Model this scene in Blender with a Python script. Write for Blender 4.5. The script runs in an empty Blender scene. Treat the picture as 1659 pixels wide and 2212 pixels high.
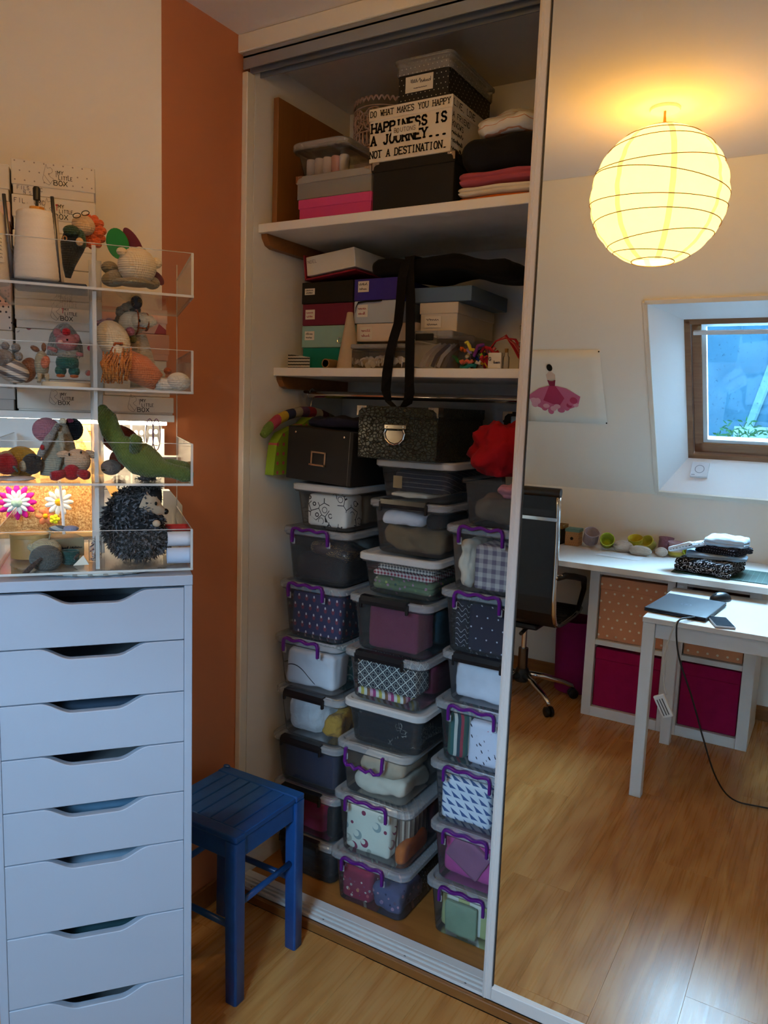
import bpy, bmesh, math, random
from mathutils import Vector, Matrix, noise
from math import sin, cos, pi, sqrt, radians, atan2, floor

SC = bpy.context.scene
COL = SC.collection

# ------------------------------------------------------------------ camera
CX, CY, CZ, YAW, PITCH, ROLL, FPX = 1.4767, -1.7008, 1.4909, .5335, .1324, .0366, 1649.89
_F = Vector((-sin(YAW)*cos(PITCH), cos(YAW)*cos(PITCH), -sin(PITCH)))
_R0 = Vector((cos(YAW), sin(YAW), 0)); _U0 = _R0.cross(_F)
_R = _R0*cos(ROLL) + _U0*sin(ROLL); _U = -_R0*sin(ROLL) + _U0*cos(ROLL)
cam_data = bpy.data.cameras.new('camera'); cam = bpy.data.objects.new('camera', cam_data); COL.objects.link(cam)
cam_data.sensor_fit = 'HORIZONTAL'; cam_data.sensor_width = 36.0; cam_data.lens = FPX/1659*36.0
cam_data.clip_start = .02; cam_data.clip_end = 100
cam.matrix_world = Matrix(((_R.x, _U.x, -_F.x, CX), (_R.y, _U.y, -_F.y, CY), (_R.z, _U.z, -_F.z, CZ), (0, 0, 0, 1)))
SC.camera = cam

# ------------------------------------------------------------------ sky, exposure
SKY = 20.0
world = bpy.data.worlds.new('sky'); SC.world = world; world.use_nodes = True
_bg = world.node_tree.nodes['Background']
_bg.inputs[0].default_value = (.57, .755, 1.0, 1); _bg.inputs[1].default_value = SKY
SC.view_settings.view_transform = 'Standard'; SC.view_settings.look = 'None'
SC.view_settings.exposure = 1.85; SC.view_settings.gamma = 1.0; SC.view_settings.use_curve_mapping = False
LAMP_L = (1.5, .77, .165)
cy = SC.cycles
cy.use_adaptive_sampling = True; cy.adaptive_threshold = .05; cy.adaptive_min_samples = 16
cy.max_bounces = 8; cy.diffuse_bounces = 4; cy.glossy_bounces = 4; cy.transmission_bounces = 4
cy.transparent_max_bounces = 40; cy.sample_clamp_indirect = 6.0
cy.caustics_reflective = True; cy.blur_glossy = .3

# daylight enters by the roof window: a portal guides the sky's light through its opening
def portal(loc, rx, w, h):
    L = bpy.data.lights.new('window_portal', 'AREA'); L.shape = 'RECTANGLE'; L.size = w; L.size_y = h
    L.cycles.is_portal = True
    o = bpy.data.objects.new('window_portal', L); COL.objects.link(o); o.location = loc; o.rotation_euler = (rx, 0, 0)
    return o

MY = -.035                      # plane of the mirror glass
def vy(y): return 2*MY - y      # depth seen behind the mirror -> real depth in the room

# ------------------------------------------------------------------ colour
def hx(s):
    s = s.lstrip('#'); out = []
    for i in (0, 2, 4):
        c = int(s[i:i+2], 16)/255
        out.append(c/12.92 if c <= .04045 else ((c+.055)/1.055)**2.4)
    return tuple(out)

# ------------------------------------------------------------------ shader expressions
class S:
    def __init__(s, nt, v): s.nt, s.v = nt, v
    def _m(s, op, b=None, c=None):
        n = s.nt.nodes.new('ShaderNodeMath'); n.operation = op
        for i, x in enumerate((s, b, c)):
            if x is None: continue
            if isinstance(x, S):
                if isinstance(x.v, (int, float)): n.inputs[i].default_value = x.v
                else: s.nt.links.new(x.v, n.inputs[i])
            else: n.inputs[i].default_value = x
        return S(s.nt, n.outputs[0])
    def __add__(s, o): return s._m('ADD', o)
    __radd__ = __add__
    def __sub__(s, o): return s._m('SUBTRACT', o)
    def __rsub__(s, o): return S(s.nt, float(o))._m('SUBTRACT', s)
    def __mul__(s, o): return s._m('MULTIPLY', o)
    __rmul__ = __mul__
    def __truediv__(s, o): return s._m('DIVIDE', o)
    def __lt__(s, o): return s._m('LESS_THAN', o)
    def __gt__(s, o): return s._m('GREATER_THAN', o)
    def fl(s): return s._m('FLOOR')
    def fr(s): return s._m('FRACT')
    def ab(s): return s._m('ABSOLUTE')
    def sn(s): return s._m('SINE')
    def mod(s, o): return s._m('FLOORED_MODULO', o)
    def mx(s, o): return s._m('MAXIMUM', o)
    def mn(s, o): return s._m('MINIMUM', o)
    def sq(s): return s._m('SQRT')
    def pw(s, o): return s._m('POWER', o)
    def step(s, a, b):
        n = s.nt.nodes.new('ShaderNodeMapRange'); n.interpolation_type = 'SMOOTHSTEP'
        s.nt.links.new(s.v, n.inputs[0]); n.inputs[1].default_value = a; n.inputs[2].default_value = b
        return S(s.nt, n.outputs[0])

def _put(nt, sock, val):
    if isinstance(val, S):
        if isinstance(val.v, (int, float)): sock.default_value = val.v
        else: nt.links.new(val.v, sock)
    elif isinstance(val, (tuple, list)): sock.default_value = (*val[:3], 1) if len(sock.default_value) == 4 else val
    else: sock.default_value = val

class G:
    """node helper handed to pattern functions: x,y,z object coordinates, p,q cloth coordinates"""
    def __init__(g, nt):
        g.nt = nt; tc = nt.nodes.new('ShaderNodeTexCoord'); g.obj = tc.outputs['Object']
        sp = nt.nodes.new('ShaderNodeSeparateXYZ'); nt.links.new(g.obj, sp.inputs[0])
        g.x, g.y, g.z = (S(nt, sp.outputs[i]) for i in range(3))
        g.p = g.x + g.y*.8; g.q = g.z + g.y*.3
    def mix(g, f, a, b):
        n = g.nt.nodes.new('ShaderNodeMix'); n.data_type = 'RGBA'
        _put(g.nt, n.inputs[0], f); _put(g.nt, n.inputs[6], a); _put(g.nt, n.inputs[7], b)
        return S(g.nt, n.outputs[2])
    def vec(g, x, y, z=0.0):
        n = g.nt.nodes.new('ShaderNodeCombineXYZ')
        for i, v in enumerate((x, y, z)): _put(g.nt, n.inputs[i], v)
        return S(g.nt, n.outputs[0])
    def noise(g, scale=5, detail=3, vec=None, rough=.5, col=False, dist=0.0):
        n = g.nt.nodes.new('ShaderNodeTexNoise'); n.inputs['Scale'].default_value = scale
        n.inputs['Detail'].default_value = detail; n.inputs['Roughness'].default_value = rough; n.inputs['Distortion'].default_value = dist
        g.nt.links.new(vec.v if vec else g.obj, n.inputs['Vector'])
        return S(g.nt, n.outputs['Color' if col else 'Fac'])
    def vor(g, scale=5, vec=None, out='Distance', feat='F1', rnd=1.0):
        n = g.nt.nodes.new('ShaderNodeTexVoronoi'); n.inputs['Scale'].default_value = scale; n.feature = feat
        n.inputs['Randomness'].default_value = rnd
        g.nt.links.new(vec.v if vec else g.obj, n.inputs['Vector'])
        return S(g.nt, n.outputs[out])
    def rnd(g):
        n = g.nt.nodes.new('ShaderNodeObjectInfo'); return S(g.nt, n.outputs['Random'])
    def ramp(g, f, *stops):
        n = g.nt.nodes.new('ShaderNodeValToRGB'); _put(g.nt, n.inputs[0], f); e = n.color_ramp.elements
        while len(e) < len(stops): e.new(.5)
        for el, (pos, c) in zip(e, stops): el.position = pos; el.color = (*c, 1)
        return S(g.nt, n.outputs[0])
    def cell(g, a, b, sp, stag=.5):
        """staggered grid: returns local coords (-.5..+.5) and the row"""
        t = b/sp; row = t.fl(); s = a/sp + row.mod(2.0)*stag
        return s.fr() - .5, t.fr() - .5, row, s.fl()
    def dots(g, a, b, sp, r, stag=.5):
        u, v, _, _ = g.cell(a, b, sp, stag)
        return (u*u + v*v).sq() < r

MATS = {}
def mat(name, col=(.8, .8, .8), rough=.55, metal=0.0, spec=.5, pat=None, bump=None, bs=.3, bd=.002, emit=None, es=1.0, sheen=0.0, coat=0.0, sss=0.0):
    if name in MATS: return MATS[name]
    m = bpy.data.materials.new(name); m.use_nodes = True; nt = m.node_tree; b = nt.nodes['Principled BSDF']
    if isinstance(col, str): col = hx(col)
    b.inputs['Base Color'].default_value = (*col, 1); b.inputs['Roughness'].default_value = rough
    b.inputs['Metallic'].default_value = metal; b.inputs['Specular IOR Level'].default_value = spec
    if sheen: b.inputs['Sheen Weight'].default_value = sheen
    if coat: b.inputs['Coat Weight'].default_value = coat
    if emit: b.inputs['Emission Color'].default_value = (*emit, 1); b.inputs['Emission Strength'].default_value = es
    if pat or bump: g = G(nt)
    if pat:
        r = pat(g)
        if isinstance(r, tuple): _put(nt, b.inputs['Base Color'], r[0]); _put(nt, b.inputs['Roughness'], r[1])
        else: _put(nt, b.inputs['Base Color'], r)
    if bump:
        n = nt.nodes.new('ShaderNodeBump'); n.inputs['Strength'].default_value = bs; n.inputs['Distance'].default_value = bd
        _put(nt, n.inputs['Height'], bump(g)); nt.links.new(n.outputs[0], b.inputs['Normal'])
    MATS[name] = m; return m

def clear(name, tint=(1, 1, 1), haze=.10, hazecol=(.8, .82, .85), rough=.12, gloss=1.0, ior=1.45, hrough=.5):
    """thin clear plastic or glass: see-through, with fresnel reflection and a little milky haze"""
    if name in MATS: return MATS[name]
    m = bpy.data.materials.new(name); m.use_nodes = True; nt = m.node_tree; nt.nodes.clear()
    o = nt.nodes.new('ShaderNodeOutputMaterial'); t = nt.nodes.new('ShaderNodeBsdfTransparent'); t.inputs[0].default_value = (*tint, 1)
    d = nt.nodes.new('ShaderNodeBsdfDiffuse'); d.inputs[0].default_value = (*hazecol, 1)
    gl = nt.nodes.new('ShaderNodeBsdfGlossy'); gl.inputs['Roughness'].default_value = rough
    fr = nt.nodes.new('ShaderNodeFresnel'); fr.inputs[0].default_value = ior
    mu = nt.nodes.new('ShaderNodeMath'); mu.operation = 'MULTIPLY'; mu.inputs[1].default_value = gloss; nt.links.new(fr.outputs[0], mu.inputs[0])
    m1 = nt.nodes.new('ShaderNodeMixShader'); m1.inputs[0].default_value = haze
    nt.links.new(t.outputs[0], m1.inputs[1]); nt.links.new(d.outputs[0], m1.inputs[2])
    m2 = nt.nodes.new('ShaderNodeMixShader'); nt.links.new(mu.outputs[0], m2.inputs[0])
    nt.links.new(m1.outputs[0], m2.inputs[1]); nt.links.new(gl.outputs[0], m2.inputs[2]); nt.links.new(m2.outputs[0], o.inputs[0])
    MATS[name] = m; return m

# ------------------------------------------------------------------ geometry helpers
def B(): return bmesh.new()
def _tf(verts, M):
    for v in verts: v.co = M @ v.co
def box(bm, x0, x1, y0, y1, z0, z1, M=None, bev=0.0, seg=2):
    r = bmesh.ops.create_cube(bm, size=1.0); vs = r['verts']
    for v in vs:
        v.co = Vector((x0+(v.co.x+.5)*(x1-x0), y0+(v.co.y+.5)*(y1-y0), z0+(v.co.z+.5)*(z1-z0)))
    if bev > 0:
        es = list({e for v in vs for e in v.link_edges})
        rb = bmesh.ops.bevel(bm, geom=es, offset=bev, segments=seg, affect='EDGES', profile=.5)
        vs = list({v for f in rb['faces'] for v in f.verts} | {v for v in vs if v.is_valid})
    if M is not None: _tf(vs, M)
    return vs
def frame_of(d):
    d = Vector(d).normalized(); a = Vector((0, 0, 1)) if abs(d.z) < .9 else Vector((1, 0, 0))
    u = a.cross(d).normalized(); return u, d.cross(u)
def tube(bm, pts, r, n=8, cap=True, closed=False):
    """round tube through points; r a number or one per point"""
    P = [Vector(p) for p in pts]; k = len(P); rs = r if isinstance(r, (list, tuple)) else [r]*k; rings = []
    u = None
    for i, p in enumerate(P):
        if closed: d = P[(i+1) % k] - P[i-1]
        else: d = P[min(i+1, k-1)] - P[max(i-1, 0)]
        d.normalize()
        if u is None: u, w = frame_of(d)
        else:
            u = (u - d*u.dot(d)); u = u.normalized() if u.length > 1e-6 else frame_of(d)[0]; w = d.cross(u)
        rings.append([bm.verts.new(p + (u*cos(2*pi*j/n) + w*sin(2*pi*j/n))*rs[i]) for j in range(n)])
    for i in range(k if closed else k-1):
        a, b = rings[i], rings[(i+1) % k]
        for j in range(n): bm.faces.new((a[j], a[(j+1) % n], b[(j+1) % n], b[j]))
    if cap and not closed: bm.faces.new(rings[0][::-1]); bm.faces.new(rings[-1])
    return [v for q in rings for v in q]
def rod(bm, a, b, r, n=12, r2=None): return tube(bm, [a, b], [r, r if r2 is None else r2], n)
def bar(bm, a, b, w, h, up=(0, 0, 1)):
    """rectangular bar from a to b, w across, h along up"""
    a, b = Vector(a), Vector(b); d = (b-a).normalized(); s = d.cross(Vector(up)).normalized(); t = s.cross(d)
    q = [bm.verts.new(p + s*(i*w/2) + t*(j*h/2)) for p in (a, b) for i, j in ((-1, -1), (1, -1), (1, 1), (-1, 1))]
    for f in ((3, 2, 1, 0), (4, 5, 6, 7), (0, 1, 5, 4), (1, 2, 6, 5), (2, 3, 7, 6), (3, 0, 4, 7)): bm.faces.new([q[i] for i in f])
    return q
def strap(bm, pts, w, t, side):
    """flat band along points: width w along 'side' vector(s), thickness t"""
    P = [Vector(p) for p in pts]; rings = []
    for i, p in enumerate(P):
        d = (P[min(i+1, len(P)-1)] - P[max(i-1, 0)]).normalized(); s = Vector(side[i] if isinstance(side, list) else side)
        s = (s - d*s.dot(d)).normalized(); n = d.cross(s)
        rings.append([bm.verts.new(p + s*a*w/2 + n*b*t/2) for a, b in ((-1, -1), (1, -1), (1, 1), (-1, 1))])
    for a, b in zip(rings, rings[1:]):
        for j in range(4): bm.faces.new((a[j], a[(j+1) % 4], b[(j+1) % 4], b[j]))
    bm.faces.new(rings[0][::-1]); bm.faces.new(rings[-1])
def lathe(bm, prof, n=24, M=None, cap=True):
    rings = []
    for r, z in prof:
        if r < 1e-6: rings.append([bm.verts.new((0, 0, z))])
        else: rings.append([bm.verts.new((r*cos(2*pi*j/n), r*sin(2*pi*j/n), z)) for j in range(n)])
    for a, b in zip(rings, rings[1:]):
        for j in range(n):
            if len(a) == 1 and len(b) == 1: continue
            if len(a) == 1: bm.faces.new((a[0], b[(j+1) % n], b[j]))
            elif len(b) == 1: bm.faces.new((a[j], a[(j+1) % n], b[0]))
            else: bm.faces.new((a[j], a[(j+1) % n], b[(j+1) % n], b[j]))
    if cap:
        if len(rings[0]) > 1: bm.faces.new(rings[0][::-1])
        if len(rings[-1]) > 1: bm.faces.new(rings[-1])
    vs = [v for r in rings for v in r]
    if M is not None: _tf(vs, M)
    return vs
def ball(bm, c, r, n=14, m=9, M=None):
    """ellipsoid, r a number or (rx,ry,rz)"""
    r = r if isinstance(r, (list, tuple)) else (r, r, r)
    T = Matrix.Translation(Vector(c)) @ (M.to_4x4() if M is not None else Matrix()) @ Matrix.Diagonal((*r, 1))
    return lathe(bm, [(sin(pi*i/m), -cos(pi*i/m)) if 0 < i < m else (0, -cos(pi*i/m)) for i in range(m+1)], n, T)
def prism(bm, poly, y0, y1, M=None):
    """polygon in x,z extruded along y"""
    a = [bm.verts.new((x, y0, z)) for x, z in poly]; b = [bm.verts.new((x, y1, z)) for x, z in poly]
    k = len(poly)
    bm.faces.new(a); bm.faces.new(b[::-1])
    for i in range(k): bm.faces.new((a[(i+1) % k], a[i], b[i], b[(i+1) % k]))
    if M is not None: _tf(a+b, M)
    return a+b
def rrect(x0, x1, y0, y1, r, n=4):
    out = []
    for cx, cy_, a0 in ((x1-r, y1-r, 0), (x0+r, y1-r, pi/2), (x0+r, y0+r, pi), (x1-r, y0+r, 1.5*pi)):
        for i in range(n+1):
            a = a0 + pi/2*i/n; out.append((cx+r*cos(a), cy_+r*sin(a)))
    return out
def loft(bm, loops, cap0=True, cap1=True, close=False):
    R = [[bm.verts.new(p) for p in L] for L in loops]; n = len(R[0])
    for a, b in (list(zip(R, R[1:])) + ([(R[-1], R[0])] if close else [])):
        for j in range(n): bm.faces.new((a[j], a[(j+1) % n], b[(j+1) % n], b[j]))
    if not close:
        if cap0: bm.faces.new(R[0][::-1])
        if cap1: bm.faces.new(R[-1])
    return [v for r in R for v in r]
def soft(bm, x0, x1, y0, y1, z0, z1, layers=0, amp=.004, seed=0, r=.02, nx=14, ny=10, nz=10, nf=14.0, groove=.006, flat=True):
    """soft folded-cloth block: rounded box with noise and fold lines"""
    pre = set(bm.verts); vs = bmesh.ops.create_cube(bm, size=2.0)['verts']
    bmesh.ops.subdivide_edges(bm, edges=list({e for v in vs for e in v.link_edges}), cuts=max(nx, nz)-1, use_grid_fill=True)
    allv = [v for v in bm.verts if v not in pre]
    c = Vector(((x0+x1)/2, (y0+y1)/2, (z0+z1)/2)); h = Vector(((x1-x0)/2, (y1-y0)/2, (z1-z0)/2))
    rr = min(r, .9*min(h)); sd = Vector((seed*7.13, seed*3.7, seed*1.9))
    for v in allv:
        p = Vector((v.co.x*h.x, v.co.y*h.y, v.co.z*h.z))
        q = Vector([max(-h[i]+rr, min(h[i]-rr, p[i])) for i in range(3)])
        d = p - q
        if d.length > 1e-9: p = q + d.normalized()*min(d.length, rr) if d.length > rr else p
        nrm = (p-q).normalized() if (p-q).length > 1e-9 else Vector((0, 0, 1))
        w = noise.noise((p+c)*nf + sd)*amp + noise.noise((p+c)*nf*2.7 + sd)*amp*.4
        if layers:
            ph = (p.z/h.z*.5+.5)*layers + .25*noise.noise((p+c)*9+sd)
            w -= groove*max(0, 1-5*abs(ph-round(ph)))*(1-abs(nrm.z))
        p = p + nrm*w
        if flat and p.z < -h.z: p.z = -h.z
        v.co = p + c
    return allv
def wave_sheet(bm, fn, nu, nv, thick=0.0):
    g = [[bm.verts.new(fn(i/nu, j/nv)) for i in range(nu+1)] for j in range(nv+1)]
    for j in range(nv):
        for i in range(nu): bm.faces.new((g[j][i], g[j][i+1], g[j+1][i+1], g[j+1][i]))
    return g

def obj(name, bm, m, parent=None, smooth=False, angle=None, loc=None, solid=0.0):
    me = bpy.data.meshes.new(name)
    bmesh.ops.recalc_face_normals(bm, faces=bm.faces)
    bm.to_mesh(me); bm.free()
    if m is not None: me.materials.append(m)
    if smooth:
        for p in me.polygons: p.use_smooth = True
        if angle: me.set_sharp_from_angle(angle=radians(angle))
    o = bpy.data.objects.new(name, me); COL.objects.link(o)
    if parent is not None: o.parent = parent
    if loc is not None: o.location = loc
    if solid:
        md = o.modifiers.new('solid', 'SOLIDIFY'); md.thickness = solid; md.offset = 0
    return o
def tag(o, label, cat, group=None, kind=None):
    o['label'] = label; o['category'] = cat
    if group: o['group'] = group
    if kind: o['kind'] = kind
    return o
def thing(name, label, cat, loc=(0, 0, 0), rz=0.0, group=None, rot=None):
    o = bpy.data.objects.new(name, None); COL.objects.link(o); o.location = loc
    o.rotation_euler = rot if rot else (0, 0, rz); o.empty_display_size = .05
    return tag(o, label, cat, group)
def struct(name, bm, m, label=None, parent=None, **k):
    o = obj(name, bm, m, parent, **k); o['kind'] = 'structure'
    if label: o['label'] = label
    return o
def T(x, y, z): return Matrix.Translation((x, y, z))
def RX(a): return Matrix.Rotation(a, 4, 'X')
def RY(a): return Matrix.Rotation(a, 4, 'Y')
def RZ(a): return Matrix.Rotation(a, 4, 'Z')

# ------------------------------------------------------------------ stroke lettering
FONT = {
'A': '00 26 40|0.9,2 3.1,2', 'B': '00 06 26 3.5,5.4 3.5,3.8 2.6,3.2 0,3.2|2.6,3.2 4,2.4 4,0.8 3,0 00', 'C': '3.9,4.6 3,6 1.2,6 0.1,4.4 0.1,1.6 1.2,0 3,0 3.9,1.3',
'D': '00 06 2.3,6 3.9,4.5 3.9,1.5 2.3,0 00', 'E': '46 06 00 40|0,3.1 2.8,3.1', 'F': '46 06 00|0,3.1 2.8,3.1', 'G': '3.9,4.6 3,6 1.2,6 0.1,4.4 0.1,1.6 1.2,0 3,0 3.9,1 3.9,2.6 2.4,2.6',
'H': '00 06|40 46|03 43', 'I': '20 26', 'J': '3,6 3,1.2 2.2,0 1,0 0.2,1.2', 'K': '00 06|46 0,2.4|1.4,3.6 40', 'L': '06 00 40', 'M': '00 06 2,2 46 40', 'N': '00 06 40 46',
'O': '1.2,0 0.1,1.6 0.1,4.4 1.2,6 2.8,6 3.9,4.4 3.9,1.6 2.8,0 1.2,0', 'P': '00 06 2.6,6 3.9,5.3 3.9,3.6 2.6,2.8 0,2.8', 'Q': '1.2,0 0.1,1.6 0.1,4.4 1.2,6 2.8,6 3.9,4.4 3.9,1.6 2.8,0 1.2,0|2.6,1.4 4,-0.5',
'R': '00 06 2.6,6 3.9,5.3 3.9,3.8 2.6,3 0,3|2.2,3 40', 'S': '3.7,4.9 2.9,6 1.1,6 0.3,5 0.3,4 1.2,3.2 2.8,2.8 3.8,2 3.8,1 2.9,0 1.1,0 0.2,1.1', 'T': '20 26|06 46', 'U': '06 0,1.5 1.2,0 2.8,0 4,1.5 46',
'V': '06 20 46', 'W': '06 1,0 2,4 3,0 46', 'X': '00 46|06 40', 'Y': '06 2,3 46|2,3 20', 'Z': '06 46 00 40', '.': '1.8,0 2.2,0', ',': '2,0.4 1.4,-1', "'": '2,6 2,5', '5': '3.6,6 0.6,6 0.4,3.4 2.6,3.6 3.8,2.6 3.8,1 2.8,0 1,0 0.2,0.8',
'1': '1,5 2,6 2,0', '0': '1.2,0 0.1,1.6 0.1,4.4 1.2,6 2.8,6 3.9,4.4 3.9,1.6 2.8,0 1.2,0', ' ': '', '-': '1,3 3,3'}
def _strokes(ch):
    out = []
    for pl in FONT.get(ch, '').split('|'):
        pts = []
        for t in pl.split():
            pts.append(tuple(float(a) for a in t.split(',')) if ',' in t else (float(t[0]), float(t[1])))
        if pts: out.append(pts)
    return out
def ribbon(bm, pts, hw, f, cap=True):
    """flat stroke in 2-D mapped to 3-D by f"""
    for a, b in zip(pts, pts[1:]):
        a, b = Vector(a), Vector(b); d = b-a
        if d.length < 1e-9: continue
        d.normalize(); s = Vector((-d.y, d.x))*hw; e = d*hw*.6
        bm.faces.new([bm.verts.new(f(q.x, q.y)) for q in (a-e+s, a-e-s, b+e-s, b+e+s)])
def write(bm, text, f, x, y, h, w, adv=None, hw=.12, serif=0.0, jit=0.0, rnd=None, slant=0.0):
    """write text from (x,y); h cap height, w letter width"""
    adv = adv or w*1.35
    for k, ch in enumerate(text):
        dx = rnd.uniform(-jit, jit)*h if rnd else 0; dy = rnd.uniform(-jit, jit)*h if rnd else 0
        for pl in _strokes(ch):
            q = [(x+k*adv+dx+px/4*w+slant*py/6*h, y+dy+py/6*h) for px, py in pl]
            ribbon(bm, q, hw*h, f)
            if serif:
                for e, i in ((q[0], pl[0]), (q[-1], pl[-1])):
                    if (i[1] in (0.0, 6.0)) and ch not in 'OCGSQU0' or (ch == 'U' and i[1] == 6): ribbon(bm, [(e[0]-serif*h, e[1]), (e[0]+serif*h, e[1])], hw*h*.75, f)
                if ch == 'I':
                    pass
    return x+len(text)*adv
def scribble(bm, f, x, y, w, h, n, hw, rnd):
    """a line of illegible handwriting"""
    pts = []; k = n*6
    for i in range(k+1):
        pts.append((x+w*i/k+rnd.uniform(-.2, .2)*w/n, y+h*(.5+.5*sin(i*pi/2.1))*rnd.choice((.45, .5, .6, 1.0))))
    ribbon(bm, pts, hw, f)
def face_xz(y, eps=-.0006): return lambda u, v: Vector((u, y+eps, v))
# ================================================================== materials of the room
def _paint(c, k=.04):
    return dict(pat=lambda g: g.mix(g.noise(3, 4)*.9, tuple(v*(1-k) for v in c), tuple(min(1, v*(1+k)) for v in c)), bump=lambda g: g.noise(260, 3), bs=.05, bd=.002)
M_cream = mat('cream_paint', rough=.75, spec=.25, **_paint(hx('#f0e7da')))
M_orange = mat('terracotta_paint', rough=.7, spec=.25, **_paint(hx('#c98058')))
M_white = mat('white_paint', rough=.7, spec=.3, **_paint(hx('#efece2')))
M_ceil = mat('ceiling_paint', rough=.8, spec=.2, **_paint(hx('#f3ece4')))
M_mela = mat('beige_melamine', rough=.5, spec=.35, **_paint(hx('#e4dfd6'), .02))
M_shelf = mat('white_shelf_board', rough=.45, spec=.4, **_paint(hx('#e9e6e0'), .02))
M_alu = mat('white_lacquer_profile', hx('#d8d4d2'), .38, spec=.5)
M_fascia = mat('cream_fascia', hx('#e6dfd0'), .5)
M_track = mat('grey_track_profile', hx('#9aa0a8'), .35, metal=.4)
def _floor(g):
    r = g.rnd()*37.0
    v = g.vec(g.x*7.0 + r, g.y*.9 + r*3.1, r)
    dist = g.noise(1.6, 2, v)
    ring = ((g.x*11.0 + dist*10.0 + g.y*.4 + r)*2.6).sn()*.5 + .5
    fib = g.noise(9, 3, g.vec(g.x*16.0 + r, g.y*.42, r), .5)
    f = ring*.26 + fib*.46 + g.noise(2.2, 2, g.vec(g.x, g.y, r))*.35
    c = g.ramp(f, (.25, hx('#a46c36')), (.5, hx('#bb8246')), (.8, hx('#ca9658')))
    return c, fib*.1 + .23
M_floor = mat('honey_oak_laminate', spec=.35, pat=_floor)
def _wood(c0, c1, s=1.0, ax='y'):
    def f(g):
        a, b, c = (g.x, g.z, g.y) if ax == 'y' else ((g.y, g.z, g.x) if ax == 'x' else (g.x, g.y, g.z))
        n = g.noise(6*s, 4, g.vec(a*9.0, b*9.0, c*.8), .6); w = ((a*30.0*s + b*17.0*s + n*7.0)*2.0).sn()*.5 + .5
        return g.mix(n*.7 + w*.25, c0, c1)
    return f
M_step = mat('brown_wood_step', rough=.4, pat=_wood(hx('#7c4a22'), hx('#9c6430'), ax='x'))
M_clofloor = mat('brown_closet_floor', rough=.35, pat=_wood(hx('#8a5628'), hx('#a86f36'), ax='x'))
M_plank = mat('dark_ply_board', rough=.5, pat=_wood(hx('#7a4a20'), hx('#9a6530'), ax='z'))
M_pine = mat('pine_varnish', rough=.4, pat=_wood(hx('#7c5638'), hx('#9c7652'), ax='x'))

# ================================================================== floor and planks
bm = B(); box(bm, -2.3, 2.75, -2.7, .6, -.06, -.008)
floor_o = struct('floor', bm, mat('subfloor', hx('#3a2614'), .8), 'honey coloured oak laminate floor')
PW = .1935; x = 1.27 - PW*18; k = 0
pm = {}
while x < 2.6:
    ys = [-2.6, -2.6 + (.55 + (k*.47) % 1.15)]; ys += [ys[-1] + 1.28, -.0505] if ys[-1] + 1.28 < -.1 else [-.0505]
    for a, b in zip(ys, ys[1:]):
        L = round(b-a, 3)
        if L not in pm:
            bm = B(); box(bm, .0001, PW-.0001, .0001, L-.0001, -.008, 0, bev=.0004, seg=1); q = obj('plank', bm, M_floor, floor_o); pm[L] = q.data
        else:
            q = bpy.data.objects.new('plank', pm[L]); COL.objects.link(q); q.parent = floor_o
        q.location = (x, a, 0)
    x += PW; k += 1

# ================================================================== walls of the room
ATH = .6873; DX, DY = sin(ATH), cos(ATH)          # direction along the slanting wall and the drawer unit
WX, WY = -.02, -.30
bm = B(); box(bm, -.14, -.02, WY, .62, 0, 2.476)
struct('wall_left', bm, M_orange, 'terracotta orange painted wall beside the wardrobe')
bm = B(); t = 3.0; a = Vector((WX, WY, 0)); b = a - Vector((DX, DY, 0))*t; nrm = Vector((-DY, DX, 0))*.1
q = [bm.verts.new(p) for z in (0, 2.476) for p in [Vector((v.x, v.y, z)) for v in (a, b, b+nrm, a+nrm)]]
for f in ((0, 1, 2, 3), (7, 6, 5, 4), (0, 4, 5, 1), (1, 5, 6, 2), (2, 6, 7, 3), (3, 7, 4, 0)): bm.faces.new([q[i] for i in f])
struct('wall_angled', bm, M_cream, 'cream painted wall running off at an angle')
bm = B(); box(bm, 2.6, 2.7, -2.67, .62, 0, 2.476); struct('wall_right', bm, M_white)
YB = vy(2.5)                                        # knee wall under the roof slope
bm = B(); box(bm, -2.2, 2.7, YB-.1, YB, 0, 1.10); struct('wall_back', bm, M_white, 'low wall behind the desk')
YC = vy(1.54)                                       # where slope meets the flat ceiling
bm = B(); box(bm, -2.3, 2.75, YC-.12, .62, 2.476, 2.56); struct('ceiling', bm, M_ceil, 'flat white ceiling')
# sloping roof side with the window opening (local x, s along slope, n outward)
EY, EZ = .96/1.677, 1.375/1.677
WM = Matrix(((1, 0, 0, 0), (0, EY, -EZ, YB), (0, EZ, EY, 1.10), (0, 0, 0, 1)))
OX0, OX1, OS0, OS1 = .672, 1.53, .02, 1.109          # opening in the slope
FX0, FX1, FS0, FS1, FN = .79, 1.41, .104, .915, .2   # window frame, set outward
bm = B()
def quad(bm, *p): return bm.faces.new([bm.verts.new(v) for v in p])
def slope_rect(x0, x1, s0, s1): box(bm, x0, x1, s0, s1, 0, .06, WM)
slope_rect(-2.2, OX0, 0, 1.677); slope_rect(OX1, 2.7, 0, 1.677); slope_rect(OX0, OX1, OS1, 1.677); slope_rect(OX0, OX1, 0, OS0)
sl = struct('wall_slope', bm, M_white, 'sloping white ceiling side with roof window recess')
bm = B()
O = [(OX0, OS0, 0), (OX1, OS0, 0), (OX1, OS1, 0), (OX0, OS1, 0)]; I = [(FX0, FS0, FN), (FX1, FS0, FN), (FX1, FS1, FN), (FX0, FS1, FN)]
for i in range(4):
    j = (i+1) % 4; quad(bm, *[WM @ Vector(p) for p in (O[i], O[j], I[j], I[i])])
struct('trim_1', bm, mat('white_reveal', hx('#eef0f2'), .6), 'white splayed window recess lining', solid=.01)
bm = B()
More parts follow.
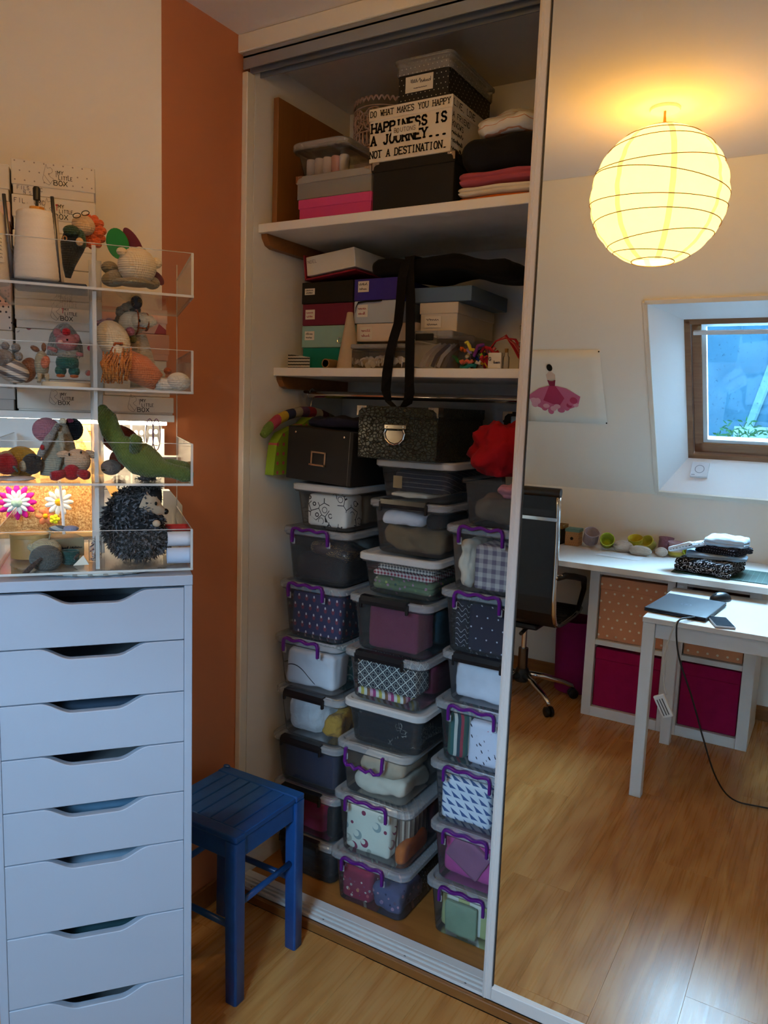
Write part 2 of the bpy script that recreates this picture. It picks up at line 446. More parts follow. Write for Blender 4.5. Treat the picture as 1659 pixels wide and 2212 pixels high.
for a, b in zip(O, O[1:]+O[:1]):
    bar(bm, WM @ Vector((a[0], a[1], -.004)), WM @ Vector((b[0], b[1], -.004)), .02, .012, up=(0, EZ, -EY))
struct('trim_2', bm, M_fascia, 'thin cream edging strip round the window recess')

# roof window
def wbox(bm, x0, x1, s0, s1, n0, n1, bev=.002): box(bm, x0, x1, s0, s1, n0, n1, WM, bev=bev, seg=1)
bm = B()
for r in ((FX0, FX1, FS0, FS0+.03), (FX0, FX1, FS1-.03, FS1), (FX0, FX0+.03, FS0, FS1), (FX1-.03, FX1, FS0, FS1)): wbox(bm, *r, FN-.005, FN+.07)
win = struct('window_1', bm, M_pine, 'pine framed roof window with blue daylight behind the glass')
GX0, GX1, GS0, GS1 = .885, 1.33, .215, .86
bm = B(); a0, a1, c0, c1 = FX0+.033, FX1-.033, FS0+.033, FS1-.033
for r in ((a0, a1, c0, GS0-.02), (a0, a1, GS1+.02, c1), (a0, GX0-.02, c0, c1), (GX1+.02, a1, c0, c1)): wbox(bm, *r, FN+.012, FN+.06)
obj('window_sash', bm, M_pine, win)
bm = B()
for r in ((GX0-.02, GX1+.02, GS0-.02, GS0), (GX0-.02, GX1+.02, GS1, GS1+.02), (GX0-.02, GX0, GS0, GS1), (GX1, GX1+.02, GS0, GS1)): wbox(bm, *r, FN+.02, FN+.05, 0)
obj('glazing_bead', bm, mat('pale_bead', hx('#c9d6dc'), .4), win)
def _glass():
    m = clear('rainy_glass', (.80, .93, .97), haze=.05, hazecol=(.02, .035, .045), rough=.03); nt = m.node_tree; g = G(nt)
    wv = g.vec(g.x*1.0, g.z*1.0, 0.0)
    drops = g.noise(60, 4, wv, .7).step(.58, .7)*.35 + g.noise(5, 2, wv).step(.5, .75)*.12
    mx = [n for n in nt.nodes if n.type == 'MIX_SHADER' and not n.inputs[0].is_linked][0]; nt.links.new(drops.v, mx.inputs[0])
    return m
bm = B(); wbox(bm, GX0-.004, GX1+.004, GS0-.004, GS1+.004, FN+.034, FN+.038, 0); obj('pane', bm, _glass(), win)
bm = B(); wbox(bm, GX0-.05, GX1+.06, GS1-.022, GS1-.004, FN-.02, FN-.004); wbox(bm, GX0+.38, GX0+.40, GS1-.02, GS1+.03, FN-.004, FN+.02); obj('vent_bar', bm, mat('white_bar', hx('#dfe6ea'), .35), win)
pc = WM @ Vector(((FX0+FX1)/2, (FS0+FS1)/2, FN+.08)); ptl = portal(pc, 0, FX1-FX0, FS1-FS0)
ptl.matrix_world = Matrix.Translation(pc) @ Matrix(((1, 0, 0, 0), (0, EY, -EZ, 0), (0, EZ, EY, 0), (0, 0, 0, 1)))
# neighbouring house seen through the pane
nb = thing('neighbour_house', 'blue slate roof of the house opposite seen through the roof window', 'house', (0, -9.6, -3))
bm = B(); q = [bm.verts.new(p) for p in ((-5, 0, 3.6), (6, 0, 3.6), (6, -2.2, 6.9), (-5, -2.2, 6.9), (-5, -.1, 3.5), (6, -.1, 3.5), (6, -2.3, 6.8), (-5, -2.3, 6.8))]
for f in ((0, 1, 2, 3), (7, 6, 5, 4), (0, 4, 5, 1), (1, 5, 6, 2), (2, 6, 7, 3), (3, 7, 4, 0)): bm.faces.new([q[i] for i in f])
obj('roof', bm, mat('blue_slate', rough=1.0, spec=0.0, pat=lambda g: g.mix(g.noise(2.5, 5), (.0022, .0075, .013), (.005, .014, .021))), nb)
bm = B(); box(bm, -5, 6, -2.2, -.25, -3, 3.55); obj('house_wall', bm, mat('pale_render', rough=1.0, spec=0.0, pat=lambda g: g.mix(g.noise(1.5, 5), (.02, .03, .035), (.03, .04, .045))), nb)
bm = B()
for i in range(4): rod(bm, (.18+i*.012, -.02, 3.62), (.62+i*.03, -1.6+i*.02, 6.0), .035, 6)
obj('ridge_flashing', bm, mat('wet_lead', rough=1.0, spec=0.0, pat=lambda g: g.mix(g.noise(7, 5), (.005, .014, .018), (.014, .028, .03))), nb)
bm = B(); box(bm, .25, 1.6, -.1, .15, 3.0, 4.45); box(bm, -1.0, .25, -.1, .1, 3.0, 4.02); obj('gable', bm, mat('wet_white_render', rough=1.0, spec=0.0, pat=lambda g: g.mix(g.noise(5, 6), (.010, .022, .030), (.024, .036, .042))), nb)
bush = thing('garden_shrub', 'green shrub top outside at the bottom of the roof window', 'shrub', (.42, -8.6, .6))
bm = B(); R_ = random.Random(4)
for i in range(500):
    a, b_, r = R_.uniform(0, 2*pi), R_.uniform(-1, 1), R_.uniform(.3, .5)
    c = Vector((r*cos(a)*sqrt(1-b_*b_), .6*r*sin(a)*sqrt(1-b_*b_), .45+r*b_)); d = Vector((R_.uniform(-1, 1), R_.uniform(-1, 1), R_.uniform(-.4, 1))).normalized()*.05; e = d.orthogonal().normalized()*.016
    bm.faces.new([bm.verts.new(v) for v in (c-d, c+e, c+d, c-e)])
obj('foliage', bm, mat('shrub_leaves', (.003, .012, .004), 1.0, spec=0.0), bush)
bm = B(); rod(bm, (0, 0, -1.5), (0, 0, .3), .03, 6); obj('stem', bm, mat('bark', (.02, .015, .01), .8), bush)

# ================================================================== baseboards
bm = B(); box(bm, -2.0, 2.6, YB, YB+.014, 0, .075, bev=.003, seg=1); struct('baseboard_back', bm, M_clofloor)
bm = B(); box(bm, -.02, -.008, WY, -.05, 0, .07, bev=.003, seg=1); struct('baseboard_left', bm, M_step)

# ================================================================== wardrobe shell
CW = 2.6
bm = B(); box(bm, -.019, 0, .02, .5, .024, 2.44); struct('wall_closet_left', bm, M_mela, 'beige side panel inside the wardrobe')
bm = B(); box(bm, -.02, CW, .49, .52, .024, 2.44); struct('wall_closet_back', bm, mat('wardrobe_back', rough=.7, **_paint(hx('#dcd9d2'), .03)), 'pale back wall inside the wardrobe')
bm = B(); box(bm, -.02, CW, .045, .52, 2.44, 2.475); struct('ceiling_closet', bm, mat('wardrobe_ceiling', rough=.8, **_paint(hx('#d8cec0'), .03)))
bm = B(); box(bm, -.02, CW, -.036, .5, 0, .024); struct('floor_closet', bm, M_clofloor, 'brown wood wardrobe floor')
bm = B(); box(bm, -.02, CW, -.05, -.037, 0, .026, bev=.002, seg=1); struct('trim_3', bm, M_step, 'brown wooden step along the wardrobe threshold')
# floor track: three ridges with screws
bm = B()
for y0, y1, z1 in ((-.036, .046, .027), (-.036, -.030, .036), (-.016, -.011, .034), (.000, .006, .034), (.016, .043, .031)): box(bm, -.018, CW, y0, y1, .0245, z1)
tr = struct('trim_4', bm, M_alu, 'white sliding door floor track')
for sx in (.06, .33, .60, .78):
    bm = B(); lathe(bm, [(.0036, 0), (.0036, .0012), (.002, .0016), (0, .0016)], 10, T(sx, -.021, .0268)); obj('screw', bm, mat('screw_steel', hx('#55524e'), .4, 1), tr)
# head: fascia and double top track
bm = B(); box(bm, -.02, CW, -.03, .045, 2.43, 2.475, bev=.002, seg=1); struct('trim_5', bm, M_fascia, 'cream fascia board above the wardrobe')
bm = B(); box(bm, -.005, CW, -.024, .044, 2.415, 2.4295)
for y in (-.024, .008, .040): box(bm, -.005, CW, y, y+.004, 2.388, 2.42)
struct('trim_6', bm, M_track, 'grey metal double top track')
bm = B(); box(bm, -.0195, .0, -.012, .019, .036, 2.388, bev=.002, seg=1); struct('trim_7', bm, M_fascia, 'cream door jamb at the left of the wardrobe')

# mirrored sliding door
door = struct('door_1', B(), None)
bpy.data.objects.remove(door)
dr = bpy.data.objects.new('door_1', None); COL.objects.link(dr); dr['kind'] = 'structure'; dr['label'] = 'mirrored sliding wardrobe door with slim white frame'
XM = .834; XE = 1.74
def stile(x0, x1):
    bm = B(); y = MY
    prism(bm, [(x0, y+.004), (x0+.003, y-.008), (x0+.009, y-.011), (x0+.013, y-.008), (x0+.016, y-.009), (x1-.002, y-.004), (x1, y+.001), (x1, y+.02), (x0, y+.02)], .033, 2.425, Matrix(((1, 0, 0, 0), (0, 0, 1, 0), (0, 1, 0, 0), (0, 0, 0, 1))))
    return bm
obj('stile', stile(XM, XM+.026), M_alu, dr); obj('stile', stile(XE-.026, XE), M_alu, dr)
bm = B(); box(bm, XM+.026, XE-.026, MY-.009, MY+.018, .033, .068, bev=.002, seg=1); obj('bottom_rail', bm, M_alu, dr)
bm = B(); box(bm, XM+.026, XE-.026, MY-.009, MY+.018, 2.39, 2.425, bev=.002, seg=1); obj('top_rail', bm, M_alu, dr)
mm = bpy.data.materials.new('mirror_silver'); mm.use_nodes = True; nt = mm.node_tree; nt.nodes.clear()
_o = nt.nodes.new('ShaderNodeOutputMaterial'); _g = nt.nodes.new('ShaderNodeBsdfGlossy'); _g.inputs[0].default_value = (.93, .95, .93, 1); _g.inputs['Roughness'].default_value = 0.0; nt.links.new(_g.outputs[0], _o.inputs[0])
bm = B(); box(bm, XM+.022, XE-.022, MY, MY+.006, .06, 2.4); obj('mirror_glass', bm, mm, dr)
bm = B(); box(bm, XM+.0262, XM+.0285, MY-.003, MY-.0002, .068, 2.39); obj('gasket', bm, mat('dark_gasket', hx('#2b2320'), .6), dr)
bm = B(); box(bm, 1.70, 2.58, .012, .03, .036, 2.42); struct('door_2', bm, M_shelf, 'plain white second sliding door')

# ================================================================== wardrobe shelves, brackets, rail
def shelf(label, yf, zt, th, xb):
    t = thing('wardrobe_shelf', label, 'shelf', (0, yf, zt-th), group='wardrobe shelf boards')
    bm = B(); box(bm, .0005, 1.69, 0, .489-yf, 0, th, bev=.0015, seg=1); obj('board', bm, M_shelf, t)
    bm = B(); L = xb
    prism(bm, [(.014, -.0005), (.014+L, -.0005), (.014+L, -.036), (.05, -.036), (.03, -.03), (.016, -.012)], .0005, .022, Matrix(((0, 1, 0, 0), (1, 0, 0, 0), (0, 0, 1, 0), (0, 0, 0, 1))))
    obj('bracket', bm, M_step, t)
    return t
shelf('upper white wardrobe shelf carrying the HAPPINESS box', .04, 2.0, .024, .36)
shelf('lower white wardrobe shelf carrying the paper cone and buttons', .118, 1.605, .024, .36)
t = thing('clothes_rail', 'chrome clothes rail below the lower wardrobe shelf', 'rail', (0, .275, 1.532))
bm = B(); rod(bm, (.006, 0, 0), (1.69, 0, 0), .0108, 20); obj('rail_tube', bm, mat('chrome', hx('#d8d4d0'), .1, 1), t, smooth=True, angle=40)
bm = B(); lathe(bm, [(.0122, 0), (.0122, .006), (.0118, .008), (.0118, .02), (0, .02)], 16, RY(pi/2)); obj('rail_socket', bm, MATS['chrome'], t, smooth=True, angle=40)
# ================================================================== paper lantern
LX, LY, LZ = .893, vy(.955), 2.205
lamp = thing('paper_lantern', 'round rice paper lantern glowing warm under the ceiling', 'ceiling lamp', (LX, LY, LZ))
def _lampmat():
    m = bpy.data.materials.new('lit_rice_paper'); m.use_nodes = True; nt = m.node_tree; nt.nodes.clear(); g = G(nt)
    o = nt.nodes.new('ShaderNodeOutputMaterial'); e = nt.nodes.new('ShaderNodeEmission'); d = nt.nodes.new('ShaderNodeBsdfDiffuse'); d.inputs[0].default_value = (.8, .7, .5, 1)
    fib = g.noise(40, 4, None, .6)*.10 + g.noise(7, 3)*.12
    # overlapping paper strips: seams every 45 degrees are doubled paper and let less light through
    at = g.y._m('ARCTAN2', g.x); seam = ((at/(2*pi)*8.0).fr() - .5).ab()
    rad = (g.x*g.x + g.y*g.y).sq()
    sm = (seam*rad*2*pi/8.0) < .0085
    s = (1.02 - fib)*(1.0 - sm*.55)
    e.inputs[0].default_value = (*LAMP_L, 1); nt.links.new(s.v, e.inputs[1])
    a = nt.nodes.new('ShaderNodeAddShader'); nt.links.new(e.outputs[0], a.inputs[0]); nt.links.new(d.outputs[0], a.inputs[1]); nt.links.new(a.outputs[0], o.inputs[0])
    return m
bm = B(); prof = []; NB = 9
ang0, ang1 = radians(-72), radians(72)
for i in range(NB*4+1):
    f = i/(NB*4); a = ang0 + (ang1-ang0)*f; bulge = 1 - .022*abs(cos(pi*f*NB))**3
    prof.append((.215*cos(a)*bulge, .215*sin(a)*1.0))
lathe(bm, prof, 48, cap=False); obj('paper_shade', bm, _lampmat(), lamp, smooth=True)
ribm = mat('bamboo_rib', hx('#6e4a1e'), .7)
for i in range(NB+1):
    a = ang0 + (ang1-ang0)*i/NB; r = .215*cos(a)*.982; z = .215*sin(a); tl = (.012, -.02, .03, -.01, .02, .045, -.03, .02, 0, 0)[i]
    bm = B(); hp = [(t_, z + tl*.8*sin(t_ + i)*(r/.215)) for t_ in [2*pi*j/48 for j in range(48)]]; tube(bm, [(sqrt(.215**2-q*q)*1.001*cos(t_), sqrt(.215**2-q*q)*1.001*sin(t_), q) for t_, q in hp], .0014, 5, closed=True); obj('hoop', bm, ribm, lamp)
bm = B(); tube(bm, [(0, 0, .205), (0, 0, .262)], .004, 6); tube(bm, [(.006, 0, .215), (.004, .004, .24), (.001, 0, .255)], .002, 6); obj('cord', bm, mat('lamp_cord', hx('#9c6a30'), .5), lamp)
bm = B(); lathe(bm, [(.045, .262), (.047, .266), (.047, .2705), (0, .2705)], 28); obj('ceiling_rose', bm, M_ceil, lamp, smooth=True, angle=40)
bm = B(); rod(bm, (-.06, 0, .2), (.06, 0, .2), .002, 6); rod(bm, (0, 0, .1), (0, 0, .205), .012, 10); obj('lamp_holder', bm, mat('white_plastic', hx('#e8e4da'), .4), lamp)
bm = B(); ball(bm, (0, 0, .06), .03); obj('bulb', bm, mat('lit_bulb', (1, 1, 1), .5, emit=(1.0, .62, .28), es=6.0), lamp, smooth=True)
# ================================================================== cloth patterns
def weave(g): return ((g.p*2600.0).sn() + (g.q*2600.0).sn())*.25
def crease(g): return g.noise(38, 3)
def cloth(name, col=None, pat=None, rough=.9, bs=.5, bd=.004, sheen=.03):
    if isinstance(col, str): col = hx(col)
    if pat is None:
        c = col; pat = lambda g: g.mix(g.noise(22, 4), tuple(v*.8 for v in c), tuple(min(1, v*1.12) for v in c))
    return mat('cloth_'+name, rough=rough, spec=.15, pat=pat, bump=crease, bs=bs, bd=bd, sheen=sheen)
def gingham(c, base, sp):
    def f(g):
        a = (g.p/sp).fr() < .5; b = (g.q/sp).fr() < .5
        return g.mix((a+b)*.5, base, c)
    return f
def dotted(base, dot, sp, r): return lambda g: g.mix(g.dots(g.p, g.q, sp, r), base, dot)
def striped(sp, *cols):
    n = len(cols)
    def f(g):
        s = (g.p/sp).fr(); c = cols[0]
        for i in range(1, n): c = g.mix(s > i/n, c, cols[i])
        return c
    return f
def lattice(base, line, sp):
    def f(g):
        u = ((g.p+g.q)/sp).fr() - .5; v = ((g.p-g.q)/sp).fr() - .5
        ln = (u.ab() > .43).mx(v.ab() > .43)
        sub = ((u*u + v*v).sq() - .27).ab() < .04
        return g.mix(ln.mx(sub*.55), base, line)
    return f
def tulips(g):
    u, v, r, c = g.cell(g.p, g.q, .028)
    red = ((u*2.1)*(u*2.1) + ((v+.12)*1.5)*((v+.12)*1.5)).sq() < .42
    wh = (((u+.02)*4.4)*((u+.02)*4.4) + ((v-.14)*3.0)*((v-.14)*3.0)).sq() < .45
    c0 = g.mix(red, hx('#2b2c52'), hx('#7d2f44')); return g.mix(wh, c0, hx('#d9c6c4'))
def crescents(g):
    w = g.vec(g.p, g.q); d = g.vor(27, w); cc = g.vor(27, w, 'Color')
    ring = (d < .42)*(g.vor(27, g.vec(g.p+.005, g.q-.003)) > .30)
    sp = S(g.nt, g.nt.nodes.new('ShaderNodeSeparateColor').outputs[0]); g.nt.links.new(cc.v, sp.v.node.inputs[0])
    k = g.ramp(sp, (.0, hx('#8c3550')), (.34, hx('#8c3550')), (.36, hx('#9aa7a3')), (.62, hx('#9aa7a3')), (.64, hx('#b7c9b4')), (1, hx('#a8545c')))
    return g.mix(ring, hx('#dcdccb'), k)
def triangles(g):
    sp = .028; t = (g.q/(sp*.87)).fr(); row = (g.q/(sp*.87)).fl(); s = (g.p/sp + row*.5 + t*.5).fr(); up = (s + t) > 1.0
    n = g.noise(60, 0, g.vec((g.p/sp).fl(), row)); c = g.ramp(n, (.42, hx('#5f7da6')), (.5, hx('#3d5c8e')), (.56, hx('#b98a72')))
    e = (s.mn(t).mn(((s+t)-1.0).ab())) < .09
    return g.mix(e.mx(up), c, hx('#dde0e6'))
def sprigs(g):
    w = g.vec(g.p*1.0, g.q*1.5); d = g.vor(46, w); w2 = g.vec(g.p*1.7+g.q*.8, g.q*.7); l = g.vor(62, w2)
    a = g.mix(l < .2, hx('#dad8e2'), hx('#2d2a3a')); return g.mix((d < .17)*(g.noise(20, 0, w) > .52), a, hx('#d69aa6'))
def doodle(g):
    w = g.vec(g.p, g.q); e = g.vor(32, w, 'Distance', 'DISTANCE_TO_EDGE'); r = (g.vor(32, w) - .3).ab()
    ln = ((e < .035)*(g.noise(16, 0, w) > .5)).mx((r < .028)*(g.noise(13, 1, w) > .44))
    return g.mix(ln, hx('#e2dcd2'), hx('#2c2a2c'))
def floral(base, *cols, sc=60):
    def f(g):
        w = g.vec(g.p, g.q); d = g.vor(sc, w); cc = g.vor(sc, w, 'Color'); spn = g.nt.nodes.new('ShaderNodeSeparateColor'); g.nt.links.new(cc.v, spn.inputs[0])
        k = g.ramp(S(g.nt, spn.outputs[0]), *[(i/len(cols), c) for i, c in enumerate(cols)])
        pet = (d*11.0).sn()*.5 + .5
        return g.mix((d < .5)*(pet > .35), base, k)
    return f
def scallop(base, line, sp):
    def f(g):
        u, v, r, c = g.cell(g.p, g.q, sp); d = (u*u + (v+.5)*(v+.5)).sq()
        return g.mix(((d*16.0).sn() > .55)*(d < .75), base, line)
    return f
CL = dict(
 charcoal=cloth('charcoal', '#2a2628'), black=cloth('black', '#17161a'), navy=cloth('navy', '#24263e'), pink=cloth('hot_pink', '#c22f72'), white=cloth('white', '#dcdae0'), cream=cloth('cream', '#d9cdb8'),
 mustard=cloth('mustard', '#c08c2e', bs=1.0, bd=.01), teal=cloth('teal', None, scallop(hx('#4f7a78'), hx('#9fb9b2'), .03)), maroon=cloth('maroon', '#7a3148'), brown=cloth('brown', '#7b6244'), khaki=cloth('khaki', '#6b5d4c'),
 beige=cloth('beige', '#b9a68c'), red=cloth('red', '#a51622'), rose=cloth('rose', '#c58088'), orange=cloth('orange', '#c4641f'), plum=cloth('plum', '#5a3a4c'), grey=cloth('grey', '#8b8680'), mauve=cloth('mauve', '#94607f'), bluegrey=cloth('bluegrey', '#566070'),
 tulip=cloth('tulip', None, tulips), crescent=cloth('crescent', None, crescents), triangle=cloth('triangle', None, triangles), sprig=cloth('sprig', None, sprigs), doodle=cloth('doodle', None, doodle),
 redcheck=cloth('redcheck', None, gingham(hx('#96243a'), hx('#e2d6d0'), .011)), greycheck=cloth('greycheck', None, gingham(hx('#4d4a4c'), hx('#d8d2c8'), .010)), mauvecheck=cloth('mauvecheck', None, gingham(hx('#7a6a78'), hx('#c8bcb4'), .024)),
 greenfloral=cloth('greenfloral', None, floral(hx('#6c7a58'), hx('#c9c7a8'), hx('#7c2f4a'), hx('#b8c46a'), hx('#2f5a52'), hx('#b98a9c'), sc=75)), redfloral=cloth('redfloral', None, floral(hx('#9c2f4c'), hx('#d8a25c'), hx('#c9586c'), hx('#5b3a6a'), hx('#e0d2c0'), sc=60)),
 purplefloral=cloth('purplefloral', None, floral(hx('#5a5a7c'), hx('#8c7aa0'), hx('#b98a9c'), hx('#3a3a58'), sc=55)), navydots=cloth('navydots', None, dotted(hx('#1e2036'), hx('#c9c8d0'), .03, .075)), blackdots=cloth('blackdots', None, dotted(hx('#22222a'), hx('#8b8b98'), .012, .16)),
 lattice=cloth('lattice', None, lattice(hx('#22242e'), hx('#c8c6bc'), .030)), candy=cloth('candy', None, striped(.06, hx('#b03a72'), hx('#d9d2c4'), hx('#c9b048'), hx('#d9d2c4'), hx('#8a5c3a'), hx('#d8a2b0'))), greenstripe=cloth('greenstripe', None, striped(.07, hx('#d6d6c6'), hx('#b3b87c'))),
 pinkpaper=cloth('pinkpaper', '#c04a94'), glitter=mat('gold_sequins', rough=.35, pat=lambda g: g.mix((g.vor(420) < .33)*(g.noise(26, 2) > .5), hx('#3a3236'), hx('#d8b070'))), scarf=cloth('scarf', None, scallop(hx('#2b2f3e'), hx('#7d8494'), .012)))

M_bin = clear('clear_bin_plastic', (.97, .97, .98), haze=.03, hazecol=(.9, .92, .95), rough=.16, gloss=.9)
M_lid = clear('clear_lid_plastic', (.97, .97, .98), haze=.26, hazecol=(.9, .91, .94), rough=.2, gloss=1.0)
M_milky = clear('milky_lid_plastic', (.95, .95, .95), haze=.62, hazecol=(.74, .74, .74), rough=.3, gloss=.8)
M_purple = mat('purple_clip_plastic', hx('#5a1674'), .3)
M_clip = mat('black_clip_plastic', hx('#141316'), .35)
BD = .37
def make_bin(label, x0, x1, yf, z0, z1, style, lid=True, hang=False, depth=BD, drop=0.0):
    cx = (x0+x1)/2; w = (x1-x0)/2
    t = thing('storage_bin', label, 'storage bin', (cx, yf, z0), group='clear bins stacked in the wardrobe')
    H = z1-z0-.0006; ht = H-.014 if lid else H
    bm = B()
    def lp(i, z, r): return [(x, y, z) for x, y in rrect(-w+i, w-i, i, depth-i, r)]
    loft(bm, [lp(.030, .0, .022), lp(.024, .006, .026), lp(.013, ht-.012, .026), lp(.006, ht-.012, .026), lp(.006, ht-(.0 if not lid else .004), .026)], cap1=False)
    obj('bin_body', bm, M_bin, t, smooth=True, angle=35)
    if lid:
        bm = B(); s = .019
        loft(bm, [lp(.0035, H-s-.003, .030), lp(0, H-s, .032), lp(0, H-.006, .032), lp(.004, H-.002, .030), lp(.014, H-.001, .026), lp(.019, H-.007, .024), lp(.035, H-.007, .02), lp(.040, H-.010, .018)], cap0=False)
        obj('lid', bm, M_milky if style == 'white' else M_lid, t, smooth=True, angle=35)
    if style == 'purple':
        a, b = -w*.56, w*.46; bm = B(); zt = H+.002; pts = []
        if hang:
            a, b = -w*.62, w*.36; zb = H-.062
            pts = [(a, -.006, H-.012), (a, -.009, zb+.008), (a+.006, -.010, zb)]
            pts += [(a+.01+(b-a-.02)*i/8, -.012, zb+.006*sin(i*pi*.75)) for i in range(9)] + [(b-.006, -.010, zb), (b, -.009, zb+.008), (b, -.006, H-.012)]
        else:
            pts = [(a, -.0085, H-.044), (a, -.010, zt-.014), (a+.004, -.010, zt-.004)]
            pts += [(a+.012+(b-a-.024)*i/10, -.011, zt-.008+.007*abs(cos(i*pi*.2))**1.5) for i in range(11)] + [(b-.004, -.010, zt-.004), (b, -.010, zt-.014), (b, -.0085, H-.044)]
        strap(bm, pts, .011, .008, (0, 1, 0)); bmesh.ops.bevel(bm, geom=list(bm.edges), offset=.0015, segments=1, affect='EDGES')
        h = obj('handle', bm, M_purple, t)
        for u in (a, b):
            bm = B(); box(bm, u-.006, u+.006, -.006, -.0005, H-.05, H-.03, bev=.002, seg=1); obj('hinge_tab', bm, M_lid, h)
    elif style == 'black':
        a, b = -w*.60, w*.50; bm = B()
        prism(bm, [(-.010, H-.020), (-.0115, H-.010), (-.009, H+.003), (.010, H+.004), (.010, H-.0005), (-.0015, H-.001), (-.0025, H-.020)], a, b, Matrix(((0, 1, 0, 0), (1, 0, 0, 0), (0, 0, 1, 0), (0, 0, 0, 1))))
        for u in (a, b): box(bm, u-.004, u+.004, -.0115, -.001, H-.032, H-.004, bev=.002, seg=1)
        obj('clip_handle', bm, M_clip, t)
    t['_in'] = (x0, x1, yf, z0, H, depth)
    return t
_seed = [0]
def fill(t, name, label, m, fx=(0, 1), fz=(0, 1), fy=(0, 1), layers=0, amp=.004, r=.02, cat='fabric', nf=14.0, tilt=0.0, n=14, group='fabrics inside the clear bins', groove=.006):
    """cloth inside bin t, given as fractions of the inside space"""
    x0, x1, yf, z0, H, dep = t['_in']; _seed[0] += 1
    a = x0+.033; b = x1-.033; c = yf+.034; d = yf+dep-.034; lo = z0+.006; hi = z0+H-.032
    X0, X1 = a+(b-a)*fx[0], a+(b-a)*fx[1]; Y0, Y1 = c+(d-c)*fy[0], c+(d-c)*fy[1]; Z0, Z1 = lo+(hi-lo)*fz[0], lo+(hi-lo)*fz[1]
    ox, oy, oz = (X0+X1)/2, (Y0+Y1)/2, Z0
    bm = B(); soft(bm, X0-ox, X1-ox, Y0-oy, Y1-oy, 0, Z1-Z0, layers, amp, _seed[0], r, n, n, n, nf, groove)
    o = obj(name, bm, m, smooth=True); o.location = (ox, oy, oz); o.rotation_euler = (0, tilt, 0)
    return tag(o, label, cat, group)

# ---- left stack, bottom to top
Y1_, Y2_, Y3_ = .10, .066, .095
t = make_bin('clear bin with black clip on the floor, bottom of the left stack', .03, .286, Y1_, .0245, .165, 'black')
fill(t, 'folded_fabric', 'dark grey cloth in the bottom bin of the left stack', CL['charcoal'], fz=(0, .9), layers=4)
t = make_bin('clear bin of hot pink cloth, second from the floor in the left stack', .03, .29, Y1_, .165, .32, 'black')
fill(t, 'folded_fabric', 'hot pink folded cloth low in the left stack', CL['pink'], fx=(0, .8), fz=(0, .9), fy=(0, .8), layers=2)
fill(t, 'folded_fabric', 'black cloth squeezed beside hot pink cloth', CL['black'], fx=(.83, 1), fz=(0, .9))
t = make_bin('clear bin packed with a near black block, behind the blue stool', .024, .288, Y1_, .32, .48, 'black')
fill(t, 'folded_fabric', 'plain near black cloth filling a whole left bin', CL['navy'], fz=(0, 1), amp=.002, r=.012)
t = make_bin('clear bin of white wadding and mustard knit in the left stack', .034, .292, Y1_, .48, .632, 'black')
fill(t, 'wadding', 'fluffy white wadding above mustard knit', mat('wadding_fibre', rough=1, pat=lambda g: g.mix(g.noise(30, 4), hx('#c9c9cc'), hx('#ececee')), sheen=.4, bump=lambda g: g.noise(70, 5), bs=.6, bd=.006), fx=(0, .62), fz=(0, 1), amp=.012, r=.035, cat='wadding', nf=18, fy=(0, .55))
fill(t, 'knitted_yarn', 'mustard yellow cable knit in a left bin', CL['mustard'], fx=(.66, 1), fz=(0, .66), fy=(0, .5), amp=.012, r=.03, nf=30, cat='knitwear')
fill(t, 'folded_fabric', 'dark cloth lying behind the mustard knit', CL['plum'], fz=(0, .5), fy=(.6, 1))
t = make_bin('purple handled bin of white cotton over teal cloth in the left stack', .025, .275, Y1_, .632, .797, 'purple')
fill(t, 'folded_fabric', 'white cotton with a black printed line, folded askew', cloth('white_signature', None, lambda g: g.mix(((g.z*34.0 + (g.x*26.0).sn()*1.1 - 1.0).ab() < .06)*(g.x < .02), hx('#dcd9dc'), hx('#3a3438'))), fx=(0, .97), fz=(0, .86), fy=(0, .3), amp=.010, r=.016, nf=9)
fill(t, 'folded_fabric', 'teal cloth with pale shell pattern behind white cotton', CL['teal'], fx=(0, 1), fz=(0, 1), fy=(.36, .62), layers=0)
fill(t, 'folded_fabric', 'dark tweed cloth at the back of a left bin', CL['blackdots'], fx=(0, 1), fz=(0, .9), fy=(.66, 1), layers=0)
t = make_bin('purple handled bin of navy tulip cloth in the left stack', .040, .286, Y1_, .797, .97, 'purple')
fill(t, 'folded_fabric', 'navy cloth printed with red and white tulips', CL['tulip'], fx=(.02, 1), fz=(0, .98), fy=(0, .42), r=.01, amp=.002)
fill(t, 'folded_fabric', 'maroon cloth folded behind tulip cloth', CL['maroon'], fz=(0, .8), fy=(.47, 1), layers=3)
t = make_bin('purple handled bin of dark glitter tulle in the left stack', .050, .30, Y1_, .97, 1.137, 'purple')
fill(t, 'folded_fabric', 'black cloth folded below gold glitter trim', CL['charcoal'], fx=(0, .98), fz=(0, .62), fy=(0, .6), layers=0, amp=.006)
fill(t, 'glitter_trim', 'gold sequin trim sparkling on dark tulle', MATS['gold_sequins'], fx=(.25, 1), fz=(.55, .84), fy=(.02, .5), amp=.012, r=.02, tilt=.22, cat='trim')
fill(t, 'folded_fabric', 'grey tulle heaped at the back of glitter bin', CL['grey'], fx=(0, .8), fz=(.0, .95), fy=(.65, 1), amp=.01)
t = make_bin('milky lidded bin of doodle print cloth topping the left stack', .082, .302, Y1_, 1.137, 1.271, 'white')
fill(t, 'folded_fabric', 'white cloth printed with black flower doodles', CL['doodle'], fx=(.08, .98), fz=(0, 1), fy=(0, .3), r=.01, amp=.004)
fill(t, 'folded_fabric', 'beige cloth stacked upright behind doodle print', CL['beige'], fz=(0, .9), fy=(.35, 1), layers=0, amp=.006)

